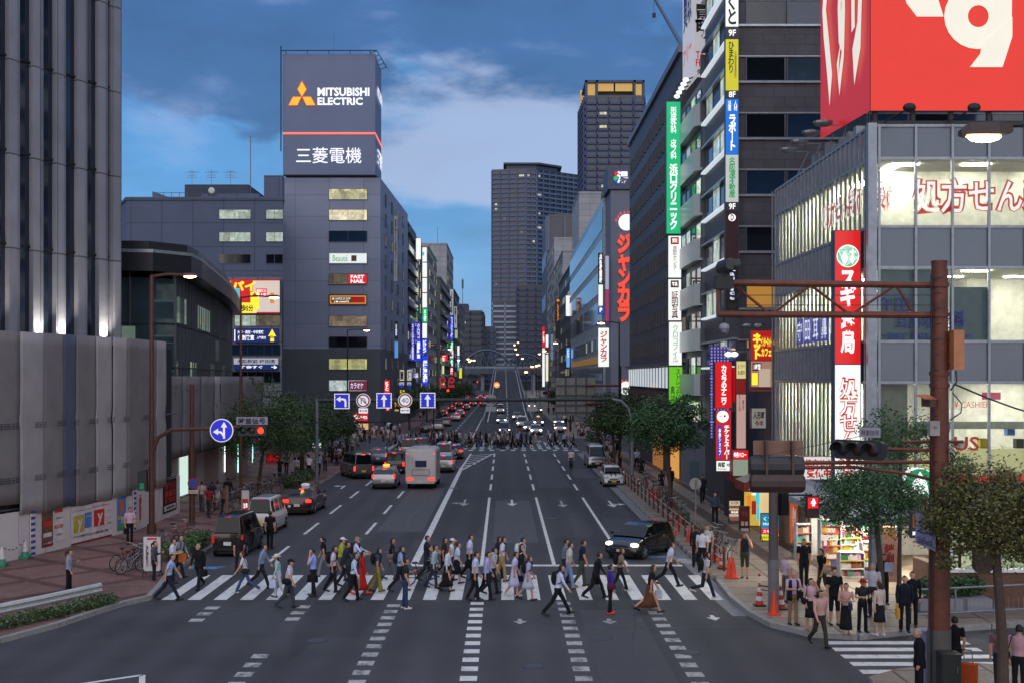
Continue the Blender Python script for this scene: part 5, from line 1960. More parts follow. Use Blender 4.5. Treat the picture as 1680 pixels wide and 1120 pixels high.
# shelves of goods under the canopy
prod=[mat('pack '+c,c,.5)for c in('a83c3c','d8d4c8','3c7a4c','c8a83c','4a6296','c890a8','e8e4dc','8a5a3a','68a898','d0c8b0','c8c4c0')]
def shelf(label,x0,x1,y,h,rows,hot=None):
 t=thing('shop_shelf',label,'shelf',((x0+x1)/2,y,.15))
 mb=MB()
 mb.box(x0-.04,x0,y,y+.5,.15,h+.15,WHITE)
 mb.box(x1,x1+.04,y,y+.5,.15,h+.15,WHITE)
 mb.box(x0,x1,y+.44,y+.5,.15,h+.15,WHITE)
 for r in range(rows+1):
  z=.2+h*r/rows
  mb.box(x0,x1,y,y+.44,z-.02,z+.01,WHITE)
 mb.build('rack',t)
 mb=MB()
 for r in range(rows):
  z=.21+h*r/rows
  x=x0+.02
  m=random.choice(prod)
  while x<x1-.1:
   if random.random()<.35:
    m=random.choice(prod)
   w=random.uniform(.05,.09)
   mb.box(x,min(x+w-.012,x1),y+.02,y+.4,z,z+h/rows*random.uniform(.55,.8),m)
   x+=w
  mb.box(x0,x1,y-.012,y,z-.05,z+.0,random.choice([prod[1],prod[3],prod[0]]))
 o=mb.build('goods',t)
 o['kind']='stuff'
 return t
shelf('tall shelf of cough drops and bottles at the shop corner',12.75,13.5,46.4,2.1,8)
shelf('wide shelf with green packets in the open shop front',13.55,14.5,47.0,2.3,9)
shelf('deep shelf of white boxes at the back of the open shop front',14.6,16.2,47.6,2.3,9)
shelf('low display of yellow packets in front of the shelves',13.2,14.1,45.3,.95,3)
shelf('low bin shelf with coloured sachets by the waiting people',12.6,13.2,49.6,1.5,4)
shelf('narrow shelf with pink packs beside the cardboard stack',14.2,14.9,45.6,1.3,4)
t=thing('cardboard_box','brown carton on a pink display column by the tree','box',(14.75,44.6,1.75))
mb=MB()
mb.box(14.45,15.05,44.4,44.9,1.75,2.25,mat('cardboard','9a7656',.8))
mb.build('carton',t)
t=thing('display_column','pink display column with red brush lettering under the carton','display',(14.75,44.6,.15))
mb=MB()
mb.box(14.4,15.1,44.4,45.0,.15,1.75,mat('pink column','a07a74',.6))
mb.build('column',t)
mb=MB()
mb.text('絆創',(14.78,44.38,1.2),.4,.85,PDR,bold=.04,vert=True)
mb.build('lettering',t)
t=thing('banner','orange vertical banner by the side door of the pharmacy','banner',(13.3,52.5,.15))
mb=MB()
mb.box(13.0,13.35,52.5,52.53,.5,2.3,mat('orange banner cloth','c8581e',.7))
mb.cyl((12.98,52.5,.15),(12.98,52.5,2.4),.015,STEEL,n=6)
mb.build('cloth',t)
mb=MB()
mb.text('お買得セール',(13.18,52.48,1.4),.2,1.5,PW,bold=.02,vert=True)
mb.build('lettering',t)
# signs on the pharmacy block
t=board('vertical_sign','tall red and white pharmacy sign with a round leaf mark',1369,1413,378,802,43.4,[(0,.517,emit('pharmacy red','d81c1c',.9,True)),(.517,1,EWHITE)],[('disc',
.5,.1,.84,.1,TXW),('disc',.5,.1,.78,.1,emit('leaf mark green','12a070',.9)),('スギ',.5,.225,.6,.14,TXW,.05,1),('薬局',.5,.395,.56,.16,TXW,.03,1),('処方せん受付',.5,.775,.74,.42,TXR,
.065,1),('処方せん受付',.5,.775,.66,.405,emit('sign inner white','f8f6f0',.95),.004,1)],depth=.45,casing=mat('sign side blue','3c4456',.5))
mb=MB()
cx,cz=XX(1391,43.4),ZZ(420.5,43.4)
lw=TXW
for s,x,z,k in((1,-.13,-.08,.16),(-1,.16,-.12,.12)):
 mb.add([(cx+x,43.36,cz+z-.24*k/.16),(cx+x+k*.9,43.36,cz+z),(cx+x,43.36,cz+z+.27*k/.16),(cx+x-k*.9,43.36,cz+z)],[(0,1,2,3)],lw)
mb.box(cx+.06,cx+.28,43.35,43.37,cz+.13,cz+.19,lw)
mb.box(cx+.14,cx+.2,43.352,43.368,cz+.05,cz+.27,lw)
mb.build('emblem',t)
t=board('shop_sign','backlit white fascia with red outlined lettering above the pharmacy canopy',1318,1368,748,786,47.6,[(0,1,emit('fascia white','e8e0dc',.8))],[('処方せん',.5,
.28,.9,.36,TXR,.04),('受付中',.5,.72,.8,.4,TXR,.04)],depth=.15)
t=thing('round_sign','round green and white coffee sign behind the leaves','sign',(XX(1508,41.9),41.9,ZZ(793,41.9)))
x,y,z=t.location
mb=MB()
mb.cyl((x,41.85,z),(x,42.2,z),.58,EWHITE,n=36)
mb.cyl((x,41.83,z),(x,41.9,z),.55,emit('coffee green','0c8c5a',.9,True),n=36)
mb.build('face',t)
mb=MB()
mb.ell((x,41.83,z+.1),(.13,.02,.16),TXW)
for s in(-1,1):
 for k in range(4):
  mb.tube([(x+s*.12,41.82,z+.2-k*.1),(x+s*(.24+.02*k),41.82,z+.05-k*.12),(x+s*(.2+.05*k),41.82,z-.25-k*.04)],.022,TXW,5)
mb.ell((x,41.83,z-.28),(.17,.02,.16),TXW)
mb.add([(x-.12,41.81,z+.26),(x,41.81,z+.46),(x+.12,41.81,z+.26)],[(0,1,2)],TXW)
mb.build('emblem',t)
t=thing('shop_sign','thin red lit fascia strip behind the near tree','sign',(20,41.1,3))
mb=MB()
mb.box(XX(1556,41.1),33,41.05,41.2,ZZ(792,41.1),ZZ(779,41.1),emit('red fascia strip','d81a20',1.0,True))
mb.build('face',t)
# giant red rooftop billboard
t=thing('rooftop_billboard','giant red rooftop billboard with huge white brush-cut kana','billboard',(15,45,18))
BR=emit('backlit billboard red','e0280e',.8,True)  # floodlight put into the red face as its own glow
BR2=emit('backlit billboard red side','cc2420',.66,True)  # same red with a weaker glow: the side's dimmer light is painted in
zb=18.1
A,Bq,Cq=(13.95,44.0),(13.5,49.3),(36,44.0)
mb=MB()
mb.add([(A[0],A[1],zb),(Cq[0],Cq[1],zb),(Cq[0],Cq[1],34),(A[0],A[1],34),(A[0],A[1]+.3,zb),(Cq[0],Cq[1]+.3,zb),(Cq[0],Cq[1]+.3,34),(A[0],A[1]+.3,34)],[(0,1,2,3)],BR)
mb.box(A[0],Cq[0],A[1]+.02,A[1]+.4,zb,34,CASE)
mb.build('front_face',t)
mb=MB()
mb.add([(Bq[0],Bq[1],zb),(A[0]-.02,A[1]+.02,zb),(A[0]-.02,A[1]+.02,34),(Bq[0],Bq[1],34)],[(0,1,2,3)],BR2)
mb.build('side_face',t)
TXWB=emit('cream kana','ece6d6',.85)
def kana(pts,y,material,mb,xform):
 """flat cut shape from photo-like coordinates"""
 q=[xform(x,z)for x,z in pts]
 n=len(q)
 q2=[(x,yy+.06,z)for x,yy,z in q]
 mb.add(q+q2,[tuple(range(n)),tuple(reversed(range(n,2*n)))]+[(i,n+i,n+(i+1)%n,(i+1)%n)for i in range(n)],material)
fx=lambda px,py:(XX(px,43.94),43.94,ZZ(py,43.94))
mb=MB()
kana([(1470,-60),(1530,-60),(1530,-30),(1548,27),(1505,27),(1488,5)],0,TXWB,mb,fx)
# loop and tail of 'su'
ring=[]
outer=[(1572+55*math.cos(a)+32,27+54*math.sin(a))for a in[R(v)for v in range(0,361,15)]]
inner=[(1605+17*math.cos(a),27+18*math.sin(a))for a in[R(v)for v in range(0,361,15)]]
vs=[fx(x,y)for x,y in outer]+[fx(x,y)for x,y in inner]
n=len(outer)
mb.add(vs,[(i,i+1,n+i+1,n+i)for i in range(n-1)],TXWB)
kana([(1612,60),(1660,40),(1661,-80),(1640,-80),(1622,40)],0,TXWB,mb,lambda px,py:(XX(px,43.9),43.9,ZZ(py,43.9)))
kana([(1661,28),(1661,60),(1645,110),(1592,110),(1609,88),(1612,70)],0,TXWB,mb,lambda px,py:(XX(px,43.86),43.86,ZZ(py,43.86)))
mb.build('lettering',t)
mb=MB()
mb.text('くすり',((A[0]+Bq[0])/2-.06,(A[1]+Bq[1])/2,23.2),4.3,8.0,TXWB,rz=math.atan2(A[1]-Bq[1],A[0]-Bq[0]),bold=.07,depth=.05)
mb.build('side_lettering',t)
mb=MB()
for k in range(15):
 x=14.2+k*1.45
 mb.box(x-.07,x+.07,44.2,44.4,17.2,18.2,DARKMETAL)
 mb.box(x+.3,x+.7,44.3,44.9,17.2,17.75,mat('roof plant','5a5c60',.6))
mb.box(14,34,44.15,44.3,17.65,17.75,DARKMETAL)
mb.build('support_frame',t)
FL=mat('flood lamp grey','7a7d80',.4,.5)
for i,(px,py,y,lb)in enumerate(((1294,245,55,'farthest'),(1312,232,52.5,'third'),(1331,217,50,'second'),(1350,201,47.5,'nearest'))):
 x,z=XX(px,y),ZZ(py,y)
 t=thing('flood_lamp',lb+' flood lamp on a long arm along the street side of the pharmacy roof','lamp',(x,y,z))
 mb=MB()
 mb.tube([(x,y,z-.12),(x+.9,y-.2,z-.05-.1),(13.7,y-.5,17.2)],.035,FL,6)
 mb.build('arm',t)
 mb=MB()
 mb.ell((x,y,z),(.42,.3,.2),FL,fn=lambda d:1 if d[2]<.35 else .6)
 mb.build('lamp_head',t)
for i,(px,lb)in enumerate(((1492,'left'),(1598,'right'))):
 x=XX(px,41.2)
 t=thing('flood_lamp','flood lamp under the middle of the red billboard' if i==0 else 'flood lamp under the red billboard nearest the hanging street lamp','lamp',(x,41.2,ZZ(176,
41.2)))
 mb=MB()
 mb.tube([(x,41.2,ZZ(178,41.2)),(x-.4,42,17.35),(x-.5,43.5,17.3)],.03,DARKMETAL,6)
 mb.build('arm',t)
 mb=MB()
 mb.ell((x,41.2,ZZ(177,41.2)),(.24,.2,.17),DARKMETAL)
 mb.build('lamp_head',t)
t=thing('roof_equipment','cluster of small boxes and cameras on the roof edge','equipment',(13.6,47,17.2))
mb=MB()
for k in range(7):
 y=44.5+k*1.0
 mb.box(13.55,13.9,y,y+.35,17.2,17.5+.35*random.random(),FL)
mb.each('casing',t)
# subway entrance with brick parapet
BRICK=mat('brown brick','6a4c3c',.8,var=.2,scale=4,tile=(.28,.1,.5),tilecol='9a8a80')
t=thing('subway_entrance','brick parapet and glazed roof of the numbered subway entrance','entrance',(19,39.6,.15))
mb=MB()
mb.box(15.2,26,39.5,39.8,.15,1.35,BRICK)
mb.box(15.2,15.5,39.8,43,.15,1.35,BRICK)
mb.build('parapet',t)
mb=MB()
mb.box(15.15,26,39.42,39.86,1.35,1.44,WHITE)
for k in range(7):
 x=15.3+k*1.7
 mb.box(x-.05,x+.05,39.6,39.7,1.44,3.0,WHITE)
mb.box(15,26,39.2,42,3.0,3.12,mat('entrance roof','4a4c50',.5))
mb.build('frame',t)
mb=MB()
mb.quad((15.3,39.65,1.45),(26,39.65,1.45),(26,39.65,3),(15.3,39.65,3),CG)
mb.build('glazing',t)
mb=MB()
mb.text('310',(XX(1587,39.5),39.48,ZZ(953,39.5)),26*39.5/F,13*39.5/F,PW,bold=.02)
mb.build('lettering',t)
mb=MB()
for px,m in((1612,EGREEN),(1622,EGREEN),(1633,EBLUE)):
 mb.box(XX(px-3.5,42),XX(px+3.5,42),42.1,42.15,ZZ(925,42),ZZ(903,42),m)
mb.build('light_panel',t)
# tubular railing in front of it
t=thing('railing','galvanised tube railing along the side street kerb','railing',(18,37.9,.15))
mb=MB()
pts=[(13.3,37.35),(17,38.2),(26,40.4)]
for z in(.35,1.15):
 mb.tube([(x,y,z)for x,y in pts],.035,GREYPOLE,8)
mb.build('rail',t)
for k in range(10):
 f=k/9
 x=13.3+12.7*f
 y=37.35+(x-13.3)*.235
 mb=MB()
 mb.cyl((x,y,.1),(x,y,1.15),.032,GREYPOLE,n=8)
 mb.build('post',t)
mb=MB()
for k in range(70):
 x=13.4+k*.18
 y=37.35+(x-13.3)*.235
 mb.cyl((x,y,.35),(x,y,.75),.008,GREYPOLE,n=4)
mb.build('baluster',t)
# ---- lit signs along the left street (all face the camera; they hang from the street fronts)
LS=[('tall white blank vertical sign at the top of the green glass block',682,691,391,426,236,EWHITE,[]),('white and blue headed vertical sign right of the tall white one',
692.5,700.5,406,430,262,EWHITE,[(None,.25,.45,.4,.25,ECYAN)]),('upper blank white panel of the sign column above the green panel',692.5,701,431,455,262,EWHITE,[]),('middle blank white panel of the sign column above the green panel',
692.5,701,456,480,262,EWHITE,[]),('lower blank white panel of the sign column above the green panel',692.5,701,481,505,262,EWHITE,[]),('green vertical panel with white kana on the left street',
692.5,702,506,529,262,EGREEN,[('ミュゼ',.5,.5,.55,.8,TXW,.05,1)]),('white panel directly below the green kana panel',692.5,701,530,555,262,EWHITE,[]),('blue panel with white kana below the blank white panels',
692,701,556,580,262,EBLUE,[('ビジョン',.5,.5,.7,.85,TXW,.05,1)]),('bright blue vertical sign with large white characters',692,703,583,632,255,EBLUE,[('居酒屋本舗',.5,.52,.7,.72,TXW,
.05,1)]),('violet vertical sign with pale kana left of the white column',683,690,528,558,250,emit('violet sign','3a28c8',.9),[('クロコ',.5,.5,.6,.8,TXP,.04,1)]),('blue vertical sign with glowing white characters beneath the violet sign',
682.5,691,559,592,248,EBLUE,[('英会話教室',.5,.45,.7,.8,TXW,.06,1)]),('narrow violet sign farthest left of the blue group',674.5,680,528,592,240,emit('violet sign','3a28c8',.9),
[('ネイルサロン美容室',.5,.5,.6,.9,TXP,.03,1)]),('grey building name sign in vertical characters on the left street',646,652.5,354,462,205,emit('dim name sign','8d919c',.4),[('高橋ビル東館テナント',
.5,.5,.45,.9,TXK,.02,1)]),('dark navy vertical sign low on the grey balcony block',647,653,527,556,205,mat('navy sign dark','1c2040',.4),[('法律',.5,.5,.5,.7,TXP,.02,1)]),('light blue blank vertical sign low on the grey balcony block',
647,653.5,560,587,205,emit('light blue sign','5c9be0',.75),[]),('cream sign with a brush-written black character, left of its twin',655.5,663.5,606,624,200,emit('cream sign',
'd8d0c4',.7),[('旨',.5,.5,.7,.8,TXK,.05)]),('cream sign with a brush-written black character, right twin',667.5,675.5,606,624,205,emit('cream sign','d8d0c4',.7),[('酒',.5,.5,
.7,.8,TXK,.05)]),('blue and white striped lower sign, left of its twin',654.5,663.5,626,637,200,[(0,.5,DIMW),(.5,1,NAVY)],[('焼鳥',.5,.5,.5,.6,TXBL,.03)]),('blue and white striped lower sign, right twin',
667.5,675,626,637,205,[(0,.5,DIMW),(.5,1,NAVY)],[('串揚',.5,.5,.5,.6,TXBL,.03)]),('small yellow sign above the speed limit disc',656,664,639,650,198,EYEL,[('食',.5,.5,.5,.7,
TXK,.03)]),('red vertical sign with white latin lettering beside the corner block',630,640,623,648,190,ERED,[('KFC',.5,.4,.6,.6,TXW,.04,1)]),('lower end of the red vertical sign beside the corner block',
633,640,665,673,190,ERED,[('1F',.5,.5,.5,.7,TXW,.03)]),('orange lit panel below the gantry beside the corner block',647,655,658,674,195,emit('orange lit panel','e0a868',.7),
[('居',.5,.5,.4,.5,TXK,.02)]),('tall pale yellow light column sign on the left street',722,729,586,632,320,emit('pale yellow column','e0e4a8',.95),[(None,.5,.5,.12,.9,TXG)]),
('red lantern-like sign on top of the pale yellow column',722,735,581,593,318,ERED,[('酒',.5,.5,.4,.7,TXW,.03)]),('white vertical sign of small characters, top of the far sign stack',
738,744,475,517,395,DIMW,[('大阪梅田駅前店',.5,.5,.5,.9,TXK,.02,1)]),('blue lit vertical sign in the far sign stack',738,744,518,556,395,EBLUE,[('カラオケ館',.5,.5,.6,.9,TXP,.04,1)]),
('green vertical sign in the far sign stack',738,744,560,573,395,EGREEN,[('麻雀',.5,.5,.6,.8,TXW,.04,1)]),('white vertical sign with red characters in the far sign stack',738,
744,574,587,395,EWHITE,[('焼肉',.5,.5,.6,.8,TXR,.04,1)]),('lower green vertical sign in the far sign stack',738,744,588,601,395,EGREEN,[('漫画',.5,.5,.6,.8,TXW,.04,1)]),('red vertical sign at the foot of the far sign stack',
738,744,602,615,395,ERED,[('居酒',.5,.5,.6,.8,TXW,.04,1)]),('narrow blue sign with side glow left of the far sign stack',731,736,524,556,390,emit('violet sign','3a28c8',.9),
[('サロン',.5,.5,.6,.9,TXP,.03,1)]),('green side sign left of the far sign stack',731,736,559,570,390,EGREEN,[]),('white sign with bold dark blue characters beyond the far sign stack',
745,750,503,538,430,DIMW,[('駅前センター',.5,.5,.6,.9,TXB,.05,1)]),('pale green vertical sign below the bold blue characters',746,751,541,555,430,emit('pale green sign','a8c8a0',
.7),[]),('white upper half of the last vertical sign on the left street',750,754,567,583,450,EWHITE,[]),('light blue lower half of the last vertical sign on the left street',
750,754,584,608,450,emit('light blue sign','5c9be0',.75),[('薬',.5,.5,.5,.4,TXW,.03)]),('thin yellow vertical sign at the end of the left street',753,758,603,620,470,EYEL,
[])]
for lb,a,c,d_,e,Y,face,items in LS:
 Y=16.85*F/(CX-a)
 board('street_sign',lb,a,c,d_,e,Y,face,items,depth=.4,rim=.06,group='lit signs hung along the left street')
t=thing('rooftop_sign','yellow green tilted sign panel on a far left roof','sign',(XX(707,290),290,ZZ(440,290)))
mb=MB()
x0,x1=XX(704,290),XX(711,290)
mb.add([(x0,296,ZZ(438,290)),(x1,290,ZZ(441,290)),(x1,290,ZZ(406,290)),(x0,296,ZZ(400,290)),(x0-.3,296,ZZ(438,290)),(x0-.3,296,ZZ(400,290))],[(0,1,2,3),(0,3,5,4)],emit('yellow green panel',
'8a9a3c',.45))
mb.build('face',t)
RS=[('tall white vertical sign with black characters beside the curtain wall block',981.5,989.5,415,466,157,mat('black sign face','14161a',.4),[('→四条烏丸梅田駅',.5,.5,.6,.94,TXW,
.04,1)]),('blank white panel under the black and white vertical sign',981.5,989.5,467,502,157,EWHITE,[]),('small blue parking sign under the blank white panel',981.5,990.5,
504,516,156.5,emit('parking blue','2a50d0',.8),[('P',.5,.4,.5,.6,TXW,.05)]),('left white panel of the pair on the curtain wall block',928,935,485,519,240,EWHITE,[]),('right white panel of the pair on the curtain wall block',
936.5,943,485,519,236,emit('white pair right','d0dcec',.8),[]),('left light blue vertical sign by the far street lamp',929,935,570,602,236,emit('light blue lit sign','5aa0f0',
.95),[('ビル',.5,.3,.5,.4,TXW,.03,1)]),('right light blue vertical sign by the far street lamp',936,943,570,602,232,emit('light blue lit sign','5aa0f0',.95),[('会館',.5,.7,.5,
.4,TXW,.03,1)]),('dark vertical sign with amber lettering on the narrow dark block',911,919,489,556,242,mat('dark amber sign','17140f',.4),[('disc',.55,.06,.6,.1,EORG),('レストラン',
.55,.35,.5,.42,EORG,.05,1)]),('red over white vertical sign far along the right street',889.5,894,536,570,372,ERED,[('酒場',.5,.5,.6,.5,TXW,.03,1)]),('long white vertical sign below the red one on the right street',
889.5,894,571,634,372,EWHITE,[]),('white sign with a pink band on the right street',895,900,549,580,366,EWHITE,[(None,.5,.8,.9,.3,PR)]),('white vertical sign near the far pavement trees on the right',
895,900,581,625,366,emit('warm white sign','ece6d0',.95),[]),('pale blue vertical sign high on the far right blocks',903,908,548,590,330,emit('pale blue dim sign','7a94b8',
.5),[])]
for lb,a,c,d_,e,Y,face,items in RS:
 board('street_sign',lb,a,c,d_,e,Y,face,items,depth=.4,rim=.06,group='lit signs hung along the right street')
t=board('street_sign','slim column of magenta and white lamps beside the karaoke tower',993,999,420,530,149.5,[(0,.5,emit('pale lamp column','b8bcd0',.6)),(.5,1,emit('magenta lamp column',
'a83868',.7))],[],depth=.3)
# ================================================================ viaduct, arch bridge
DECK=mat('viaduct concrete','7f858c',.75,var=.12,scale=.3)
prof=[(205,.05),(240,.7),(280,2.0),(320,3.6),(380,6.3),(440,9.0),(480,10.5),(505,10.9)]
def ramp_x(Y):
 f=(Y-205)/300
 return(-3.3+.9*max(0,f-.0)*0-.4*f,4.9+.7*f)
t=thing('viaduct','ramp viaduct climbing in the middle of the street and curving left','viaduct',(0,350,0))
mb=MB()
vs,fs=[],[]
LP=[(ramp_x(Y)[0],Y,z)for Y,z in prof]+[(-6,516,11.0),(-14,522,11),(-32,528,11.2)]
RP=[(ramp_x(Y)[1],Y,z)for Y,z in prof]+[(2.5,523,11.0),(-10,531,11),(-32,538,11.2)]
for a,c in zip(LP,RP):
 vs+=[a,c,(c[0],c[1],c[2]-1.5),(a[0],a[1],a[2]-1.5)]
for i in range(len(LP)-1):
 k=i*4
 for j in range(4):
  fs.append((k+j,k+4+j,k+4+(j+1)%4,k+(j+1)%4))
mb.add(vs,fs,ASPH)
mb.build('deck',t)
mb=MB()
for L_ in(LP,RP):
 sgn=-1 if L_ is LP else 1
 rings=[[(x+sgn*.0,y,z-1.5),(x+sgn*.35,y,z-1.5),(x+sgn*.35,y,z+.95),(x,y,z+.95)]for x,y,z in L_]
 mb.loft(rings,DECK)
mb.build('barrier',t)
mb=MB()
for Y,x,z in((400,1,5),(445,1,7),(490,1,9),(526,-14,9),(531,-26,9)):
 mb.box(x-2,x+2,Y-1,Y+1,0,z,DECK)
mb.build('pier',t)
mb=MB()
for(Y0,za),(Y1,zb_)in zip(prof,prof[1:]):
 for off,wd in(((.55),.16),(.95,.16)):
  pass
 n=max(1,int((Y1-Y0)/9))
 for k in range(n):
  ya,yb=Y0+(Y1-Y0)*k/n,Y0+(Y1-Y0)*(k+.55)/n
  z0,z1=za+(zb_-za)*k/n,za+(zb_-za)*(k+.55)/n
  m0,m1=sum(ramp_x(ya))/2,sum(ramp_x(yb))/2
  mb.quad((m0-.12,ya,z0+.03),(m0+.12,ya,z0+.03),(m1+.12,yb,z1+.03),(m1-.12,yb,z1+.03),PAINT)
 for s in(0,1):
  xa,xb_=ramp_x(Y0)[s]+(.5 if s==0 else-.5),ramp_x(Y1)[s]+(.5 if s==0 else-.5)
  mb.quad((xa-.1,Y0,za+.03),(xa+.1,Y0,za+.03),(xb_+.1,Y1,zb_+.03),(xb_-.1,Y1,zb_+.03),PAINT)
mb.build('lane_marking',t)
t=thing('arrow_sign','glowing orange disc sign at the head of the viaduct barrier','sign',(XX(815,230),215,4))
x=XX(815,215)
mb=MB()
mb.cyl((x,214.9,ZZ(631,215)),(x,215.1,ZZ(631,215)),.55,emit('orange disc','ff9a4a',1.1),n=20)
mb.build('disc',t)
mb=MB()
mb.text('⬌',(x,214.85,ZZ(631,215)),.7,.35,TXW,bold=.04)
mb.build('arrow',t)
mb=MB()
mb.cyl((x,215.05,.2),(x,215.05,ZZ(632,215)),.06,STEEL,n=6)
mb.build('post',t)
ARCH=mat('dull steel arch','4e5b66',.5,.3)
for nm,xa,xb_,Ys,zc,zd,lb in(('arch_bridge',-24,6,620,22.5,12.5,'left arched steel bridge crossing behind the viaduct'),('arch_bridge',-2,27,660,21,11.5,'right arched steel bridge crossing behind the viaduct')):
 t=thing(nm,lb,'bridge',((xa+xb_)/2,Ys,zd))
 for dy in(0,9):
  mb=MB()
  pts=[]
  for k in range(17):
   f=k/16
   pts.append((xa+(xb_-xa)*f,Ys+dy,zd+(zc-zd)*(1-(2*f-1)**2)))
  mb.tube(pts,.55,ARCH,6)
  mb.build('arch',t)
  mb=MB()
  for k in range(1,16,2):
   x0,_,z0=pts[k]
   for s in(-1,1):
    xx=x0+s*(xb_-xa)/16
    mb.cyl((x0,Ys+dy,z0),(xx,Ys+dy,zd),.2,ARCH,n=5)
  mb.build('hanger',t)
 mb=MB()
 mb.box(xa-20,xb_+14,Ys-.5,Ys+9.5,zd-1.6,zd,mat('bridge girder brown','584b4a',.7))
 mb.box(xa-20,xb_+14,Ys-.6,Ys-.5,zd,zd+1.2,DECK)
 for x in(xa-10,xa,xb_,xb_+10):
  mb.box(x-1,x+1,Ys+3,Ys+6,0,zd-1.6,DECK)
 mb.build('deck',t)
# ================================================================ lamps, poles, signs over the road
LAMPF=emit('street lamp glow','ffc98a',22.0,True)
def street_lamp(label,x,y,h,arm,pole,group=None,base=.15,r=.09,arch=False,name='street_lamp'):
 t=thing(name,label,'street lamp',(x,y,base),group=group)
 mb=MB()
 mb.tube([(x,y,base),(x,y,base+h*.5),(x,y,h)],[r,r*.85,r*.65],pole,10)
 mb.cyl((x,y,base),(x,y,base+.5),r*1.5,pole)
 mb.build('pole',t)
 mb=MB()
 mb.tube([(x,y,h-.05),(x+arm*.5,y,h+.06),(x+arm,y,h+.02)],r*.5,pole,6)
 mb.build('arm',t)
 s=1 if arm>0 else-1
 mb=MB()
 xa,xb_=x+arm-.1*s,x+arm+.75*s
 rings=[]
 for f,w,hh in((0,.1,.06),(.25,.2,.13),(.8,.2,.13),(1,.1,.06)):
  xx=xa+(xb_-xa)*f
  rings.append([(xx,y-w,h-.02),(xx,y+w,h-.02),(xx,y+w*.7,h-.02+hh),(xx,y-w*.7,h-.02+hh)])
 mb.loft(rings,pole)
 mb.build('lamp_head',t)
 mb=MB()
 mb.ell((xa+(xb_-xa)*.55,y,h-.03),(.33,.17,.11),LAMPF,fn=lambda d:1 if d[2]<0 else .2)
 mb.build('lens',t)
 return t
street_lamp('tall brown lamp post carrying the left traffic signal arm',XX(249,58),58,ZZ(452,58),1.55,BROWN,r=.15)
street_lamp('lamp post in front of the red and yellow billboard',XX(395,72),72,ZZ(487,72),1.7,BROWN,r=.1)
street_lamp('lamp post in front of the grey corner block',XX(570,118),118,ZZ(541,118),1.6,DARKMETAL,r=.09)
street_lamp('right side lamp post nearest the karaoke tower',XX(1016,100),100,ZZ(529,100),-1.2,DARKMETAL,r=.09)
GL='row of lamp posts along the far street'
for px,py,Y,s,lb in((936,562,152,-1,'far right lamp post by the light blue signs'),(912,575,200,-1,'second far right lamp post'),(900,580,250,-1,'third far right lamp post'),
(717,572,175,1,'far left lamp post before the pale yellow column sign'),(886,600,300,-1,'farthest right lamp post'),(738,590,260,1,'lamp post near the far left sign stack')):
 street_lamp(lb,XX(px,Y),Y,ZZ(py,Y),1.6*s,DARKMETAL,GL)
for i,(px,py,Y)in enumerate(((760,586,520),(768,589,540),(773,591,555),(770,593,570),(778,591,590),(844,566,640),(846,573,610),(850,562,680),(849,581,580),(873,601,420),(880,
600,450),(884,599,480),(863,610,390),(857,588,560))):
 t=thing('road_lamp','small glowing lamp on a post along the elevated roads far ahead','street lamp',(XX(px,Y),Y,0),group='distant lamps of the elevated roads')
 mb=MB()
 x=XX(px,Y)
 mb.cyl((x,Y,0),(x,Y,ZZ(py,Y)),.12,DARKMETAL,n=6)
 mb.build('pole',t)
 mb=MB()
 mb.ell((x,Y-.2,ZZ(py,Y)),(.62,.4,.36),emit('distant lamp glow','ffd7a0',4))
 mb.build('lamp_head',t)
# near lamp hanging into the top right
xh,zh_=XX(1614,25),ZZ(222,25)
t=thing('street_lamp','big near street lamp glowing at the top right above the pharmacy block','street lamp',(15.2,25,.15))
mb=MB()
mb.tube([(15.2,25,.15),(15.2,25,12.5),(14.6,25,zh_+.35),(13,25,zh_+.3),(xh+.35,25,zh_+.2)],[.12,.09,.06,.05,.05],DARKMETAL,10)
mb.build('pole',t)
mb=MB()
rings=[]
for f,w,h0,h1 in((0,.12,0,.1),(.15,.22,-.02,.24),(.7,.22,-.02,.26),(1,.1,.05,.22)):
 xx=xh-.52+1.12*f
 rings.append([(xx,25-w,zh_+h0),(xx,25+w,zh_+h0),(xx,25+w*.7,zh_+h1),(xx,25-w*.7,zh_+h1)])
mb.loft(rings,mat('lamp head brown','3a2a22',.5))
mb.build('lamp_head',t)
mb=MB()
mb.ell((xh,25,zh_),(.4,.2,.16),emit('near lamp glow','ffd59a',25,True),fn=lambda d:1 if d[2]<0 else .2)
mb.build('lens',t)
# gantry of lane signs over the road
YG=85
zg=ZZ(656,YG)
t=thing('gantry','dark overhead beam across the road carrying the lane signs','gantry',(0,YG,0))
GD=mat('gantry dark steel','33383a',.5,.4)
xr_=XX(1037,YG)
mb=MB()
mb.tube([(xr_,YG,.15),(xr_,YG,zg-1.6),(xr_-.25,YG,zg-.6),(xr_-.8,YG,zg-.05),(xr_-1.6,YG,zg+.12)],[.13,.12,.12,.11,.1],GREYPOLE,12)
mb.build('pole',t)
mb=MB()
mb.tube([(xr_-1.5,YG,zg+.12),(XX(975,YG),YG,zg+.05),(XX(560,YG),YG,zg),(XX(520,YG),YG,zg-.03)],.13,GD,10)
mb.cyl((XX(520,YG),YG,.15),(XX(520,YG),YG,zg+.1),.13,GREYPOLE)
mb.build('beam',t)
def circle_pts(cx,cz,r,n=28):
 return[(cx+r*math.cos(2*math.pi*k/n),cz+r*math.sin(2*math.pi*k/n))for k in range(n)]
def flat(mb,pts,y,material,th=.012):
 n=len(pts)
 mb.add([(x,y,z)for x,z in pts]+[(x,y+th,z)for x,z in pts],[tuple(range(n)),tuple(reversed(range(n,2*n)))]+[(i,n+i,n+(i+1)%n,(i+1)%n)for i in range(n)],material)
SB=emit('lit sign blue','1a1fc0',.8)
SWH=emit('lit sign white','e6e9f2',.75)
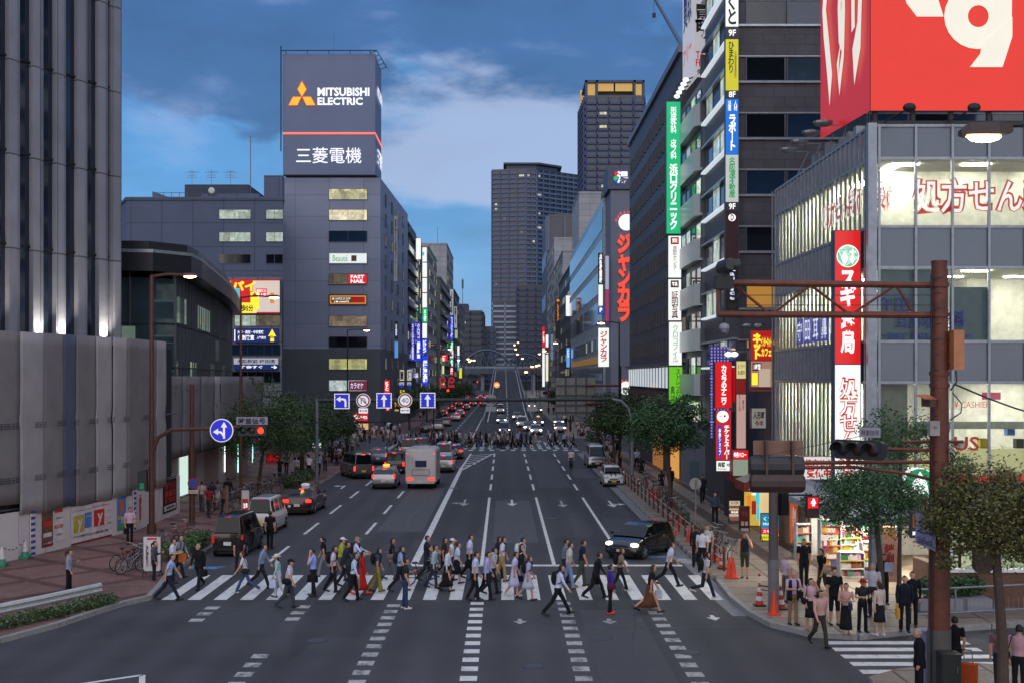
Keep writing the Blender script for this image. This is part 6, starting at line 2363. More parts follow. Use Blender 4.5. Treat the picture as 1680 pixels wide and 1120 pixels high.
SRD=emit('lit sign red','9a1c1c',.5)
def square_sign(px,py,kind,lb):
 x,z,s=XX(px,YG),ZZ(py,YG),.5
 t=thing('lane_sign',lb,'road sign',(x,YG-.2,z))
 mb=MB()
 mb.box(x-s-.06,x+s+.06,YG-.2,YG-.14,z-s-.06,z+s+.06,SWH)
 mb.box(x-.05,x+.05,YG-.14,YG,z-.2,z+.2,GD)
 mb.build('plate',t)
 mb=MB()
 mb.box(x-s,x+s,YG-.215,YG-.2,z-s,z+s,SB)
 mb.build('face',t)
 mb=MB()
 y=YG-.23
 if kind=='up':
  flat(mb,[(x-.07,z-.45),(x+.07,z-.45),(x+.07,z+.1),(x-.07,z+.1)],y,SWH)
  flat(mb,[(x-.24,z+.08),(x+.24,z+.08),(x,z+.46)],y-.003,SWH)
 else:
  flat(mb,[(x+.2,z-.42),(x+.34,z-.42),(x+.34,z+.0),(x+.2,z+.0)],y,SWH)
  flat(mb,[(x+.34,z-.02),(x+.28,z+.17),(x+.1,z+.22),(x-.12,z+.22),(x-.12,z+.08),(x+.1,z+.08),(x+.2,z-.02)],y-.003,SWH)
  flat(mb,[(x-.1,z-.06),(x-.1,z+.36),(x-.42,z+.15)],y-.006,SWH)
 for sx in(-1,1):
  for k in range(4):
   zz=z-.32+k*.21
   flat(mb,[(x+sx*s,zz-.05),(x+sx*(s-.05),zz),(x+sx*s,zz+.05)],y,SWH)
 mb.build('arrow',t)
square_sign(561.5,657.5,'left','square blue lane sign with a white left turn arrow')
square_sign(630.5,656.5,'up','square blue straight arrow lane sign between the two round signs')
square_sign(702,656,'up','square blue straight arrow lane sign right of the speed limit disc')
for px,py,kind,lb in((596.5,656.5,'u','round red ringed no u-turn sign with a white plate below'),(665,656,'40','round red ringed speed limit 40 sign with a white plate below')):
 x,z=XX(px,YG),ZZ(py,YG)
 t=thing('road_sign',lb,'road sign',(x,YG-.2,z))
 mb=MB()
 mb.cyl((x,YG-.2,z),(x,YG-.15,z),.52,SWH,n=32)
 mb.cyl((x,YG-.215,z),(x,YG-.19,z),.48,SRD,n=32)
 mb.cyl((x,YG-.23,z),(x,YG-.2,z),.37,SWH,n=32)
 mb.build('disc',t)
 mb=MB()
 if kind=='40':
  mb.text('40',(x,YG-.235,z),.52,.38,TXB,bold=.0)
 else:
  pts=[(x-.14,YG-.245,z-.22),(x-.14,YG-.245,z+.05),(x-.06,YG-.245,z+.18),(x+.06,YG-.245,z+.18),(x+.13,YG-.245,z+.05),(x+.13,YG-.245,z-.08)]
  mb.tube(pts,.035,TXB,5)
  flat(mb,[(x+.02,z-.05),(x+.24,z-.05),(x+.13,z-.22)],YG-.25,TXB)
  mb.tube([(x-.27,YG-.26,z+.27),(x+.27,YG-.26,z-.27)],.035,SRD,4)
 mb.build('symbol',t)
 mb=MB()
 mb.box(x-.34,x+.34,YG-.2,YG-.17,z-.93,z-.55,SWH)
 mb.build('plate',t)
 mb=MB()
 mb.box(x-.2,x+.2,YG-.215,YG-.2,z-.765,z-.715,SRD)
 for s in(-1,1):
  flat(mb,[(x+s*.3,z-.74),(x+s*.18,z-.66),(x+s*.18,z-.82)],YG-.215,SRD)
 mb.build('arrow',t)
for px,lb in((805.5,'grey back of a round road sign left of the viaduct ramp'),(873,'grey back of a round road sign right of the viaduct ramp')):
 x,z=XX(px,YG),zg
 t=thing('road_sign',lb,'road sign',(x,YG+.1,z))
 mb=MB()
 mb.cyl((x,YG+.15,z),(x,YG+.2,z),.44,mat('sign back grey','8d9096',.5,.3),n=28)
 mb.build('disc',t)
 mb=MB()
 mb.box(x-.38,x+.38,YG+.15,YG+.18,z-.82,z-.46,mat('sign back grey','8d9096',.5,.3))
 mb.build('plate',t)
 mb=MB()
 for s in(-.22,.22):
  mb.box(x+s-.04,x+s+.04,YG-.15,YG+.15,z-.18,z+.18,DARKMETAL)
 mb.build('clamp',t)
# guide sign seen from behind on its own post
Y=104
t=thing('guide_sign','large grey back of a guide sign beside the right street trees','road sign',(XX(1017,Y),Y,.15))
mb=MB()
mb.box(XX(912,Y),XX(977,Y),Y+.2,Y+.28,ZZ(681,Y),ZZ(619,Y),mat('guide sign back','77797a',.5,.3))
mb.build('panel',t)
mb=MB()
for z in(ZZ(676,Y),ZZ(664,Y),ZZ(648,Y),ZZ(632,Y)):
 mb.box(XX(911,Y),XX(978,Y),Y+.1,Y+.2,z-.08,z+.06,mat('guide sign rib','4a4c4e',.5,.3))
for px in(928,945,962):
 mb.box(XX(px,Y)-.06,XX(px,Y)+.06,Y+.05,Y+.2,ZZ(681,Y),ZZ(619,Y),mat('guide sign rib','4a4c4e',.5,.3))
mb.build('rib',t)
mb=MB()
mb.cyl((XX(1017,Y),Y,.15),(XX(1017,Y),Y,ZZ(600,Y)),.14,DARKMETAL)
mb.tube([(XX(1017,Y),Y,ZZ(632,Y)),(XX(960,Y),Y,ZZ(632,Y))],.1,BROWN)
mb.tube([(XX(1017,Y),Y,ZZ(660,Y)),(XX(960,Y),Y,ZZ(662,Y))],.1,BROWN)
mb.build('post',t)
def signal_head(name,label,x,y,z,rz,lit,back=False,sc=1.0):
 """horizontal three lens signal; local -Y is its face"""
 t=thing(name,label,'traffic light',(x,y,z),rz)
 BX=mat('signal casing brown','3a2823',.5)if back else mat('signal casing grey','2d2e30',.5)
 mb=MB()
 n=12
 rings=[]
 for xx in(-.66,-.6,.6,.66):
  w=.24 if abs(xx)<.65 else .18
  rings.append([(xx*sc,-.09*sc,w*sc),(xx*sc,.1*sc,w*.9*sc),(xx*sc,.17*sc,w*.3*sc),(xx*sc,.17*sc,-w*.3*sc),(xx*sc,.1*sc,-w*.9*sc),(xx*sc,-.09*sc,-w*sc)])
 mb.loft(rings,BX)
 mb.build('casing',t,world=False)
 for i,u in enumerate((-.42,0,.42)):
  c=('g','y','r')[i]
  m={'g':emit('green lens','28e0a0',2.5),'y':emit('amber lens','ffb02a',2.5),'r':emit('red lens','ff3a20',2.5)}[c]if c==lit else{'g':mat('dark green lens','10261f',.3),'y':mat('dark amber lens',
'2e2410',.3),'r':mat('dark red lens','2e1010',.3)}[c]
  mb=MB()
  mb.ell((u*sc,-.1*sc,0),(.155*sc,.05*sc,.155*sc),m,nu=14)
  o=mb.build('lens',t,world=False)
  mb=MB()
  vs,fs=[],[]
  for k in range(11):
   a=R(-10+200*k/10)
   for yy,rr in((-.09,.18),(-.36,.19)):
    vs.append(((u+rr*math.cos(a))*sc,yy*sc,rr*math.sin(a)*sc))
  for k in range(10):
   fs.append((2*k,2*k+1,2*k+3,2*k+2))
  mb.add(vs,fs,BX)
  h=mb.build('hood',t,world=False)
  h.modifiers.new('thick','SOLIDIFY').thickness=.015
 return t
# left signal arm with its signs (pole = lamp post at 249)
Yl=58
xp=XX(249,Yl)
t=thing('signal_bracket','brown curved arm from the left lamp post with a long span wire','signal arm',(xp,Yl,4))
mb=MB()
mb.tube([(xp+.1,Yl-.1,ZZ(738,Yl)),(xp+.35,Yl-.1,ZZ(717,Yl)),(xp+1.0,Yl-.1,ZZ(704,Yl)),(XX(345,Yl),Yl-.1,ZZ(702,Yl)),(XX(440,Yl),Yl-.1,ZZ(697,Yl))],[.1,.1,.1,.09,.07],BROWN,
10)
mb.build('arm',t)
mb=MB()
mb.tube([(XX(435,Yl),Yl-.1,ZZ(693,Yl)),(XX(600,70),70,ZZ(692,70)),(XX(760,84),84,ZZ(687,84))],.03,DARKMETAL,6)
mb.build('span_wire',t)
x,z=XX(366,Yl),ZZ(705,Yl)
t=thing('direction_sign','round blue sign with white straight and left arrows','road sign',(x,Yl-.3,z))
mb=MB()
mb.cyl((x,Yl-.32,z),(x,Yl-.27,z),.58,SWH,n=36)
mb.cyl((x,Yl-.335,z),(x,Yl-.3,z),.54,SB,n=36)
mb.cyl((x,Yl-.28,z),(x,Yl-.1,z),.06,STEEL)
mb.build('disc',t)
mb=MB()
y=Yl-.36
flat(mb,[(x+.08,z-.4),(x+.18,z-.4),(x+.18,z+.18),(x+.08,z+.18)],y,SWH)
flat(mb,[(x-.03,z+.16),(x+.29,z+.16),(x+.13,z+.43)],y-.003,SWH)
flat(mb,[(x+.1,z-.32),(x+.1,z-.15),(x+.0,z-.04),(x-.18,z-.02),(x-.18,z-.12),(x-.04,z-.14)],y-.006,SWH)
flat(mb,[(x-.16,z-.22),(x-.16,z+.1),(x-.42,z-.07)],y-.009,SWH)
mb.build('arrow',t)
s=signal_head('traffic_signal','horizontal traffic signal showing red below the small grey character plate',XX(416,Yl),Yl-.3,ZZ(705,Yl),0,'r',sc=1.05)
t=thing('signal_plate','small grey plate with four black characters above the left signal','sign',(XX(415,Yl),Yl-.3,ZZ(694,Yl)))
x0,x1,z0,z1=XX(390,Yl),XX(441,Yl),ZZ(695.5,Yl),ZZ(683,Yl)
mb=MB()
mb.box(x0,x1,Yl-.3,Yl-.26,z0,z1,mat('plate lilac grey','8a8798',.5))
mb.box((x0+x1)/2-.03,(x0+x1)/2+.03,Yl-.26,Yl-.1,z0-.25,z1,DARKMETAL)
mb.build('plate',t)
mb=MB()
mb.text('時差信号',((x0+x1)/2,Yl-.31,(z0+z1)/2),1.35,.3,TXK,bold=.02)
mb.build('lettering',t)
t=thing('pedestrian_signal','dark pedestrian signal with a faint green glow on the left lamp post','traffic light',(xp-.38,Yl-.15,3))
mb=MB()
mb.box(xp-.62,xp-.18,Yl-.3,Yl+.0,ZZ(803,Yl),ZZ(772,Yl),mat('signal casing grey','2d2e30',.5))
mb.cyl((xp-.4,Yl-.1,ZZ(772,Yl)),(xp,Yl-.1,ZZ(768,Yl)),.03,DARKMETAL,n=6)
mb.build('casing',t)
mb=MB()
mb.box(xp-.52,xp-.3,Yl-.31,Yl-.3,ZZ(801,Yl),ZZ(791,Yl),emit('faint green lens','1a7a5a',.5))
mb.build('lens',t)
# other left poles
x,Y=XX(315,62),62
t=thing('utility_pole','plain brown pole with a round no parking sign on the left pavement','pole',(x,Y,.15))
mb=MB()
mb.tube([(x,Y,.15),(x,Y,ZZ(630,Y))],[.16,.11],BROWN,10)
mb.tube([(x-.3,Y,ZZ(640,Y)),(x+.3,Y,ZZ(640,Y))],.03,BROWN,6)
mb.build('pole',t)
t=thing('no_parking_sign','round blue and red no parking sign with a plate on the brown pole','road sign',(XX(317,61.7),61.7,2))
x,z,y=XX(317,61.7),ZZ(792,61.7),61.7
mb=MB()
mb.cyl((x,y,z),(x,y+.03,z),.3,mat('faded sign red','8c2f30',.5),n=28)
mb.cyl((x,y-.012,z),(x,y,z),.23,mat('faded sign blue','2f4c9a',.5),n=28)
mb.build('disc',t)
mb=MB()
mb.box(x-.26,x+.26,y,y+.02,z-.55,z-.36,WHITE)
mb.build('plate',t)
mb=MB()
mb.text('駐車禁止',(x,y-.005,z-.455),.44,.12,PDR,bold=.0)
mb.build('plate_lettering',t)
x,y=G(372,868)
t=thing('wooden_post','brown weathered post among the parked bicycles','post',(x,y,.15))
mb=MB()
mb.tube([(x,y,.15),(x+.02,y,2.3)],[.11,.09],mat('weathered wood post','6e4f3e',.8),8)
mb.build('post',t)
x,y=G(250,950)
a_board('white notice board with a red heading by the left kerb',x,y,.75,1.6,PW,[(None,.5,.08,.5,.05,PR)]+[('掲示',.25+.25*k,.5,.12,.55,TXK)for k in range(3)],name='notice_board')
x,y=G(403,850)
a_board('small white sign with a red block behind the white van',x,y,.5,1.5,PW,[(None,.5,.6,.7,.5,PR),('注意',.5,.6,.5,.2,TXW)],name='notice_board')
board('kiosk_screen','bright cyan advertising light box under the left trees',512,527,712,734,112,[(0,.6,ECYAN),(.6,1,EWHITE)],[('営業',.5,.78,.6,.3,TXK,.03),(None,.3,.3,.4,
.3,emit('screen dark','2a6a78',.5))],depth=.2)
board('shop_sign','red lit characters deep under the left trees',436,460,741,760,106,emit('dim red board','7c1a1c',.55),[('お好み焼',.5,.5,.8,.5,TXR,.03)],depth=.2)
# ---- right corner: rusty signal mast
RUST=mat('rusty red mast','633526',.55,.1,var=.35,scale=3.2,bump=.15)
xm,Ymm=XX(1541,29),29
t=thing('signal_mast','massive rusty red mast with a truss arm at the right corner','signal mast',(xm,Ymm,.15))
zt=ZZ(432,Ymm)
mb=MB()
mb.tube([(xm,Ymm,.15),(xm,Ymm,2.4),(xm,Ymm,6),(xm,Ymm,zt)],[.27,.26,.235,.19],RUST,20)
mb.tube([(xm,Ymm,.15),(xm,Ymm,1.7)],.285,mat('grey mast wrap','55524f',.7,var=.2),20)
mb.cyl((xm,Ymm,zt),(xm,Ymm,zt+.06),.2,RUST,n=20)
for z in(ZZ(612,29),ZZ(632,29),ZZ(705,29),ZZ(468,29),ZZ(517,29)):
 mb.cyl((xm,Ymm,z-.05),(xm,Ymm,z+.05),.245,RUST,n=20)
mb.build('pole',t)
zu,zl=ZZ(468,29),ZZ(517,29)
xe=XX(1178,29)
mb=MB()
mb.tube([(xm,Ymm,zu),(xe,Ymm,zu+.06)],.085,RUST,10)
mb.tube([(xm,Ymm,zl),(xe,Ymm,zl+.02)],.085,RUST,10)
mb.tube([(xe,Ymm,zl-.05),(xe,Ymm,zu+.1)],.05,RUST,8)
for k,(pa,pb)in enumerate(((1205,1265),(1265,1330),(1330,1395),(1395,1470),(1470,1500))):
 a,c=(zu,zl)if k%2==0 else(zl,zu)
 mb.tube([(XX(pa,29),Ymm,a),(XX(pb,29),Ymm,c)],.035,RUST,6)
for k in range(2):
 z=zl+(zu-zl)*(k+1)/3
 mb.tube([(xm,Ymm+.05,z),(xe,Ymm+.05,z)],.012,DARKMETAL,4)
mb.build('truss_arm',t)
mb=MB()
mb.tube([(xm,Ymm,ZZ(738,29)),(XX(1440,29),28.8,ZZ(735,29))],.045,RUST,8)
mb.tube([(xm,Ymm,ZZ(757,29)),(XX(1318,29),28.9,ZZ(758,29))],.05,RUST,8)
mb.tube([(xm,Ymm,ZZ(789,29)),(XX(1480,29),28.9,ZZ(775,29)),(XX(1400,29),28.9,ZZ(765,29)),(XX(1318,29),28.9,ZZ(766,29))],.04,RUST,8)
mb.tube([(XX(1480,29),Ymm,ZZ(724,29)),(XX(1580,29),Ymm,ZZ(724,29))],.04,RUST,8)
mb.build('arm',t)
mb=MB()
xl=XX(1523,29)
mb.tube([(xl,Ymm-.2,.2),(xl,Ymm-.2,zt-.3)],.02,DARKMETAL,6)
for k in range(18):
 z=4+k*.38
 mb.tube([(xl,Ymm-.2,z),(xl+.28,Ymm-.2,z)],.01,DARKMETAL,4)
cab=[(XX(1562,29),28.8,ZZ(630,29)),(XX(1600,30),29.2,ZZ(652,30)),(XX(1640,31),30,ZZ(668,31)),(XX(1720,33),32,ZZ(690,33))]
mb.tube(cab,.022,BLACK,6)
mb.tube([(XX(1562,29),28.75,ZZ(608,29)),(XX(1562,29),28.7,ZZ(625,29)),(XX(1553,29),28.75,ZZ(640,29))],.02,BLACK,6)
mb.tube([(XX(1556,29),28.75,ZZ(643,29)),(XX(1572,29),28.75,ZZ(662,29)),(XX(1570,29),28.75,ZZ(676,29)),(XX(1552,29),28.75,ZZ(688,29))],.015,BLACK,6)
for k in range(5):
 mb.tube([(XX(1550,29),28.75,ZZ(722+4*k,29)),(XX(1568-k*3,29),28.7,ZZ(730+6*k,29)),(XX(1560,29),28.75,ZZ(748,29)),(XX(1548,29),28.75,ZZ(738,29))],.01,BLACK,5)
mb.tube([(XX(1520,29),28.8,ZZ(678,29)),(XX(1400,29),28.8,ZZ(716,29)),(XX(1230,28),28,ZZ(752,28))],.008,BLACK,4)
mb.build('cable',t)
t=thing('control_box','orange lit metal cabinet strapped high on the rusty mast','cabinet',(XX(1566,29),28.9,ZZ(605,29)))
mb=MB()
mb.box(XX(1560,28.8),XX(1577,28.8),28.6,29.0,ZZ(606,28.8),ZZ(542,28.8),mat('tan cabinet','b0734c',.5))
mb.build('cabinet',t)
mb=MB()
mb.box(XX(1552,29),XX(1562,29),28.85,29.0,ZZ(596,29),ZZ(590,29),RUST)
mb.box(XX(1552,29),XX(1562,29),28.85,29.0,ZZ(556,29),ZZ(550,29),RUST)
mb.build('bracket',t)
t=thing('loudspeaker','brown horn loudspeaker with an orange hood on the rusty mast','speaker',(XX(1518,28.7),28.7,ZZ(655,28.7)))
mb=MB()
xq,zq=XX(1520,28.7),ZZ(659,28.7)
mb.obox((xq,28.55,zq),(.2,.3,.22),R(20),mat('horn brown','4a332a',.5))
mb.build('horn',t)
mb=MB()
mb.obox((xq-.08,28.5,zq+.13),(.36,.34,.025),R(20),mat('hood orange','a8623e',.5),rx=R(18))
mb.build('hood',t)
t=thing('junction_box','small grey box on the rusty mast above the leaves','box',(XX(1532,28.7),28.7,ZZ(713,28.7)))
mb=MB()
mb.box(XX(1525,28.6),XX(1541,28.6),28.55,28.75,ZZ(714,28.6),ZZ(690,28.6),mat('grey enamel box','8f8d88',.5))
mb.build('cabinet',t)
mb=MB()
mb.text('安全',(XX(1533,28.6),28.54,ZZ(700,28.6)),.1,.06,TXK,bold=.0)
mb.build('lettering',t)
t=thing('street_name_sign','lilac tilted street name plate on the rusty mast with black characters','sign',(XX(1522,28.3),28.3,ZZ(872,28.3)))
mb=MB()
a,c=(XX(1510,28.6),28.9),(XX(1535,28.0),28.0)
mb.add([(a[0],a[1],ZZ(893,28.6)),(c[0],c[1],ZZ(904,28)),(c[0],c[1],ZZ(853,28)),(a[0],a[1],ZZ(840,28.6)),(a[0],a[1]+.04,ZZ(893,28.6)),(c[0],c[1]+.04,ZZ(904,28)),(c[0],c[1]+.04,
ZZ(853,28)),(a[0],a[1]+.04,ZZ(840,28.6))],[(0,1,2,3),(7,6,5,4),(0,4,5,1),(1,5,6,2),(2,6,7,3),(3,7,4,0)],mat('lilac plate','8d8aa8',.4))
mb.build('plate',t)
mb=MB()
mb.text('芝田',((a[0]+c[0])/2-.02,(a[1]+c[1])/2-.03,ZZ(866,28.3)),.75,.3,TXK,rz=math.atan2(c[1]-a[1],c[0]-a[0]),bold=.0)
mb.text('Shibata',((a[0]+c[0])/2-.02,(a[1]+c[1])/2-.03,ZZ(888,28.3)),.7,.16,TXK,rz=math.atan2(c[1]-a[1],c[0]-a[0]),bold=.0)
mb.build('lettering',t)
board('parking_sign','orange and navy parking sign behind the lilac name plate',1494,1516,838,882,36,mat('navy parking face','1e2238',.5),[(None,.5,.35,.7,.5,mat('amber parking patch',
'a8651c',.5)),('P',.5,.35,.45,.4,TXK,.05),('時間貸',.5,.82,.8,.18,TXW)],depth=.12)
# signal seen at an angle on the mast arm, plate above it
signal_head('traffic_signal','dark traffic signal turned sideways with a faint green hood on the rusty mast arm',XX(1410,28.6),28.6,ZZ(737,28.6),R(-48),'',sc=1.0)
t=thing('signal_plate','small lilac plate above the sideways signal','sign',(XX(1427,28.6),28.6,ZZ(709,28.6)))
mb=MB()
mb.obox((XX(1427,28.6),28.6,ZZ(709,28.6)),(.5,.03,.24),R(-15),mat('plate lilac grey','8a8798',.5),rx=R(0))
mb.cyl((XX(1427,28.6),28.65,ZZ(735,28.6)),(XX(1427,28.6),28.65,ZZ(709,28.6)),.015,DARKMETAL,n=6)
mb.build('plate',t)
mb=MB()
mb.text('時差信号',(XX(1427,28.6),28.57,ZZ(709,28.6)),.42,.14,TXK,rz=R(-15),bold=.0)
mb.build('lettering',t)
# two signals seen from behind, brown plate over them
signal_head('traffic_signal','black back of the upper of two stacked signals over the right corner pole',XX(1274,29),29.0,ZZ(764,29),R(180),'none',sc=1.02)
signal_head('traffic_signal','brown back of the lower of two stacked signals over the right corner pole',XX(1275,28.9),28.9,ZZ(792,28.9),R(180),'none',back=True,sc=1.02)
t=thing('signal_plate','plain brown back of a plate above the two stacked signals','sign',(XX(1277,29),29,ZZ(734,29)))
mb=MB()
mb.box(XX(1236,29),XX(1318,29),29.0,29.04,ZZ(746,29),ZZ(722,29),mat('brown plate back','7a5a4c',.6))
mb.build('plate',t)
mb=MB()
for px in(1255,1298):
 mb.box(XX(px,29)-.03,XX(px,29)+.03,28.78,29.0,ZZ(800,29),ZZ(722,29),mat('brown bracket','4e3930',.6))
mb.build('bracket',t)
# pole on the corner with the red pedestrian signal
x,Y=XX(1269,38.8),38.8
t=thing('signal_pole','grey banded pole at the right kerb corner','pole',(x,Y,.15))
mb=MB()
mb.tube([(x,Y,.15),(x,Y,5.4)],[.17,.15],mat('grey brown pole','50494a',.6,var=.2),14)
mb.tube([(x,Y,.15),(x,Y,1.9)],.18,mat('pole pale wrap','6a6668',.7,var=.2),14)
mb.build('pole',t)
mb=MB()
mb.tube([(x,Y,ZZ(811,Y)),(XX(1331,Y),Y-.1,ZZ(811,Y))],.03,DARKMETAL,6)
mb.build('arm',t)
xs=XX(1331.5,Y)
t=thing('pedestrian_signal','pedestrian signal glowing red with a white standing figure','traffic light',(xs,Y-.1,ZZ(848,Y)))
mb=MB()
mb.box(xs-.2,xs+.2,Y-.2,Y+.1,ZZ(848,Y),ZZ(813,Y),mat('signal casing brown','3a2823',.5))
mb.cyl((xs,Y,ZZ(813,Y)),(xs,Y,ZZ(809,Y)),.03,DARKMETAL,n=6)
mb.build('casing',t)
mb=MB()
mb.box(xs-.17,xs+.17,Y-.22,Y-.2,ZZ(831,Y)-.02,ZZ(814.5,Y),emit('red walk lens','d8101c',1.4,True))
mb.build('lens',t)
mb=MB()
flat(mb,[(xs-.05,ZZ(828,Y)),(xs+.05,ZZ(828,Y)),(xs+.05,ZZ(824,Y)),(xs+.09,ZZ(824,Y)),(xs+.06,ZZ(819.5,Y)),(xs-.06,ZZ(819.5,Y)),(xs-.09,ZZ(824,Y)),(xs-.05,ZZ(824,Y))],Y-.235,
emit('walk figure','ffe6e6',1.6))
flat(mb,circle_pts(xs,ZZ(818,Y),.045,12),Y-.235,emit('walk figure','ffe6e6',1.6))
mb.build('figure',t)
t=thing('pedestrian_signal','dark back of a pedestrian signal on the right corner pole','traffic light',(x+.35,Y+.2,4))
mb=MB()
mb.obox((x+.28,Y+.1,ZZ(826,Y)),(.3,.4,.75),R(30),BLACK)
mb.build('casing',t)
t=thing('pedestrian_signal','brown back of a pedestrian signal hanging under the near tree crown','traffic light',(XX(1612,29.5),29.5,3.3))
xq=XX(1612,29.5)
mb=MB()
rings=[]
for z,w in((ZZ(938,29.5),.14),(ZZ(932,29.5),.22),(ZZ(858,29.5),.24),(ZZ(850,29.5),.16)):
 rings.append([(xq-w,29.4,z),(xq+w,29.4,z),(xq+w,29.62,z),(xq-w,29.62,z)])
mb.loft(rings,mat('signal casing brown','3a2823',.5))
mb.build('casing',t)
mb=MB()
mb.tube([(xq,29.5,ZZ(852,29.5)),(xq,29.5,ZZ(845,29.5)),(xm,29.1,ZZ(843,29.3))],.03,DARKMETAL,6)
mb.build('arm',t)
for nm,lb,a,c,z1,m,yy in(('utility_cabinet','lilac grey cabinet standing against the rusty mast behind the suited man',1517,1532,1037,mat('lilac cabinet','7d7a96',.5),29.2),
('utility_cabinet','black kerb cabinet on the near side of the rusty mast',1546,1577,1075,mat('black cabinet','1d2120',.4),28.2)):
 t=thing(nm,lb,'cabinet',(XX((a+c)/2,yy),yy,.15))
 mb=MB()
 mb.box(XX(a,yy),XX(c,yy),yy,yy+.4,.15,ZZ(z1,yy),m)
 mb.box(XX(a,yy)-.02,XX(c,yy)+.02,yy-.02,yy+.42,ZZ(z1,yy),ZZ(z1,yy)+.04,m)
 mb.build('cabinet_body',t)
 mb=MB()
 mb.box(XX(a,yy)+.04,XX(c,yy)-.04,yy-.012,yy,.3,ZZ(z1,yy)-.06,m)
 mb.cyl((XX(c,yy)-.1,yy-.03,.8),(XX(c,yy)-.1,yy-.03,.95),.012,STEEL,n=6)
 mb.build('door',t)
# camera and dome at the end of the truss arm
t=thing('surveillance_camera','grey dome camera hanging under the end of the truss arm','camera',(XX(1188,29),29,ZZ(540,29)))
xd,zd=XX(1188,29),ZZ(540,29)
mb=MB()
mb.ell((xd,29,zd+.05),(.13,.13,.11),mat('dome grey','8b8d98',.4))
mb.cyl((xd,29,zd+.12),(xd,29,zl),.025,DARKMETAL,n=6)
mb.build('casing',t)
mb=MB()
mb.ell((xd,28.97,zd-.05),(.1,.1,.12),mat('dome lens','55565a',.15))
mb.build('lens',t)
signal_head('traffic_signal','black traffic signal seen end on at the tip of the truss arm',XX(1190,29),29,ZZ(437,29),R(95),'none',sc=.72)
t=thing('junction_box','black terminal box under the end-on signal on the truss arm','box',(XX(1188,29),29,ZZ(455,29)))
mb=MB()
mb.box(XX(1173,29),XX(1202,29),28.9,29.15,ZZ(474,29),ZZ(453,29),BLACK)
mb.tube([(XX(1196,29),28.85,ZZ(474,29)),(XX(1194,29),28.85,ZZ(486,29)),(XX(1206,29),28.85,ZZ(490,29)),(XX(1215,29),28.85,ZZ(480,29)),(XX(1212,29),28.85,ZZ(468,29))],.02,BLACK,
6)
mb.cyl((XX(1188,29),29,ZZ(455,29)),(XX(1188,29),29,ZZ(440,29)),.05,BLACK)
mb.build('cabinet',t)
# far signals
for px,py,Y,c,lb in((965,672,122,'g','green lit far signal below the guide sign'),(735,640,148,'r','red lit far signal with red ringed signs above the far crossing'),(899,
644,330,'r','tiny red signal far along the right carriageway'),(782,626,400,'r','tiny red signal far along the left carriageway')):
 x,z=XX(px,Y),ZZ(py,Y)
 s=signal_head('far_traffic_signal',lb,x-(-.42 if c=='g' else .42),Y,z,0,c,sc=1.0 if Y<200 else 1.6)
 mb=MB()
 mb.cyl((1.4 if px>800 else-1.4,.12,-z+.1),(1.4 if px>800 else-1.4,.12,.3),.08,DARKMETAL,n=8)
 mb.cyl((1.4 if px>800 else-1.4,.12,.12),(0,.12,.12),.05,DARKMETAL,n=6)
 mb.build('pole',s,world=False)
for px,lb in((726,'left of two small round red signs glowing over the far crossing'),(740.5,'right of two small round red signs glowing over the far crossing')):
 x,z=XX(px,147.5),ZZ(623,147.5)
 t=thing('road_sign',lb,'road sign',(x,147.5,z))
 mb=MB()
 mb.cyl((x,147.5,z),(x,147.6,z),.42,emit('red reflecting sign','a8141c',.7),n=20)
 mb.cyl((x,147.6,z-1.5),(x,147.6,z),.04,DARKMETAL,n=6)
 mb.build('disc',t)
 mb=MB()
 mb.cyl((x,147.46,z),(x,147.5,z),.2,emit('dark sign centre','58101a',.4),n=16)
 mb.box(x-.4,x+.4,147.48,147.56,z-.95,z-.6,emit('red reflecting sign','a8141c',.7))
 mb.build('plate',t)
# round sign back on a thin pole by the right railing
x,y=G(1141,880)
t=thing('road_sign','grey back of a round sign on a thin pole by the right railing','road sign',(x,y,.15))
zc_=ZZ(793,y)
mb=MB()
mb.cyl((x,y,.15),(x,y,zc_+.2),.035,GREYPOLE,n=8)
mb.box(x-.05,x+.05,y-.05,y+.05,1.4,2.2,STEEL)
mb.build('pole',t)
mb=MB()
mb.cyl((x,y+.04,zc_),(x,y+.07,zc_),.3,mat('sign back beige','96938c',.5),n=24)
mb.build('disc',t)
# blue-green notice panel on the pavement
x,y=G(1141,808)
t=thing('information_board','dull blue information board on the right pavement','board',(x,y,.15))
mb=MB()
mb.box(x-.4,x+.4,y,y+.08,.6,2.2,mat('board teal','46606c',.4))
mb.build('panel',t)
mb=MB()
for s in(-.36,.36):
 mb.box(x+s-.03,x+s+.03,y+.02,y+.07,.15,.6,STEEL)
mb.build('leg',t)
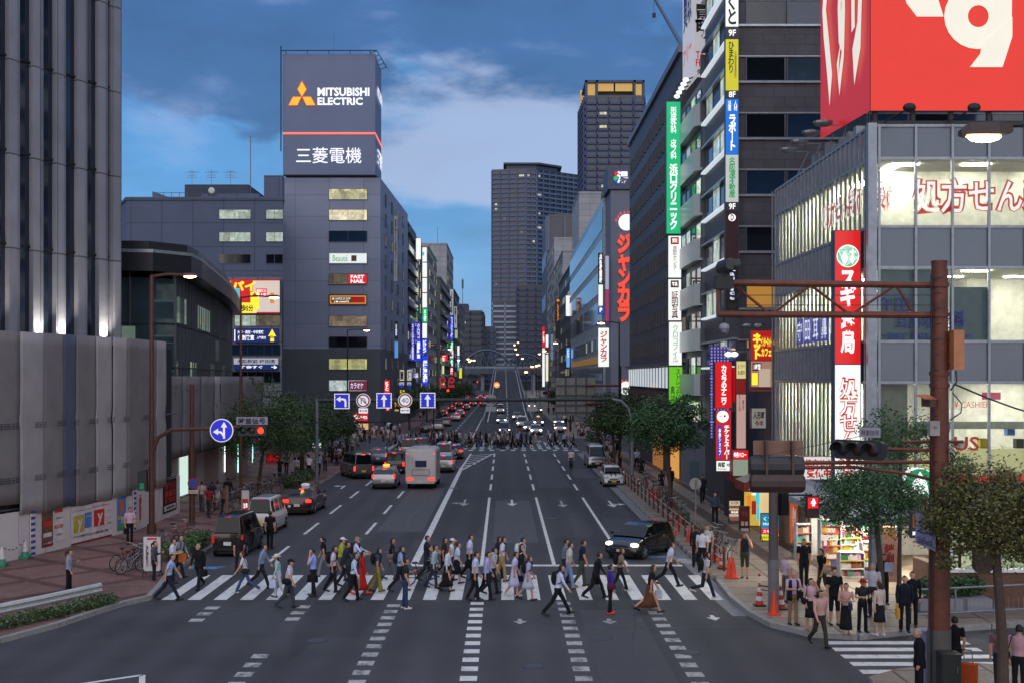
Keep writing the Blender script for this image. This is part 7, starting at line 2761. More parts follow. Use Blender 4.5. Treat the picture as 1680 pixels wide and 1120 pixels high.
# ================================================================ railing, cones, guard rail, hedges
RED=mat('dark red railing post','5a2a26',.5,var=.2)
RAILW=mat('pale rail','a5a29e',.45,.4)
t=thing('guard_fence','long kerbside fence of dark posts and pale rails on the right pavement','fence',(8.95,75,.15))
ys=[47.0+2.0*k for k in range(32)]
for y in ys:
 mb=MB()
 mb.cyl((8.95,y,.15),(8.95,y,1.1),.06,RED,n=10)
 mb.ell((8.95,y,1.1),(.07,.07,.06),RED,8,4)
 mb.build('post',t)
mb=MB()
for z in(.55,.95):
 mb.tube([(8.95,47,z),(8.95,ys[-1],z)],.028,RAILW,6)
mb.build('rail',t)
ORC=mat('orange traffic cone','d8401c',.5,var=.08)
CWH=mat('cone white band','c9c4be',.5)
CRD=mat('red traffic cone','b0281e',.5,var=.08)
def cone(label,px,py,m,banded=False,h=.72,group=None,bar=False):
 x,y=G(px,py)
 t=thing('traffic_cone',label,'traffic cone',(x,y,.16),group=group)
 mb=MB()
 mb.box(-.19,.19,-.19,.19,0,.04,BLACK if banded else m)
 mb.build('base',t,world=False)
 mb=MB()
 z,n=0.03,5
 for k in range(n):
  z0,z1=.03+(h-.03)*k/n,.03+(h-.03)*(k+1)/n
  r0,r1=.15-.12*k/n,.15-.12*(k+1)/n
  mb.tube([(0,0,z0),(0,0,z1)],[r0,r1],CWH if banded and k%2==1 else m,16)
 mb.build('cone',t,world=False)
 if bar:
  mb=MB()
  mb.cyl((0,0,h),(0,0,h+.25),.025,CWH,n=8)
  mb.ell((0,0,h+.27),(.05,.05,.05),CRD,8,5)
  mb.build('topper',t,world=False)
 return t
cone('bright orange cone at the kerb in front of the pole at the right corner',1270,1015,ORC,h=.78)
cone('red and white banded cone left of the right corner pole',1246,1000,CRD,True,h=.78,bar=True)
cone('red and white banded cone right of the corner pole by the old man',1281,1006,CRD,True,h=.78)
cone('bright orange cone at the end of the right railing',1203,954,ORC,h=.8)
cone('orange tube cone with a white top right beside the end post',1197,953,ORC,h=.8,bar=True)
cone('orange cone behind the last railing post but one',1185,938,ORC,True)
cone('orange cone beside the parked bicycles on the right',1173,925,ORC)
cone('orange cone by the two men with bags',1131,893,ORC)
cone('orange cone leaning at the railing near the thin sign pole',1115,868,ORC,h=.8)
cone('orange cone between railing posts near the round grey sign',1104,858,ORC,True)
cone('orange cone half way along the right railing',1076,825,ORC,h=.85)
cone('orange cone before the green crate at the railing',1068,818,ORC)
cone('red banded cone by the white mini car',1048,800,CRD,True)
cone('red and white banded cone beside the left notice board',242,944,CRD,True,h=.85)
for px,py,lb in((41,921,'white cone with a green base by the striped post'),(3,934,'white cone with a green base at the left edge of the hoarding')):
 x,y=G(px,py)
 t=thing('traffic_cone',lb,'traffic cone',(x,y,.16))
 mb=MB()
 mb.obox((0,0,.06),(.4,.4,.12),0,mat('cone green','2c7a5c',.5))
 mb.tube([(0,0,.1),(0,0,.3)],[.2,.13],mat('cone green','2c7a5c',.5),14)
 mb.build('base',t,world=False)
 mb=MB()
 mb.tube([(0,0,.3),(0,0,.8)],[.12,.035],CWH,14)
 mb.build('cone',t,world=False)
xa,ya=G(41,921)
xb_,yb_=G(3,934)
t=thing('barrier_tape','striped tape sagging between the two green based cones','tape',((xa+xb_)/2,(ya+yb_)/2,.8))
mb=MB()
for k in range(12):
 f0,f1=k/12,(k+1)/12
 p=[(xa+(xb_-xa)*f,ya+(yb_-ya)*f,.95-.25*math.sin(math.pi*f))for f in(f0,f1)]
 mb.tube(p,.02,CWH if k%2 else BLACK,6)
mb.build('tape',t)
xa,ya=G(1246,1000)
xb_,yb_=G(1281,1006)
t=thing('barrier_bar','black bar laid between the two banded cones at the right corner','bar',((xa+xb_)/2,(ya+yb_)/2,.8))
mb=MB()
mb.tube([(xa,ya,.85),(xb_,yb_,.85)],.022,BLACK,6)
mb.tube([(xa,ya,.72),(xb_,yb_,.7)],.015,BLACK,6)
mb.build('bar',t)
t=thing('crate','dark green plastic crate behind the right railing','crate',(9.6,62,.15))
mb=MB()
for z in(.2,.5):
 mb.box(9.3,9.9,61.5,62.4,z,z+.27,mat('green crate','1f3a33',.5))
mb.build('crate_wall',t)
# left guard rail on the island
GR=mat('white guard rail','b5b5b2',.45,.3,var=.15)
pts=[(-18.6,32.6),(-16.5,35.6),(-15.2,38.0),(-14.05,40.4)]
t=thing('guard_rail','white crash barrier curving along the left corner above the hedge','guard rail',(-15.5,37,.15))
mb=MB()
rings=[]
for i,(x,y)in enumerate(pts):
 dd=Vector((pts[min(i+1,3)][0]-pts[max(i-1,0)][0],pts[min(i+1,3)][1]-pts[max(i-1,0)][1])).normalized()
 nx,ny=dd.y,-dd.x
 prof_=[(0,.45),(.05,.48),(.09,.55),(.05,.61),(.05,.66),(.09,.72),(.05,.79),(0,.82)]
 rings.append([(x+nx*u,y+ny*u,z+.02)for u,z in prof_]+[(x-nx*.01,y-ny*.01,.82),(x-nx*.01,y-ny*.01,.47)])
mb.loft(rings,GR)
mb.build('beam',t)
for f in(.1,.45,.8,1.25,1.7,2.2,2.7):
 i=int(f)
 x,y=pts[i][0]+(pts[i+1][0]-pts[i][0])*(f-i),pts[i][1]+(pts[i+1][1]-pts[i][1])*(f-i)
 mb=MB()
 mb.cyl((x-.06,y+.05,.1),(x-.06,y+.05,.8),.055,GR,n=8)
 mb.build('post',t)
# -------- foliage
def leaf_mat(key,a,bcol):
 if key in MATS:
  return MATS[key]
 m=bpy.data.materials.new(key)
 m.use_nodes=True
 t=m.node_tree
 b=t.nodes['Principled BSDF']
 gi=N(t,'ShaderNodeNewGeometry')
 r=ramp(t,[(0,lin(a)),(1,lin(bcol))])
 t.links.new(gi.outputs['Random Per Island'],r.inputs[0])
 t.links.new(r.outputs[0],b.inputs['Base Color'])
 b.inputs['Roughness'].default_value=.55
 MATS[key]=m
 return m
LEAF=leaf_mat('street tree leaves','24331d','4a6232')
LEAF2=leaf_mat('near tree leaves','34391c','6e6a34')
LEAF3=leaf_mat('lush green leaves','1c3421','456e3c')
HEDGE=leaf_mat('hedge leaves','263a1e','55703a')
BARK=mat('tree bark','4a3d34',.9,var=.25,scale=5,bump=.3)
def leaves(name,parent,clumps,n,size,material,seed=1):
 rnd=np.random.default_rng(seed)
 cl=np.array([c[:3]for c in clumps])
 rd=np.array([c[3]for c in clumps])
 w=rd**2
 idx=rnd.choice(len(cl),n,p=w/w.sum())
 d=rnd.normal(size=(n,3))
 d/=np.linalg.norm(d,axis=1)[:,None]
 r=rd[idx]*(rnd.uniform(.2,1.0,n)**.5)*np.where(rnd.uniform(size=n)<.3,rnd.uniform(1.0,1.45,n),1.0)
 c=cl[idx]+d*r[:,None]*np.array([1,1,.8])
 u=rnd.normal(size=(n,3))
 u[:,2]*=.6
 u/=np.linalg.norm(u,axis=1)[:,None]
 v=np.cross(u,d+rnd.normal(size=(n,3))*.5)
 v/=np.linalg.norm(v,axis=1)[:,None]+1e-9
 s=size*rnd.uniform(.6,1.3,n)
 a=c-u*s[:,None]*.5
 b_=c+v*s[:,None]*.28
 e=c+u*s[:,None]*.5-np.array([0,0,1])*s[:,None]*.15
 f=c-v*s[:,None]*.28
 vs=np.stack([a,b_,e,f],1).reshape(-1,3)
 me=bpy.data.meshes.new(name)
 off=np.array(parent.location)if parent is not None else 0
 me.vertices.add(4*n)
 me.vertices.foreach_set('co',(vs-off).ravel())
 me.loops.add(4*n)
 me.loops.foreach_set('vertex_index',np.arange(4*n))
 me.polygons.add(n)
 me.polygons.foreach_set('loop_start',np.arange(n)*4)
 me.polygons.foreach_set('loop_total',np.full(n,4))
 me.materials.append(material)
 me.update()
 me.validate()
 o=bpy.data.objects.new(name,me)
 COL.objects.link(o)
 o.parent=parent
 return o
def tree(label,x,y,base,trunk_h,cx,cz,rx,rz_,n=3200,leaf=.26,material=None,seed=1,ry=None,group='street trees along the pavements',lean=0.0,tr=.13,clump=.42,name='street_tree',
ntw=6):
 """trunk from (x,y), crown centred at height cz with half sizes rx, ry, rz_"""
 rnd=random.Random(seed)
 t=thing(name,label,'tree',(x,y,base),group=group)
 ry=ry or rx
 ctr=Vector((cx,y,cz))
 top=Vector((x+(cx-x)*.6+lean,y,base+trunk_h))
 mb=MB()
 mb.tube([(x,y,base-.05),(x+rnd.uniform(-.05,.05),y,base+trunk_h*.4),tuple(top),(cx,y,cz+rz_*.3)],[tr*1.25,tr,tr*.8,tr*.25],BARK,10)
 clumps=[]
 for k in range(ntw):
  a=2*math.pi*k/ntw+rnd.random()
  el=rnd.uniform(-.35,.8)
  e=Vector((cx+math.cos(a)*rx*.72*math.cos(el),y+math.sin(a)*ry*.72*math.cos(el),cz+rz_*.75*math.sin(el)))
  s=top+(ctr-top)*rnd.uniform(0,.45)
  mid=(s+e)/2+Vector((0,0,-.15*rx))
  mb.tube([tuple(s),tuple(mid),tuple(e)],[tr*.5,tr*.32,tr*.1],BARK,6)
  clumps.append((*e,rx*clump*rnd.uniform(.6,1.0)))
 mb.build('trunk',t)
 for k in range(22):
  a=rnd.random()*6.28
  el=math.asin(rnd.uniform(-.75,1))
  q=rnd.uniform(.45,1.12)
  clumps.append((cx+math.cos(a)*math.cos(el)*rx*q,y+math.sin(a)*math.cos(el)*ry*q,cz+math.sin(el)*rz_*q,rx*clump*rnd.uniform(.35,.85)))
 clumps+=[(cx+rnd.uniform(-.2,.2)*rx,y,cz+rnd.uniform(-.1,.2)*rz_,rx*.92),(cx+rnd.uniform(-.4,.4)*rx,y,cz,rx*.75)]
 leaves('crown',t,clumps,int(n*3.2),leaf*.58,material or LEAF,seed)
 return t
def tree_px(label,px,pbase,pcx,pcy,prx,prz,Y,**k):
 return tree(label,XX(px,Y),Y,.15,max(.8,ZZ(pcy+prz*.6,Y)),XX(pcx,Y),ZZ(pcy,Y),prx*1.08*Y/F,prz*1.08*Y/F,**k)
tree_px('leafy street tree on the right pavement beside the stretching studio board',1100,835,1090,705,54,58,68,seed=3,n=5200,material=LEAF3)
tree_px('dark street tree behind the grey gantry arch on the right',1008,770,1003,688,40,40,98,seed=4,n=3600,leaf=.32)
tree_px('third street tree back on the right pavement',1035,760,1025,672,34,30,112,seed=5,n=2600,leaf=.34)
tree_px('olive street tree left of the cyan light box with its trunk among bicycles',425,810,435,708,70,64,78,seed=6,n=5200)
tree_px('dark street tree in front of the low grey annexe',497,790,495,702,60,54,92,seed=7,n=4200,leaf=.3)
tree_px('street tree at the left of the far crossing corner',545,760,545,695,46,50,108,seed=8,n=3400,leaf=.34)
tree_px('leafy tree between the rusty mast and the pharmacy sign',1446,985,1432,822,84,62,38.5,seed=9,n=4800,leaf=.17,material=LEAF3,tr=.1,clump=.36,name='pavement_tree')
tree_px('young tree with light leaves in front of the pharmacy window',1475,985,1480,720,62,45,39.5,seed=19,n=1300,leaf=.17,material=LEAF3,tr=.07,clump=.3,name='pavement_tree')
tree_px('near olive leaved tree filling the lower right corner',1645,1180,1626,852,104,98,27,seed=10,n=8800,leaf=.14,material=LEAF2,tr=.12,clump=.34,name='pavement_tree')
for(px,pc,Y,sd)in((700,652,180,11),(720,648,215,12),(745,642,260,13),(672,660,170,14),(985,668,155,15),(940,655,205,16),(915,650,250,17),(762,640,330,18)):
 tree_px({11:'far left tree beneath the red ringed signs',12:'far left tree next to the pale yellow column',13:'smaller far left tree under the last white sign',14:'far left tree below the blue character sign',
15:'far right tree behind the guide sign',16:'far right tree beyond the light blue signs',17:'small far right tree by the long white sign',18:'farthest left tree at the end of the row'}[sd],
px,700,px,pc,24 if Y<200 else 16,20 if Y<200 else 13,Y,seed=sd,n=1100,leaf=.55,tr=.15)
def shrub(name,label,clumps,n,size,material,seed,loc,cat='hedge',group=None):
 t=thing(name,label,cat,loc,group=group)
 leaves('foliage',t,clumps,n,size,material,seed)
 mb=MB()
 for c in clumps[::2]:
  mb.cyl((c[0],c[1],loc[2]),(c[0]+.05,c[1],c[2]),.02,BARK,n=5)
 mb.build('stem',t)
 return t
cl=[]
for k in range(26):
 f=k/25
 i=min(2,int(f*3))
 g=f*3-i
 x,y=pts[i][0]+(pts[i+1][0]-pts[i][0])*g,pts[i][1]+(pts[i+1][1]-pts[i][1])*g
 cl.append((x+.42,y-.28,.32,.32))
shrub('hedge','low green hedge in front of the white crash barrier',cl,5200,.1,HEDGE,31,(-15,37,.1))
cl=[(-12.95-.3*random.random(),49.5+.5*k,.55,.42)for k in range(11)]+[(-13.6,49.8+.6*k,.5,.42)for k in range(9)]
cl=[(x-.9,y,z,r)for x,y,z,r in cl]
shrub('hedge','dark clipped hedge behind the people at the left crossing corner',cl,4200,.13,HEDGE,32,(-14.3,52,.1))
cl=[(-15.2,82+.8*k,.5,.5)for k in range(12)]
shrub('hedge','hedge along the left kerb beyond the parked bicycles',cl,2600,.2,HEDGE,33,(-15.2,87,.1))
cl=[(14.2+.35*k,38.9+.08*k,.95,.42)for k in range(6)]
shrub('hedge','planter greenery by the subway entrance',cl,2200,.13,LEAF3,34,(15,39,.3))
cl=[(16.4,41.5,4.6,.35),(16.5,41.5,5.2,.3),(16.2,41.6,4.0,.4),(17.0,41.5,4.3,.3)]
tree('sprig of a young tree in front of the plus lettering',16.4,41.6,.15,4.0,16.4,4.9,.55,.7,n=420,leaf=.14,material=LEAF3,seed=41,tr=.05,clump=.4,name='pavement_tree',group=None)
t=thing('planter','long grey planter box by the subway entrance','planter',(15,39,.15))
mb=MB()
mb.box(13.9,16.3,38.6,39.3,.15,.6,CONC)
mb.build('box',t)
# -------- bicycles
def bicycle(frame_mat,label):
 t=thing('bicycle',label,'bicycle')
 TY=mat('bicycle tyre','17171a',.7)
 for x in(-.52,.52):
  mb=MB()
  pts_=[(x+.31*math.cos(2*math.pi*k/20),0,.32+.31*math.sin(2*math.pi*k/20))for k in range(21)]
  mb.tube(pts_,.02,TY,6,caps=False)
  o=mb.build('wheel',t,world=False)
  mb=MB()
  for k in range(8):
   a=math.pi*k/8
   mb.tube([(x-.3*math.cos(a),0,.32-.3*math.sin(a)),(x+.3*math.cos(a),0,.32+.3*math.sin(a))],.004,RAILW,4)
  pts_=[(x+.285*math.cos(2*math.pi*k/20),0,.32+.285*math.sin(2*math.pi*k/20))for k in range(21)]
  mb.tube(pts_,.012,RAILW,4,caps=False)
  mb.build('rim',o,world=False)
 mb=MB()
 for a,c,r in(((-.52,0,.32),(-.1,0,.3),.016),((-.52,0,.32),(-.2,0,.72),.012),((-.1,0,.3),(-.22,0,.85),.018),((-.1,0,.3),(.38,0,.68),.02),((-.18,0,.55),(.36,0,.78),.016),((.52,
0,.32),(.36,0,.95),.018)):
  mb.tube([a,c],r,frame_mat,6)
 mb.build('frame',t,world=False)
 mb=MB()
 mb.tube([(.24,-.28,1.02),(.38,-.2,1.0),(.37,0,.97),(.38,.2,1.0),(.24,.28,1.02)],.014,RAILW,6)
 mb.build('handlebar',t,world=False)
 mb=MB()
 mb.ell((-.24,0,.88),(.14,.08,.045),BLACK,10,5)
 mb.build('saddle',t,world=False)
 mb=MB()
 BK=mat('wire basket','4a4b4d',.5,.5)
 for z,w in((.72,.14),(.82,.16),(.95,.18)):
  mb.tube([(.44,-w,z),(.74,-w,z),(.74,w,z),(.44,w,z),(.44,-w,z)],.008,BK,4)
 for u in(-.14,-.05,.05,.14):
  mb.tube([(.74,u,.72),(.74,u*1.25,.95)],.006,BK,4)
  mb.tube([(.46+.25*(u+.14)/.28,-.14,.72),(.46+.25*(u+.14)/.28,-.18,.95)],.006,BK,4)
  mb.tube([(.46+.25*(u+.14)/.28,.14,.72),(.46+.25*(u+.14)/.28,.18,.95)],.006,BK,4)
 mb.build('basket',t,world=False)
 return t
BM=[mat('silver bicycle frame','8e9298',.35,.6),mat('red bicycle frame','7a2420',.4,.2),mat('dark bicycle frame','24282e',.4,.3)]
protos=[bicycle(m,'x')for m in BM]
ptree=[tree_of(p)for p in protos]
used=set()
BG='parked city bicycles'
def place_bike(px,py,rz,k,label,lean=.12,group=BG,z=.15):
 x,y=G(px,py)
 if k not in used:
  used.add(k)
  o=protos[k]
 else:
  o=copy_tree(ptree[k])
 o.location=(x,y,z)
 o.rotation_euler=(lean,0,rz)
 o['label']=label
 o['group']=group
 return o
for i,(px,py,a,k,lb)in enumerate(((205,938,60,1,'red framed bicycle at the left end of the corner rack'),(214,944,62,0,'silver bicycle second from the left in the corner rack'),
(224,940,58,2,'dark bicycle in the middle of the corner rack'),(232,936,64,0,'silver bicycle leaning by the left lamp post'),(275,905,15,2,'dark bicycle behind the white notice board'),
(292,893,20,1,'red bicycle between the lamp post and the brown pole'),(1163,905,60,0,'silver bicycle nearest the two men on the right pavement'),(1176,915,58,2,'dark bicycle in the middle of the right pavement row'),
(1190,928,62,0,'front bicycle of the right pavement row with a bright wheel'),(1170,900,55,2,'rear dark bicycle of the right pavement row'))):
 place_bike(px,py,R(a),k,lb)
lb_a='bicycle in the dense rack under the left street trees'
for i in range(16):
 place_bike(352+i*9.5+random.uniform(-3,3),846-i*3.6+random.uniform(-6,4),R(random.uniform(-25,60)),i%3,lb_a,lean=random.uniform(-.2,.2),group='bicycles racked under the left trees')
for i in range(10):
 place_bike(1055+i*7.5,800+i*7.0,R(random.uniform(60,110)),i%3,'bicycle parked against the right railing under the tree',lean=random.uniform(-.15,.15),group='bicycles along the right railing')
# ================================================================ vehicles (local +X is the front)
def paint(key,col,metal=.35):
 return mat('car paint '+key,col,.22,metal,var=.04,scale=.5,coat=.8)
TAIL=emit('tail lamp red','ff2a1c',3.2)
TAILD=emit('tail lamp dim red','b01818',.8)
HEAD=emit('headlamp white','fff4e0',7.0)
HEADD=mat('headlamp off','b8bcc2',.15,.2)
TYRE=mat('car tyre','141416',.8)
RIM=mat('alloy rim','9a9da2',.3,.8)
CGL=darkglass('car glass','0b0f14',.05,spec=.35)
TRIM=mat('car black trim','121315',.5)
PLW=mat('white number plate','c8c8c0',.5)
PLY=mat('yellow number plate','d8b828',.5)
def interp(tab,x):
 for(x0,*a),(x1,*b)in zip(tab,tab[1:]):
  if x<=x1:
   f=0 if x1==x0 else max(0,(x-x0)/(x1-x0))
   return[p+(q-p)*f for p,q in zip(a,b)]
 return list(tab[-1][1:])
KINDS={'hatch':dict(L=4.0,W=1.70,top=[(-2.0,.75),(-1.95,.98),(-1.0,.98),(.95,.95),(1.75,.78),(1.95,.62),(2.0,.45)],roof=[(-1.92,1.0),(-1.5,1.36),(-.6,1.45),(.1,1.44),(.55,
1.36),(1.2,.95)],wh=(-1.27,1.28),r=.31,pill=(-.05,-1.2)),'sedan':dict(L=4.7,W=1.70,top=[(-2.35,.7),(-2.3,.98),(-1.55,1.02),(1.0,.98),(2.1,.82),(2.3,.65),(2.35,.45)],roof=[(-1.75,
1.0),(-1.1,1.42),(-.2,1.5),(.4,1.45),(1.2,.98)],wh=(-1.35,1.4),r=.31,pill=(-.15,-.95)),'prius':dict(L=4.5,W=1.75,top=[(-2.25,.75),(-2.2,1.05),(-1.6,1.08),(1.0,.98),(2.0,.78),
(2.2,.6),(2.25,.42)],roof=[(-2.15,1.08),(-1.5,1.38),(-.3,1.5),(.4,1.44),(1.35,.98)],wh=(-1.3,1.4),r=.31,pill=(-.1,-1.1)),'keivan':dict(L=3.4,W=1.47,top=[(-1.7,.9),(-1.68,
1.05),(1.2,1.0),(1.55,.95),(1.68,.75),(1.7,.45)],roof=[(-1.66,1.1),(-1.56,1.78),(-1.2,1.84),(.7,1.82),(.95,1.7),(1.5,1.0)],wh=(-1.2,1.2),r=.28,pill=(.05,-.95)),'van':dict(L=4.7,
W=1.7,top=[(-2.35,.95),(-2.32,1.15),(1.7,1.1),(2.15,1.0),(2.32,.75),(2.35,.45)],roof=[(-2.3,1.2),(-2.18,1.9),(-1.7,1.98),(1.0,1.96),(1.35,1.82),(2.05,1.08)],wh=(-1.35,1.45),
r=.32,pill=(.45,-.8)),'minivan':dict(L=4.6,W=1.72,top=[(-2.3,.85),(-2.27,1.1),(1.3,1.02),(2.05,.9),(2.26,.7),(2.3,.45)],roof=[(-2.22,1.12),(-2.08,1.72),(-1.6,1.82),(.5,1.8),
(.9,1.66),(1.65,1.0)],wh=(-1.35,1.4),r=.32,pill=(.15,-1.0)),'mini':dict(L=3.4,W=1.48,top=[(-1.7,.8),(-1.66,.95),(.7,.92),(1.35,.85),(1.62,.7),(1.7,.45)],roof=[(-1.6,.98),
(-1.45,1.42),(-1.0,1.5),(.1,1.48),(.4,1.36),(.85,.94)],wh=(-1.12,1.12),r=.28,pill=(-.1,-.95)),}
def car(kind,pm,label,cat='car',name='car',tail=TAIL,head=HEADD,plate=PLW,roofbox=None,rooflit=False,stripes=None,group=None,plate_front=None):
 k=KINDS[kind]
 L,Wd=k['L'],k['W']/2
 t=thing(name,label,cat,group=group)
 r=k['r']
 xs=sorted(set([round(-L/2+L*i/44,3)for i in range(45)]+[p[0]for p in k['top']]+[k['wh'][0]+s*r*1.12 for s in(-1,1)]+[k['wh'][1]+s*r*1.12 for s in(-1,1)]))
 def hw(x):
  e=abs(x)/(L/2)
  return Wd*(1-.10*max(0,(e-.72)/.28)**2.2)
 rings=[]
 for x in xs:
  zt=interp(k['top'],x)[0]
  w=hw(x)
  e=max(0,(abs(x)/(L/2)-.9)/.1)
  zb=.2+.14*e
  arch=0
  for xw in k['wh']:
   d_=(r*1.14)**2-(x-xw)**2
   if d_>0:
    arch=max(arch,r+math.sqrt(d_)-.02)
  zl=max(zb,arch)
  zl=min(zl,zt-.12)
  zm=max(zl+.04,min(zt-.1,.62))
  half=[(w*.55,zb if not arch else min(zl,.55)),(w*.93,zl),(w*.985,min(zl+.08,zm-.01)),(w,zm),(w*.975,zt-.07),(w*.9,zt),(w*.4,zt+.015)]
  rings.append([(x,y,z)for y,z in half]+[(x,-y,z)for y,z in reversed(half)])
 mb=MB()
 mb.loft(rings,pm)
 # greenhouse
 ro=k['roof']
 x0,x1=ro[0][0],ro[-1][0]
 pil=k['pill']
 gx=sorted(set([round(x0+(x1-x0)*i/22,3)for i in range(23)]+[p[0]for p in ro]))
 def sec(x):
  zr=interp(ro,x)[0]
  zbelt=interp(k['top'],max(x,-L/2+.02))[0]-.03
  zr=max(zr,zbelt+.02)
  wb=hw(x)*.9
  h=zr-zbelt
  wr=wb-(.09+.02)*min(1,h/.45)*1.25
  return[(wb,zbelt),(wb+(wr-wb)*.12,zbelt+h*.14),(wb+(wr-wb)*.85,zbelt+h*.86),(wr*.97,zbelt+h*.96),(wr*.8,zr),(0,zr+.012)],h
 parts={'body':mb,'windshield':MB(),'rear_window':MB(),'side_window':MB(),'side_window2':MB()}
 xf=ro[-2][0]
 xr=ro[1][0]
 hmax=max(sec(x)[1]for x in gx)
 for a,c in zip(gx,gx[1:]):
  (sa,ha),(sb,hb)=sec(a),sec(c)
  mid=(a+c)/2
  for j in range(5):
   for sgn in(1,-1):
    q=[(a,sgn*sa[j][0],sa[j][1]),(c,sgn*sb[j][0],sb[j][1]),(c,sgn*sb[j+1][0],sb[j+1][1]),(a,sgn*sa[j+1][0],sa[j+1][1])]
    f=[(0,1,2,3)]if sgn<0 else[(3,2,1,0)]
    dst,m='body',pm
    if j==1 and min(ha,hb)>.12 and all(abs(mid-p)>.07 for p in pil)and x0+.1<mid<x1-.12 and(mid<xf+.55)and mid>xr-.28:
     dst,m=('side_window' if sgn>0 else 'side_window2'),CGL
    elif j>=3 and mid>xf+.02 and mid<x1-.05:
     dst,m='windshield',CGL
    elif j>=3 and mid<xr-.02 and mid>x0+.02:
     dst,m='rear_window',CGL
    elif j==2 and(mid>xf+.05):
     dst,m='body',pm
    parts[dst].add(q,f,m)
    # rear end cap of boxy cars
 for nm,b_ in parts.items():
  if b_.v:
   o=b_.build(nm.rstrip('2'),t,world=False,angle=38)
   # wheels
 for xw in k['wh']:
  for s in(-1,1):
   mb=MB()
   y=s*(Wd-.1)
   mb.cyl((xw,y-.095,r),(xw,y+.095,r),r,TYRE,n=18)
   o=mb.build('wheel',t,world=False)
   mb=MB()
   yo=y+s*.1
   mb.cyl((xw,yo-.012,r),(xw,yo+.006,r),r*.66,TRIM,n=18)
   for q in range(5):
    a=2*math.pi*q/5
    mb.obox((xw+math.cos(a)*r*.33,yo+s*.01,r+math.sin(a)*r*.33),(.05,.012,.05),0,RIM)
    mb.tube([(xw,yo+s*.008,r),(xw+math.cos(a)*r*.62,yo+s*.008,r+math.sin(a)*r*.62)],.032,RIM,4)
   mb.build('rim',o,world=False)
   # lamps, plates, grille, mirrors
 zt_r=interp(k['top'],-L/2+.06)[0]
 zt_f=interp(k['top'],L/2-.12)[0]
 boxy=kind in('keivan','van','minivan')
 for s in(-1,1):
  mb=MB()
  if boxy:
   mb.obox((-L/2+.02,s*(Wd*.88),.82),(.08,.12,.34),0,tail)
  elif kind=='prius':
   mb.obox((-L/2+.05,s*(Wd*.86),.92),(.1,.13,.26),R(-12*s),tail)
  else:
   mb.obox((-L/2+.03,s*(Wd*.78),zt_r-.14),(.1,.32,.16),R(-8*s),tail)
  mb.build('tail_light',t,world=False)
  mb=MB()
  mb.ell((L/2-.17,s*Wd*.72,min(zt_f-.02,.72)),(.16,.2,.1),head,10,6)
  mb.build('headlight',t,world=False)
  mb=MB()
  zm=interp(k['top'],xf+.5)[0]+.12
  mb.ell((xf+.45,s*(Wd+.09),zm),(.06,.1,.075),pm if kind!='sedan' else TRIM,8,5)
  mb.build('mirror',t,world=False)
 mb=MB()
 zp=.62 if boxy else .6
 mb.box(-L/2-.02,-L/2+.03,-.17,.17,zp-.08,zp+.08,plate)
 mb.build('number_plate',t,world=False)
 mb=MB()
 mb.box(L/2-.03,L/2+.03,-.17,.17,.36,.46,plate_front or plate)
 mb.build('number_plate',t,world=False)
 mb=MB()
 mb.box(L/2-.12,L/2+.005,-Wd*.6,Wd*.6,.3,.5,TRIM)
 mb.box(L/2-.14,L/2-.02,-Wd*.42,Wd*.42,.55,.62,TRIM)
 mb.build('grille',t,world=False)
 mb=MB()
 mb.box(-L/2-.015,-L/2+.1,-Wd*.88,Wd*.88,.3,.44,TRIM)
 mb.box(-L/2+.1,L/2-.15,-Wd*.7,Wd*.7,.16,.26,TRIM)
 mb.build('bumper',t,world=False)
 mb=MB()
 zr=interp(ro,xr)[0]
 mb.box(xr-.06,xr+.0,-.14,.14,zr-.02,zr+.02,tail)
 mb.build('brake_light',t,world=False)
 if roofbox:
  mb=MB()
  zr=interp(ro,0)[0]+.01
  mb.ell((-.1,0,zr+.09),(.13,.28,.1),roofbox,10,6)
  mb.build('roof_sign',t,world=False)
 if stripes:
  mb=MB()
  for s in(-1,1):
   pts_=[(x,s*.16,max(interp(k['top'],x)[0],interp(ro,x)[0]if x<x1 else 0)+.025)for x in(.9,1.15,1.35,1.5)]
   for pa,pb in zip(pts_,pts_[1:]):
    mb.add([(pa[0],pa[1]-.05,pa[2]),(pb[0],pb[1]-.05,pb[2]),(pb[0],pb[1]+.05,pb[2]),(pa[0],pa[1]+.05,pa[2])],[(0,1,2,3)],stripes)
  mb.build('stripe',t,world=False)
 return t
def put(o,px,py,hdg,z=.0,off=0.0):
 x,y=G(px,py)
 o.location=(x+math.cos(R(hdg))*off,y+math.sin(R(hdg))*off,z)
 o.rotation_euler=(0,0,R(hdg))
 return o
PBK,PWH,PSV,PGY,PRD,PBL=paint('black','0c0d10',.1),paint('white','c4c2c2',.0),paint('silver','a09c9c',.6),paint('bronze grey','6e6868',.4),paint('maroon','3a0e10',.2),paint('blue grey',
'5a6a80',.4)
# left carriageway, driving away (rear bumper at the given pixel)
put(car('keivan',PBK,'black boxy kei van parked nearest at the left kerb','van','parked_van',TAILD,plate=PLW),373,914,86,off=1.7)
put(car('keivan',PWH,'white boxy van with a yellow plate behind the black one','van','parked_van',TAILD,plate=PLY),426,876,88,off=1.7)
put(car('sedan',PRD,'dark maroon taxi sedan with bright tail lamps at the left kerb','taxi','taxi',TAIL,roofbox=DIMW),487,845,87,off=2.35)
put(car('van',PGY,'bronze grey van pulling out at an angle beside the hedge','van','van',TAIL,plate=PLY),597,785,112,off=2.35)
put(car('prius',PSV,'silver taxi hatchback with an amber roof lamp beside the white camper','taxi','taxi',TAIL,roofbox=emit('amber roof sign','ffb43a',1.6)),629,802,90,off=2.25)
put(car('minivan',PBK,'black minivan with lit brake lamps ahead of the silver taxi','car','minivan',TAIL),647,777,90,off=2.3)
put(car('prius',PBL,'dark car with a red glow between the bronze van and the black minivan','car','car',TAIL),620,762,92,off=2.25)
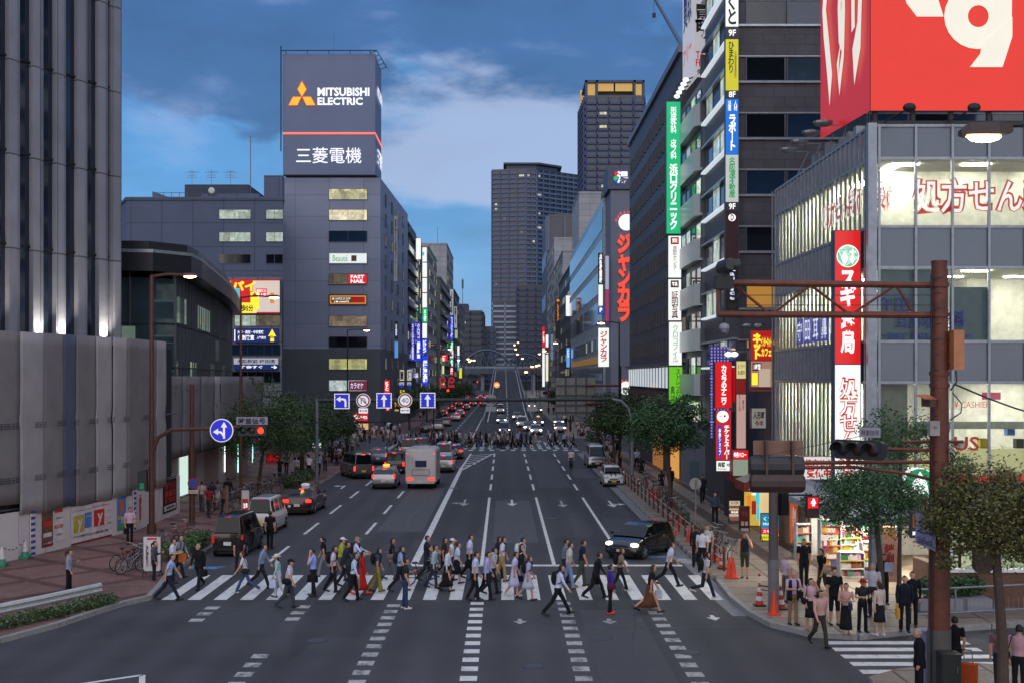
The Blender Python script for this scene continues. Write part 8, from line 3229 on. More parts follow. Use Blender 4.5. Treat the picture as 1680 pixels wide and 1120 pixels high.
put(car('prius',PSV,'pale car right of the camper with its tail lamps lit','car','car',TAIL),727,775,90,off=2.25)
put(car('van',PWH,'white van ahead of the pale car right of the camper','van','van',TAIL),728,762,90,off=2.35)
put(car('hatch',PRD,'red lit hatchback at the head of the right hand queue','car','car',TAIL),745,753,90,off=2.0)
put(car('van',PSV,'silver van showing only its roof ahead of the camper','van','van',TAIL),669,752,90,off=2.35)
put(car('minivan',PBL,'blue grey minivan far ahead in the camper lane','car','minivan',TAIL),690,746,90,off=2.3)
# camper / box van
t=thing('camper_van','tall white camper with a small rear window in the middle lane','camper')
mb=MB()
CW=mat('camper white','b9b3b0',.35,var=.06,scale=.5)
rings=[]
for x,w,zt,zb in((-2.5,1.02,2.72,.55),(-2.42,1.1,2.86,.5),(1.2,1.1,2.9,.5),(2.1,1.05,2.6,.5),(2.2,.95,2.3,.9)):
 rings.append([(x,-w,zb),(x,-w,zt-.2),(x,-w+.12,zt-.05),(x,-w+.3,zt),(x,w-.3,zt),(x,w-.12,zt-.05),(x,w,zt-.2),(x,w,zb)])
mb.loft(rings,CW)
mb.box(1.9,3.0,-.9,.9,.5,1.45,CW)
mb.build('body',t,world=False,angle=35)
mb=MB()
mb.box(-2.54,-2.49,-.42,.38,1.6,2.05,mat('camper window blue','2a3152',.1))
mb.build('rear_window',t,world=False)
mb=MB()
for a,c in(((-.62,1.4),(.62,1.4)),((-.62,1.0),(.62,1.0)),((-.62,1.0),(-.62,1.4)),((.62,1.0),(.62,1.4))):
 mb.tube([(-2.51,a[0],a[1]),(-2.51,c[0],c[1])],.018,TRIM,4)
mb.build('hatch_outline',t,world=False)
for s in(-1,1):
 mb=MB()
 mb.box(-2.56,-2.46,s*.78-.22,s*.78+.22,.68,.8,TAIL)
 mb.build('tail_light',t,world=False)
 mb=MB()
 mb.box(-2.5,-2.44,s*.95-.05,s*.95+.05,2.52,2.58,TAIL)
 mb.build('marker_light',t,world=False)
 for xw in(-1.3,2.0):
  mb=MB()
  mb.cyl((xw,s*.92-.11,.36),(xw,s*.92+.11,.36),.36,TYRE,n=18)
  mb.build('wheel',t,world=False)
mb=MB()
mb.box(-2.62,-2.4,-1.0,1.0,.42,.6,CW)
mb.box(-2.3,2.5,-.8,.8,.3,.5,TRIM)
mb.build('bumper',t,world=False)
mb=MB()
mb.box(-2.64,-2.6,-.2,.2,.5,.6,PLW)
mb.build('number_plate',t,world=False)
put(t,690,802,89,off=2.55)
# right side
put(car('hatch',PBK,'black hatchback turning at the crossing with headlamps on','car','car',TAILD,head=HEAD),1052,908,236,off=0)
put(car('mini',PWH,'small white car with dark bonnet stripes parked at the right kerb','car','parked_car',TAILD,head=HEADD,plate=PLY,stripes=TRIM),1003,795,271,off=0)
put(car('van',PSV,'silver delivery van facing the camera at the right kerb','van','parked_van',TAILD,head=HEADD),976,764,271,off=0)
# beyond the far crossing
FG='cars beyond the far crossing'
FARC=[('prius',PSV,748,690,90,'silver car with red lamps at the far left kerb'),('sedan',PWH,731,698,88,'white saloon double parked beyond the far crossing'),('minivan',PSV,
718,706,90,'silver minivan parked just beyond the far crossing'),('sedan',PBK,700,708,90,'black saloon at the corner beyond the far crossing')]
for kd,pm,px,py,a,lb in FARC:
 put(car(kd,pm,lb,'car','car',TAIL if px>740 else TAILD,group=FG),px,py,a)
ONC=[('van',PWH,821,682,'white van with a roof rack first on the viaduct ramp'),('prius',PBL,823,694,'blue grey car behind the first oncoming car in the left ramp lane'),('minivan',
PBL,827,712,'nearest oncoming car in the left ramp lane'),('hatch',PSV,848,690,'small silver oncoming car on the ramp, farthest of the right lane'),('minivan',PWH,856,700,
'white oncoming minivan in the right ramp lane'),('prius',PSV,868,706,'silver oncoming car at the foot of the ramp'),('sedan',PBK,883,698,'black oncoming taxi beside the ramp'),
('hatch',PWH,879,712,'white oncoming hatchback nearest the far crossing'),('hatch',PSV,916,697,'silver oncoming car in the outer right lane'),('sedan',PSV,918,708,'oncoming saloon behind the outer right car')]
for kd,pm,px,py,lb in ONC:
 Yc_=F*H/(py-CY)
 zz=0.0
 if Yc_>206 and 808<px<872:
  zz=interp(prof,Yc_)[0]+.05
  zz=min(zz,.6)
 o=put(car(kd,pm,lb,'car','car',TAILD,head=emit('far headlamp','fff2dc',12),group='oncoming cars beyond the far crossing',roofbox=emit('amber roof sign','ffb43a',1.6)if 'taxi' in lb else None),
px,py,270)
 o.location.z=zz
rd=random.Random(3)
base=car('prius',PBK,'distant car showing red tail lamps in the far left queue','car','car',emit('far tail lamp','ff2a1c',7),group='distant queue of red tail lamps on the left')
node=tree_of(base)
first=True
for Y in(232,275,320,370,425):
 for lx in(-11.9,-8.6,-5.8):
  if Y<300 and lx>-8:
   continue
  o=base if first else copy_tree(node)
  first=False
  o.location=(lx+rd.uniform(-.3,.3),Y+rd.uniform(-8,8),0)
  o.rotation_euler=(0,0,R(90))
base=car('prius',PGY,'distant oncoming car with headlamps in the far right lanes','car','car',TAILD,head=emit('distant headlamp','ffe2b8',14),group='distant oncoming cars on the right')
node=tree_of(base)
first=True
for Y,lx in((262,7.4),(300,6.9),(345,7.3),(395,6.8),(450,7.0)):
 o=base if first else copy_tree(node)
 first=False
 o.location=(lx+.4,Y,0)
 o.rotation_euler=(0,0,R(270))
# ================================================================ people (local +X is the way they face)
SKIN=mat('skin','b98a6e',.6,var=.05)
SKIN2=mat('skin tanned','9c7056',.6,var=.05)
HAIRK=mat('black hair','151110',.6,var=.2,scale=12)
HAIRB=mat('brown hair','3c2418',.6,var=.2,scale=12)
HAIRG=mat('grey hair','8a8784',.6,var=.2,scale=12)
EYE=mat('eye dark','120d0c',.4)
SHOES={'black':mat('black shoes','121214',.4),'white':mat('white shoes','b8b6b2',.6),'brown':mat('brown shoes','4a2c1c',.5),'red':mat('red shoes','c83228',.5),'tan':mat('tan shoes',
'8c6a48',.6)}
CLOTH={}
def cloth(c):
 if c not in CLOTH:
  CLOTH[c]=mat('cloth '+c,c,.85,var=.13,scale=7,bump=.25,spec=.25)
 return CLOTH[c]
def v3(x,y,z):
 return np.array((x,y,z),float)
def pose_points(pose,sd):
 """joint positions for a 1.70 m body facing +X"""
 rnd=random.Random(sd)
 P_={}
 st={'walk':rnd.uniform(.2,.4),'stride':rnd.uniform(.44,.52),'stand':0.05,'stroll':.2,'phone':.1,'call':.04,'lift':.4,'fold':.04,'ride':.2}.get(pose,.3)
 sg=rnd.choice([-1,1])
 lean={'walk':.05,'stride':.1,'stroll':.03,'lift':.05}.get(pose,.0)
 hz=.93
 hip=v3(0,0,hz)
 P_['hip']=hip
 P_['chest']=v3(lean*.7,0,hz+.36)
 P_['neck']=v3(lean,0,hz+.53)
 P_['head']=v3(lean+.035,0,hz+.665)
 for s,nm in((1,'l'),(-1,'r')):
  f=s*sg
  a=st if f>0 else-st*.85
  kb=rnd.uniform(.08,.2)if f>0 else rnd.uniform(.25,.55)
  if pose in('stand','phone','call','fold'):
   a,kb=.06*f,.04
  if pose=='lift' and f<0:
   a,kb=-.15,1.25
  h=hip+v3(0,s*.085,-.02)
  k=h+v3(math.sin(a)*.43,s*.012,-math.cos(a)*.43)
  b_=a-kb
  an=k+v3(math.sin(b_)*.42,0,-math.cos(b_)*.42)
  pit={True:.18,False:-.45}[f>0]if pose not in('stand','phone','call','fold')else 0
  toe=an+v3(math.cos(pit)*.17,s*.02,math.sin(pit)*.17-.045)
  heel=an+v3(-.055,0,-.05)
  P_[nm+'hip'],P_[nm+'knee'],P_[nm+'ankle'],P_[nm+'toe'],P_[nm+'heel']=h,k,an,toe,heel
  sh=v3(lean*.95,s*.19,hz+.475)
  aa=(-st*.75 if f>0 else st*.75)
  eb=.25 if pose!='stand' else .1
  el=sh+v3(math.sin(aa)*.28,s*.045,-math.cos(aa)*.28)
  wr=el+v3(math.sin(aa+eb)*.25,-s*.015,-math.cos(aa+eb)*.25)
  if(pose=='phone')or(pose=='fold'):
   el=sh+v3(.06,s*.05,-.27)
   wr=el+v3(.21,-s*.1,.1 if pose=='phone' else .03)
   if pose=='phone' and s<0:
    el=sh+v3(.02,s*.05,-.28)
    wr=el+v3(.1,-s*.02,-.22)
  if pose=='call' and s>0:
   el=sh+v3(.13,s*.1,-.22)
   wr=P_['head']+v3(.06,s*.12,-.05)
  if pose=='ride':
   el=sh+v3(.18,s*.05,-.2)
   wr=sh+v3(.42,s*.04,-.3)
  P_[nm+'sh'],P_[nm+'el'],P_[nm+'wr']=sh,el,wr
 lo=min(P_[n+t][2]for n in 'lr' for t in('toe','heel'))-.035
 for k in P_:
  P_[k]=P_[k]-v3(0,0,lo)
 return P_
def capsule(mb,segs,a,b,r0,r1,tg,sy=1.0,n=10):
 segs.append((a,b,(r0+r1)/2,tg))
 mb.tube([tuple(a),tuple(b)],[r0,r1],SKIN,n)
 mb.ell(tuple(a),(r0,r0,r0),SKIN,n,6)
 mb.ell(tuple(b),(r1,r1,r1),SKIN,n,6)
def body_mesh(pose,sd,sleeve,bottom,female,fine,k=1.0,girth=1.0):
 """one closed overlapping hull, fused afterwards by a voxel remesh into one continuous skin"""
 J=pose_points(pose,sd)
 mb=MB()
 segs=[]
 g=girth*(.93 if female else 1.0)
 hip,ch,nk,hd=J['hip'],J['chest'],J['neck'],J['head']
 # torso rings
 prof_=[(-.13,.10,.13),(-.05,.122,.168),(.06,.118,.16),(.16,.105,.142 if not female else .125),(.3,.124,.168),(.40,.12,.178),(.47,.1,.17),(.515,.07,.1),(.55,.056,.06)]
 rings=[]
 for z,rx,ry in prof_:
  f=max(0,min(1,z/.53))
  c=hip+(nk-hip)*f
  c=v3(c[0],c[1],hip[2]+z)
  rings.append([(c[0]+math.cos(2*math.pi*i/14)*rx*g+(.012 if female and .25<z<.42 and math.cos(2*math.pi*i/14)>.3 else 0),c[1]+math.sin(2*math.pi*i/14)*ry*g,c[2])for i in range(14)])
 mb.loft(rings,SKIN)
 segs.append((hip+v3(0,0,.1),nk-v3(0,0,.06),.13,'top'))
 segs.append((hip+v3(0,-.07,-.04),hip+v3(0,.07,-.04),.12,'bottom'))
 capsule(mb,segs,nk-v3(0,0,.02),hd-v3(.01,0,.05),.055,.052,'skin')
 # head
 mb.ell(tuple(hd),(.095,.075,.118),SKIN,14,10,fn=lambda d:1-.12*max(0,-d[2])*(1 if d[0]<.2 else .3))
 segs.append((hd-v3(0,0,.05),hd+v3(0,0,.05),.085,'skin'))
 mb.ell(tuple(hd+v3(.096,0,-.018)),(.022,.014,.024),SKIN,8,5)
 mb.ell(tuple(hd+v3(.062,0,-.075)),(.035,.04,.03),SKIN,8,5)
 for s in(-1,1):
  mb.ell(tuple(hd+v3(-.005,s*.077,-.01)),(.02,.012,.03),SKIN,8,5)
 lw=1.25 if bottom in('pants','wide')else 1.0
 for s,nm in((1,'l'),(-1,'r')):
  h,kn,an,to,he=(J[nm+q]for q in('hip','knee','ankle','toe','heel'))
  upper='bottom' if bottom in('pants','wide','shorts')else 'skin'
  lower='bottom' if bottom in('pants','wide')else 'skin'
  lg='legs' if bottom=='tights' else None
  upper,lower=lg or upper,lg or lower
  capsule(mb,segs,h,kn,.088*g,.062*g*(1.1 if lw>1 else 1),upper)
  capsule(mb,segs,kn,an+v3(0,0,.02),.058*g*(1.12 if lw>1 else 1),.04*(1.55 if lw>1 else 1)*(1.5 if bottom=='wide' else 1),lower)
  capsule(mb,segs,he,to,.042,.036,'shoe')
  capsule(mb,segs,an,he,.04,.042,'shoe')
  sh,el,wr=(J[nm+q]for q in('sh','el','wr'))
  capsule(mb,segs,sh,el,.058*g,.043*g,'top' if sleeve!='none' else 'skin')
  capsule(mb,segs,el,wr,.044*g,.03,'top' if sleeve=='long' else 'skin')
  if sleeve=='short':
   segs.append((sh+(el-sh)*.78,el,.06,'skin'))
   # hand: palm, four fingers, thumb
  d=(wr-el)/np.linalg.norm(wr-el)
  pc=wr+d*.05
  mb.tube([tuple(wr),tuple(wr+d*.085)],[.03,.036],SKIN,8)
  mb.ell(tuple(pc),(.034,.03,.04),SKIN,8,6)
  segs.append((wr+d*.02,wr+d*.19,.035,'skin'))
  side=np.cross(d,v3(0,1,0))
  side/=np.linalg.norm(side)+1e-9
  inw=v3(0,-s,0)
  for q,ln in zip((-1.5,-.5,.5,1.5),(.062,.074,.07,.055)):
   b0=wr+d*.082+side*q*.017
   b1=b0+d*ln*.55+inw*.008
   b2=b1+d*ln*.42+inw*.024
   mb.tube([tuple(b0),tuple(b1),tuple(b2)],[.0115,.0105,.009],SKIN,6)
  b0=wr+d*.03-side*.03
  mb.tube([tuple(b0),tuple(b0-side*.02+d*.03+inw*.01),tuple(b0-side*.016+d*.062+inw*.02)],[.015,.0125,.01],SKIN,6)
 me=bpy.data.meshes.new('body_hull')
 vs=np.array(mb.v)*k
 me.from_pydata(vs.tolist(),[],mb.f)
 o=bpy.data.objects.new('body_hull',me)
 mod=o.modifiers.new('r','REMESH')
 mod.mode='VOXEL'
 mod.voxel_size=fine*k
 sm=o.modifiers.new('s','SMOOTH')
 sm.iterations=2
 sm.factor=.4
 TMP.objects.link(o)
 return o,J,segs
TMP=bpy.data.collections.new('tmp')
COL.children.link(TMP)
PEOPLE=[]
def person(label,x,y,hdg,pose='walk',top='c8ccd4',bottom='pants',bcol='1a1b20',sleeve='short',hair='short',hcol=None,shoes='black',female=False,h=1.70,skin=None,fine=.0125,
group=None,sd=None,z=0.0,extras=(),girth=1.0):
 PEOPLE.append(dict(label=label,x=x,y=y,hdg=hdg,pose=pose,top=top,bottom=bottom,bcol=bcol,sleeve=sleeve,hair=hair,hcol=hcol,shoes=shoes,female=female,h=h,skin=skin,fine=fine,
group=group,sd=sd if sd is not None else len(PEOPLE)*7+1,z=z,extras=extras,girth=girth))
 return PEOPLE[-1]
def make_people():
 for p in PEOPLE:
  p['hull'],p['J'],p['segs']=body_mesh(p['pose'],p['sd'],p['sleeve'],p['bottom'],p['female'],p['fine'],p['h']/1.70,p['girth'])
 bpy.context.view_layer.update()
 dg=bpy.context.evaluated_depsgraph_get()
 for p in PEOPLE:
  me=bpy.data.meshes.new_from_object(p['hull'].evaluated_get(dg))
  finish_person(p,me)
 for p in PEOPLE:
  bpy.data.objects.remove(p['hull'])
 bpy.data.collections.remove(TMP)
def finish_person(p,me):
 k=p['h']/1.70
 t=thing('person',p['label'],'person',(p['x'],p['y'],p['z']),R(p['hdg']),p['group'])
 sk=p['skin']or SKIN
 names=['skin','top','bottom','shoe','legs']
 mats=[sk,cloth(p['top']),cloth(p['bcol']),SHOES[p['shoes']],cloth('1c1b20')]
 me.materials.clear()
 for m in mats:
  me.materials.append(m)
 n=len(me.polygons)
 c=np.zeros(n*3)
 me.polygons.foreach_get('center',c)
 c=c.reshape(-1,3)/k
 best=np.full(n,1e9)
 mi=np.zeros(n,int)
 for a,b,r,tg in p['segs']:
  ab=b-a
  tt=np.clip(((c-a)@ab)/(ab@ab+1e-9),0,1)
  dd=np.linalg.norm(c-(a+tt[:,None]*ab),axis=1)-r
  w=dd<best
  best[w]=dd[w]
  mi[w]=names.index(tg)
  # waist line between shirt and trousers
 hz=p['J']['hip'][2]+.05
 tor=(np.abs(c[:,1])<.2)&(np.abs(c[:,2]-hz)<.14)&((mi==1)|(mi==2))
 mi[tor&(c[:,2]>=hz)]=1
 mi[tor&(c[:,2]<hz)]=2
 me.polygons.foreach_set('material_index',mi.astype(np.int32))
 me.polygons.foreach_set('use_smooth',[True]*n)
 me.update()
 me.name='body'
 o=bpy.data.objects.new('body',me)
 COL.objects.link(o)
 o.parent=t
 J={q:v*k for q,v in p['J'].items()}
 hd=J['head']
 hm=p['hcol']or HAIRK
 mb=MB()
 st=p['hair']
 def hf(d):
  if d[0]>.25 and d[2]<.42:
   return .6
  if d[2]<-.45:
   return .7
  return 1.0 if abs(d[1])<.8 or d[2]>-.1 or d[0]<0 else .8
 if st!='bald':
  mb.ell(tuple(hd+v3(-.008,0,.012)*k),(.107*k,.088*k,.122*k),hm,16,11,fn=hf)
 if st in('long','bob'):
  ln=.26 if st=='long' else .13
  rings=[]
  for f in(0,.35,.7,1):
   w=(.085-.02*f)*k
   zc_=hd[2]+(.03-ln*f)*k
   xx=hd[0]+(-.045-.03*f)*k
   rings.append([(xx+math.cos(a)*w*.62,hd[1]+math.sin(a)*w,zc_)for a in[2*math.pi*i/10 for i in range(10)]])
  mb.loft(rings,hm)
 if st=='pony':
  mb.tube([tuple(hd+v3(-.09,0,.04)*k),tuple(hd+v3(-.15,0,0)*k),tuple(hd+v3(-.15,0,-.13)*k)],[.025*k,.035*k,.012*k],hm,8)
 if st=='bun':
  mb.ell(tuple(hd+v3(-.1,0,.06)*k),(.045*k,.045*k,.045*k),hm,8,6)
 if mb.v:
  mb.build('hair',t,world=False,smooth=True)
 for ex in p['extras']:
  if ex[0]in('cap','hat'):
   m=cloth(ex[1])
   mb=MB()
   mb.ell(tuple(hd+v3(-.005,0,.045)*k),(.114*k,.096*k,.1*k),m,16,9,fn=lambda d:1 if d[2]>-.15 else .7)
   if ex[0]=='cap':
    mb.ell(tuple(hd+v3(.11,0,.045)*k),(.075*k,.07*k,.012*k),m,12,5)
   else:
    mb.ell(tuple(hd+v3(0,0,.03)*k),(.19*k,.17*k,.014*k),m,18,5)
   mb.build('hat',t,world=False,smooth=True)
 mb=MB()
 for s in(-1,1):
  mb.ell(tuple(hd+v3(.088,s*.03,.012)*k),(.009*k,.013*k,.008*k),EYE,8,5)
  mb.tube([tuple(hd+v3(.09,s*.016,.034)*k),tuple(hd+v3(.084,s*.046,.034)*k)],.0045*k,hm if st!='bald' else EYE,4)
 mb.tube([tuple(hd+v3(.093,-.02,-.062)*k),tuple(hd+v3(.098,0,-.064)*k),tuple(hd+v3(.093,.02,-.062)*k)],.005*k,mat('lips','8a4c44',.5),5)
 mb.build('eyes',t,world=False)
 if p['bottom']in('skirt','long_skirt','dress','wide'):
  hip=J['hip']
  z1=hip[2]+.1*k
  z0={'skirt':.46,'long_skirt':.2,'dress':.42,'wide':.16}[p['bottom']]*k
  kx=[J[q+'knee'][0]for q in 'lr']
  ax=[J[q+'ankle'][0]for q in 'lr']
  rings=[]
  for f in(0,.18,.45,.75,1):
   zz=z1+(z0-z1)*f
   fl=.105+.075*f**1.1
   lo_,hi_=min(kx+[a*.7 for a in ax]if f>.8 and z0<.3 else kx)*f*.8,max(kx+[a*.7 for a in ax]if f>.8 and z0<.3 else kx)*f*.8
   rx=fl*k*.85+(hi_-lo_)*.5
   cx_=hip[0]+(hi_+lo_)/2
   ry=(.155+.05*f)*k
   rings.append([(cx_+math.cos(a)*rx*(1+.04*f*math.sin(7*a)),math.sin(a)*ry*(1+.05*f*math.sin(7*a)),zz)for a in[2*math.pi*i/28 for i in range(28)]])
  if p['bottom']!='wide':
   mb=MB()
   mb.loft(rings,cloth(p['bcol']))
   mb.build('skirt',t,world=False,smooth=True)
 if any(e[0]=='jacket' for e in p['extras']):
  e=[e for e in p['extras']if e[0]=='jacket'][0]
  hip,nk=J['hip'],J['neck']
  rings=[]
  for z,rx,ry in((-.16,.15,.2),(0,.148,.195),(.16,.125,.165),(.3,.145,.19),(.42,.135,.2),(.5,.09,.15)):
   c0=hip+(nk-hip)*max(0,z/.53)
   rings.append([(c0[0]+math.cos(a)*rx*k-.004,math.sin(a)*ry*k,hip[2]+z*k)for a in[R(26)+(2*math.pi-R(52))*i/19 for i in range(20)]])
  vs=[q for r_ in rings for q in r_]
  fs=[(i*20+j,i*20+j+1,(i+1)*20+j+1,(i+1)*20+j)for i in range(len(rings)-1)for j in range(19)]
  mb=MB()
  mb.add(vs,fs,cloth(e[1]))
  oo=mb.build('jacket',t,world=False,smooth=True)
  oo.modifiers.new('thick','SOLIDIFY').thickness=.012
 rz=R(p['hdg'])
 loc=Vector((p['x'],p['y'],p['z']))
 for ex in p['extras']:
  kind=ex[0]
  if kind in('cap','hat','jacket'):
   continue
  m=cloth(ex[1])if len(ex)>1 else cloth('18181b')
  lb=ex[2]if len(ex)>2 else None
  if kind=='backpack':
   b=thing('backpack',lb,'backpack',loc,rz)
   c0=(J['chest']+J['neck'])/2+v3(-.2,0,-.1)*k
   mb=MB()
   mb.ell(tuple(c0),(.11*k,.16*k,.235*k),m,12,8,fn=lambda d:1.0 if d[0]<.4 else .8)
   mb.build('pack',b,world=False,smooth=True)
   mb=MB()
   for s in(-1,1):
    mb.tube([tuple(c0+v3(.06,s*.11,.19)*k),tuple(c0+v3(.2,s*.115,.27)*k),tuple(c0+v3(.325,s*.11,.13)*k),tuple(c0+v3(.3,s*.13,-.08)*k),tuple(c0+v3(.1,s*.15,-.17)*k)],.02*k,m,6)
   mb.build('strap',b,world=False)
  elif kind in('bag','tote','briefcase','shopper'):
   side=ex[3]if len(ex)>3 else 'l'
   w=J[side+'wr']
   dv=(J[side+'wr']-J[side+'el'])
   hx=w+dv/np.linalg.norm(dv)*.1*k
   b=thing({'bag':'handbag','tote':'tote_bag','briefcase':'briefcase','shopper':'shopping_bag'}[kind],lb,'bag',loc,rz)
   dx,dy,dz={'bag':(.15,.06,.11),'tote':(.16,.05,.17),'briefcase':(.2,.055,.14),'shopper':(.13,.06,.16)}[kind]
   cz=hx[2]-.06*k-dz*k
   mb=MB()
   rings=[]
   for f,q in((-1,.92),(-.8,1),(.6,.95),(1,.82)):
    rings.append([(hx[0]+a*dx*k*q,hx[1]+c_*dy*k*q,cz+f*dz*k)for a,c_ in((-1,-.7),(-.85,-1),(.85,-1),(1,-.7),(1,.7),(.85,1),(-.85,1),(-1,.7))])
   mb.loft(rings,m)
   mb.build('pouch',b,world=False)
   mb=MB()
   for s in(-1,1):
    mb.tube([(hx[0]-dx*.5*k,hx[1]+s*dy*.6*k,cz+dz*k*.95),(hx[0],hx[1],hx[2]+.005),(hx[0]+dx*.5*k,hx[1]+s*dy*.6*k,cz+dz*k*.95)],.008,m,5)
   mb.build('handle',b,world=False)
  elif kind=='shoulder':
   s=1 if(len(ex)<4 or ex[3]=='l')else-1
   b=thing('shoulder_bag',lb,'bag',loc,rz)
   c0=J['hip']+v3(-.02,s*.25,.05)*k
   mb=MB()
   mb.ell(tuple(c0),(.17*k,.06*k,.12*k),m,12,7)
   mb.build('pouch',b,world=False,smooth=True)
   mb=MB()
   sh=J[('l' if s>0 else 'r')+'sh']
   mb.tube([tuple(c0+v3(-.12,0,.06)*k),tuple(sh+v3(-.06,-s*.04,.055)*k),tuple(sh+v3(.03,-s*.04,.055)*k),tuple(c0+v3(.12,0,.06)*k)],.012*k,m,5)
   mb.build('strap',b,world=False)
  elif kind=='phone':
   b=thing('phone',lb,'phone',loc,rz)
   w=J['lwr']
   dv=(J['lwr']-J['lel'])
   hx=w+dv/np.linalg.norm(dv)*.11*k
   mb=MB()
   mb.obox((hx[0]+.01,hx[1],hx[2]+.03*k),(.012,.07*k,.14*k),0,m)
   mb.build('case',b,world=False)
  elif kind=='paper':
   b=thing('newspaper',lb,'newspaper',loc,rz)
   hx=J['lwr']
   mb=MB()
   mb.obox((hx[0]+.1*k,hx[1]-.05,hx[2]+.08*k),(.015,.3*k,.32*k),0,m)
   mb.build('sheet',b,world=False)
  elif kind=='suitcase':
   b=thing('suitcase',lb,'suitcase',loc,rz)
   mb=MB()
   mb.obox((-.25,-.38,.36),(.24,.4,.56),0,m)
   mb.build('shell',b,world=False)
   mb=MB()
   for yy in(-.48,-.28):
    mb.tube([(-.25,yy,.64),(-.15,yy+.05,.95)],.012,STEEL,6)
   mb.tube([(-.15,-.43,.95),(-.15,-.23,.95)],.016,BLACK,6)
   mb.build('handle',b,world=False)
   mb=MB()
   for yy in(-.54,-.22):
    mb.cyl((-.3,yy,.05),(-.3,yy+.04,.05),.05,BLACK)
    mb.cyl((-.18,yy,.05),(-.18,yy+.04,.05),.05,BLACK)
   mb.build('wheel',b,world=False)
# each person: label, foot pixel, heading (0 = to the right, 90 = away, 270 = to the camera)
def pp(label,px,py,hdg,z=0.0,**k):
 zz=z
 Yp=F*(H-zz)/(py-CY)
 return person(label,(px-CX)*Yp/F,Yp,hdg,z=zz,**k)
WHT,LBL,BLK,NVY,GRYc,DGR,BEI='cfd2d8','9db0d6','141418','20263c','777a82','3a3c42','a08a6c'
B_=lambda kind,col,*r:(kind,col,*r)
pp('woman in a grey jacket and black trousers stepping off the left kerb',253,957,0,pose='phone',top='4c4a52',sleeve='long',hair='pony',female=True,h=1.62,shoes='white')
pp('man in a pale blue shirt striding right at the left end of the crossing',276,984,2,pose='stride',top=LBL,bcol='1e2130',h=1.70)
pp('man in a pale shirt with one hand raised behind the striding man',283,956,5,pose='fold',top='c2c6d2',h=1.70,extras=(B_('tote','a8582c','orange brown tote bag held at the left end of the crossing'),
))
pp('man in a grey shirt with a backpack walking right by the hedge',294,946,-20,pose='walk',top='8e9098',sleeve='long',bcol='231f22',extras=(B_('backpack','2a2a2e','dark backpack on the grey shirted man by the hedge'),
))
pp('man in a loose black suit carrying a bag on the second stripe',327,966,250,pose='walk',top=BLK,sleeve='long',h=1.72,girth=1.12,hcol=HAIRG,extras=(B_('jacket',BLK),B_('bag',
BLK,'black bag in the hand of the man in the loose black suit')))
pp('brown haired woman in black beside the black van',393,942,120,pose='walk',top='1c1a1c',bcol='24211f',hair='bob',hcol=HAIRB,female=True,h=1.62)
pp('woman in a white top and blue jeans leaning into her step',403,973,185,pose='stride',top='c8cacc',bcol='3c4c70',hair='long',hcol=HAIRB,female=True,h=1.6,shoes='white',
extras=(B_('shoulder','26251f','dark olive shoulder bag of the woman in white top and jeans'),))
pp('man in a blue grey shirt with dark trousers in a wide stride',428,964,0,pose='stride',top='7f8ca8',sleeve='long',bcol='1e1e26')
pp('woman in a white sun hat and mint top holding white bags',457,981,190,pose='walk',top='a3bcb8',sleeve='long',bcol='b0b2b8',bottom='pants',female=True,h=1.56,hair='long',
extras=(B_('hat','c9c4b6'),B_('shopper','b9c3dc','pale blue white shopping bag of the woman in the sun hat'),B_('bag','1a191c','small black handbag of the woman in the sun hat',
'r')))
pp('man in a black beret and white shirt with a long grey apron',473,997,0,pose='walk',top='c4bccb',bcol='3c4048',h=1.68,girth=1.08,extras=(B_('cap',BLK),B_('shoulder','1a1a1c',
'big black shoulder bag of the man in the beret','r'),B_('bag','17171a','black handbag of the man in the beret')))
pp('man in a bright blue shirt covering his face, briefcase in hand',514,977,178,pose='call',top='8ea0dc',bcol='191a20',extras=(B_('briefcase','1b1b20','black briefcase of the man covering his face',
'r'),))
pp('young woman in black with grey trousers and a ponytail',532,945,175,pose='walk',top='17171a',bcol='7a7c82',hair='pony',female=True,h=1.6)
pp('man in a white shirt and black trousers with a small backpack',546,971,0,pose='walk',top='c6c4cc',bcol='191a1e',extras=(B_('backpack','1e1e22','small black backpack on the white shirted man in mid crossing'),
))
pp('man in a lime green top and white cap',559,953,0,pose='walk',top='9eae30',bcol='4a4c50',extras=(B_('cap','c8c8c8'),))
pp('man in a dark grey suit walking in front of the lime top',567,962,0,pose='walk',top='2c2f3a',sleeve='long',bcol='24262e',extras=(B_('jacket','2c2f3a'),))
pp('man in a white shirt and cap stretching one arm forward',585,953,0,pose='ride',top='c4cee4',sleeve='long',bcol='3a3c44',hcol=HAIRG,extras=(B_('cap','8c7a60'),B_('backpack',
'22232a','dark backpack on the man with the outstretched arm')))
pp('man in a white shirt carrying a printed tote bag',580,985,0,pose='walk',top='b9cbe0',sleeve='long',bcol='15161a',extras=(B_('tote','8e7c66','tan printed tote bag hanging by the red dress'),
B_('backpack','2c2c30','grey black backpack of the man with the printed tote')))
pp('woman in a long red dress',593,975,0,pose='walk',top='a82420',bottom='long_skirt',bcol='a82420',sleeve='long',hair='long',female=True,h=1.62,shoes='red')
pp('woman in a striped navy blouse and wide mustard trousers',619,971,5,pose='walk',top='3c4658',bottom='wide',bcol='8a7a30',female=True,h=1.6,extras=(B_('backpack','1a1b1e',
'black backpack on the woman in mustard trousers'),))
pp('woman in a black cardigan with a large taupe bag',641,950,3,pose='walk',top='1a191c',sleeve='long',bcol='5c5c62',hair='bob',female=True,h=1.6,extras=(B_('shoulder','6a5e5a',
'large taupe shoulder bag of the woman in the black cardigan','r'),))
pp('man in a blue shirt half hidden behind the man in dark tee',656,970,0,pose='walk',top='8fa0cc',bcol='1b1c22',extras=(B_('backpack','23242a','black pack of the half hidden man in blue'),
))
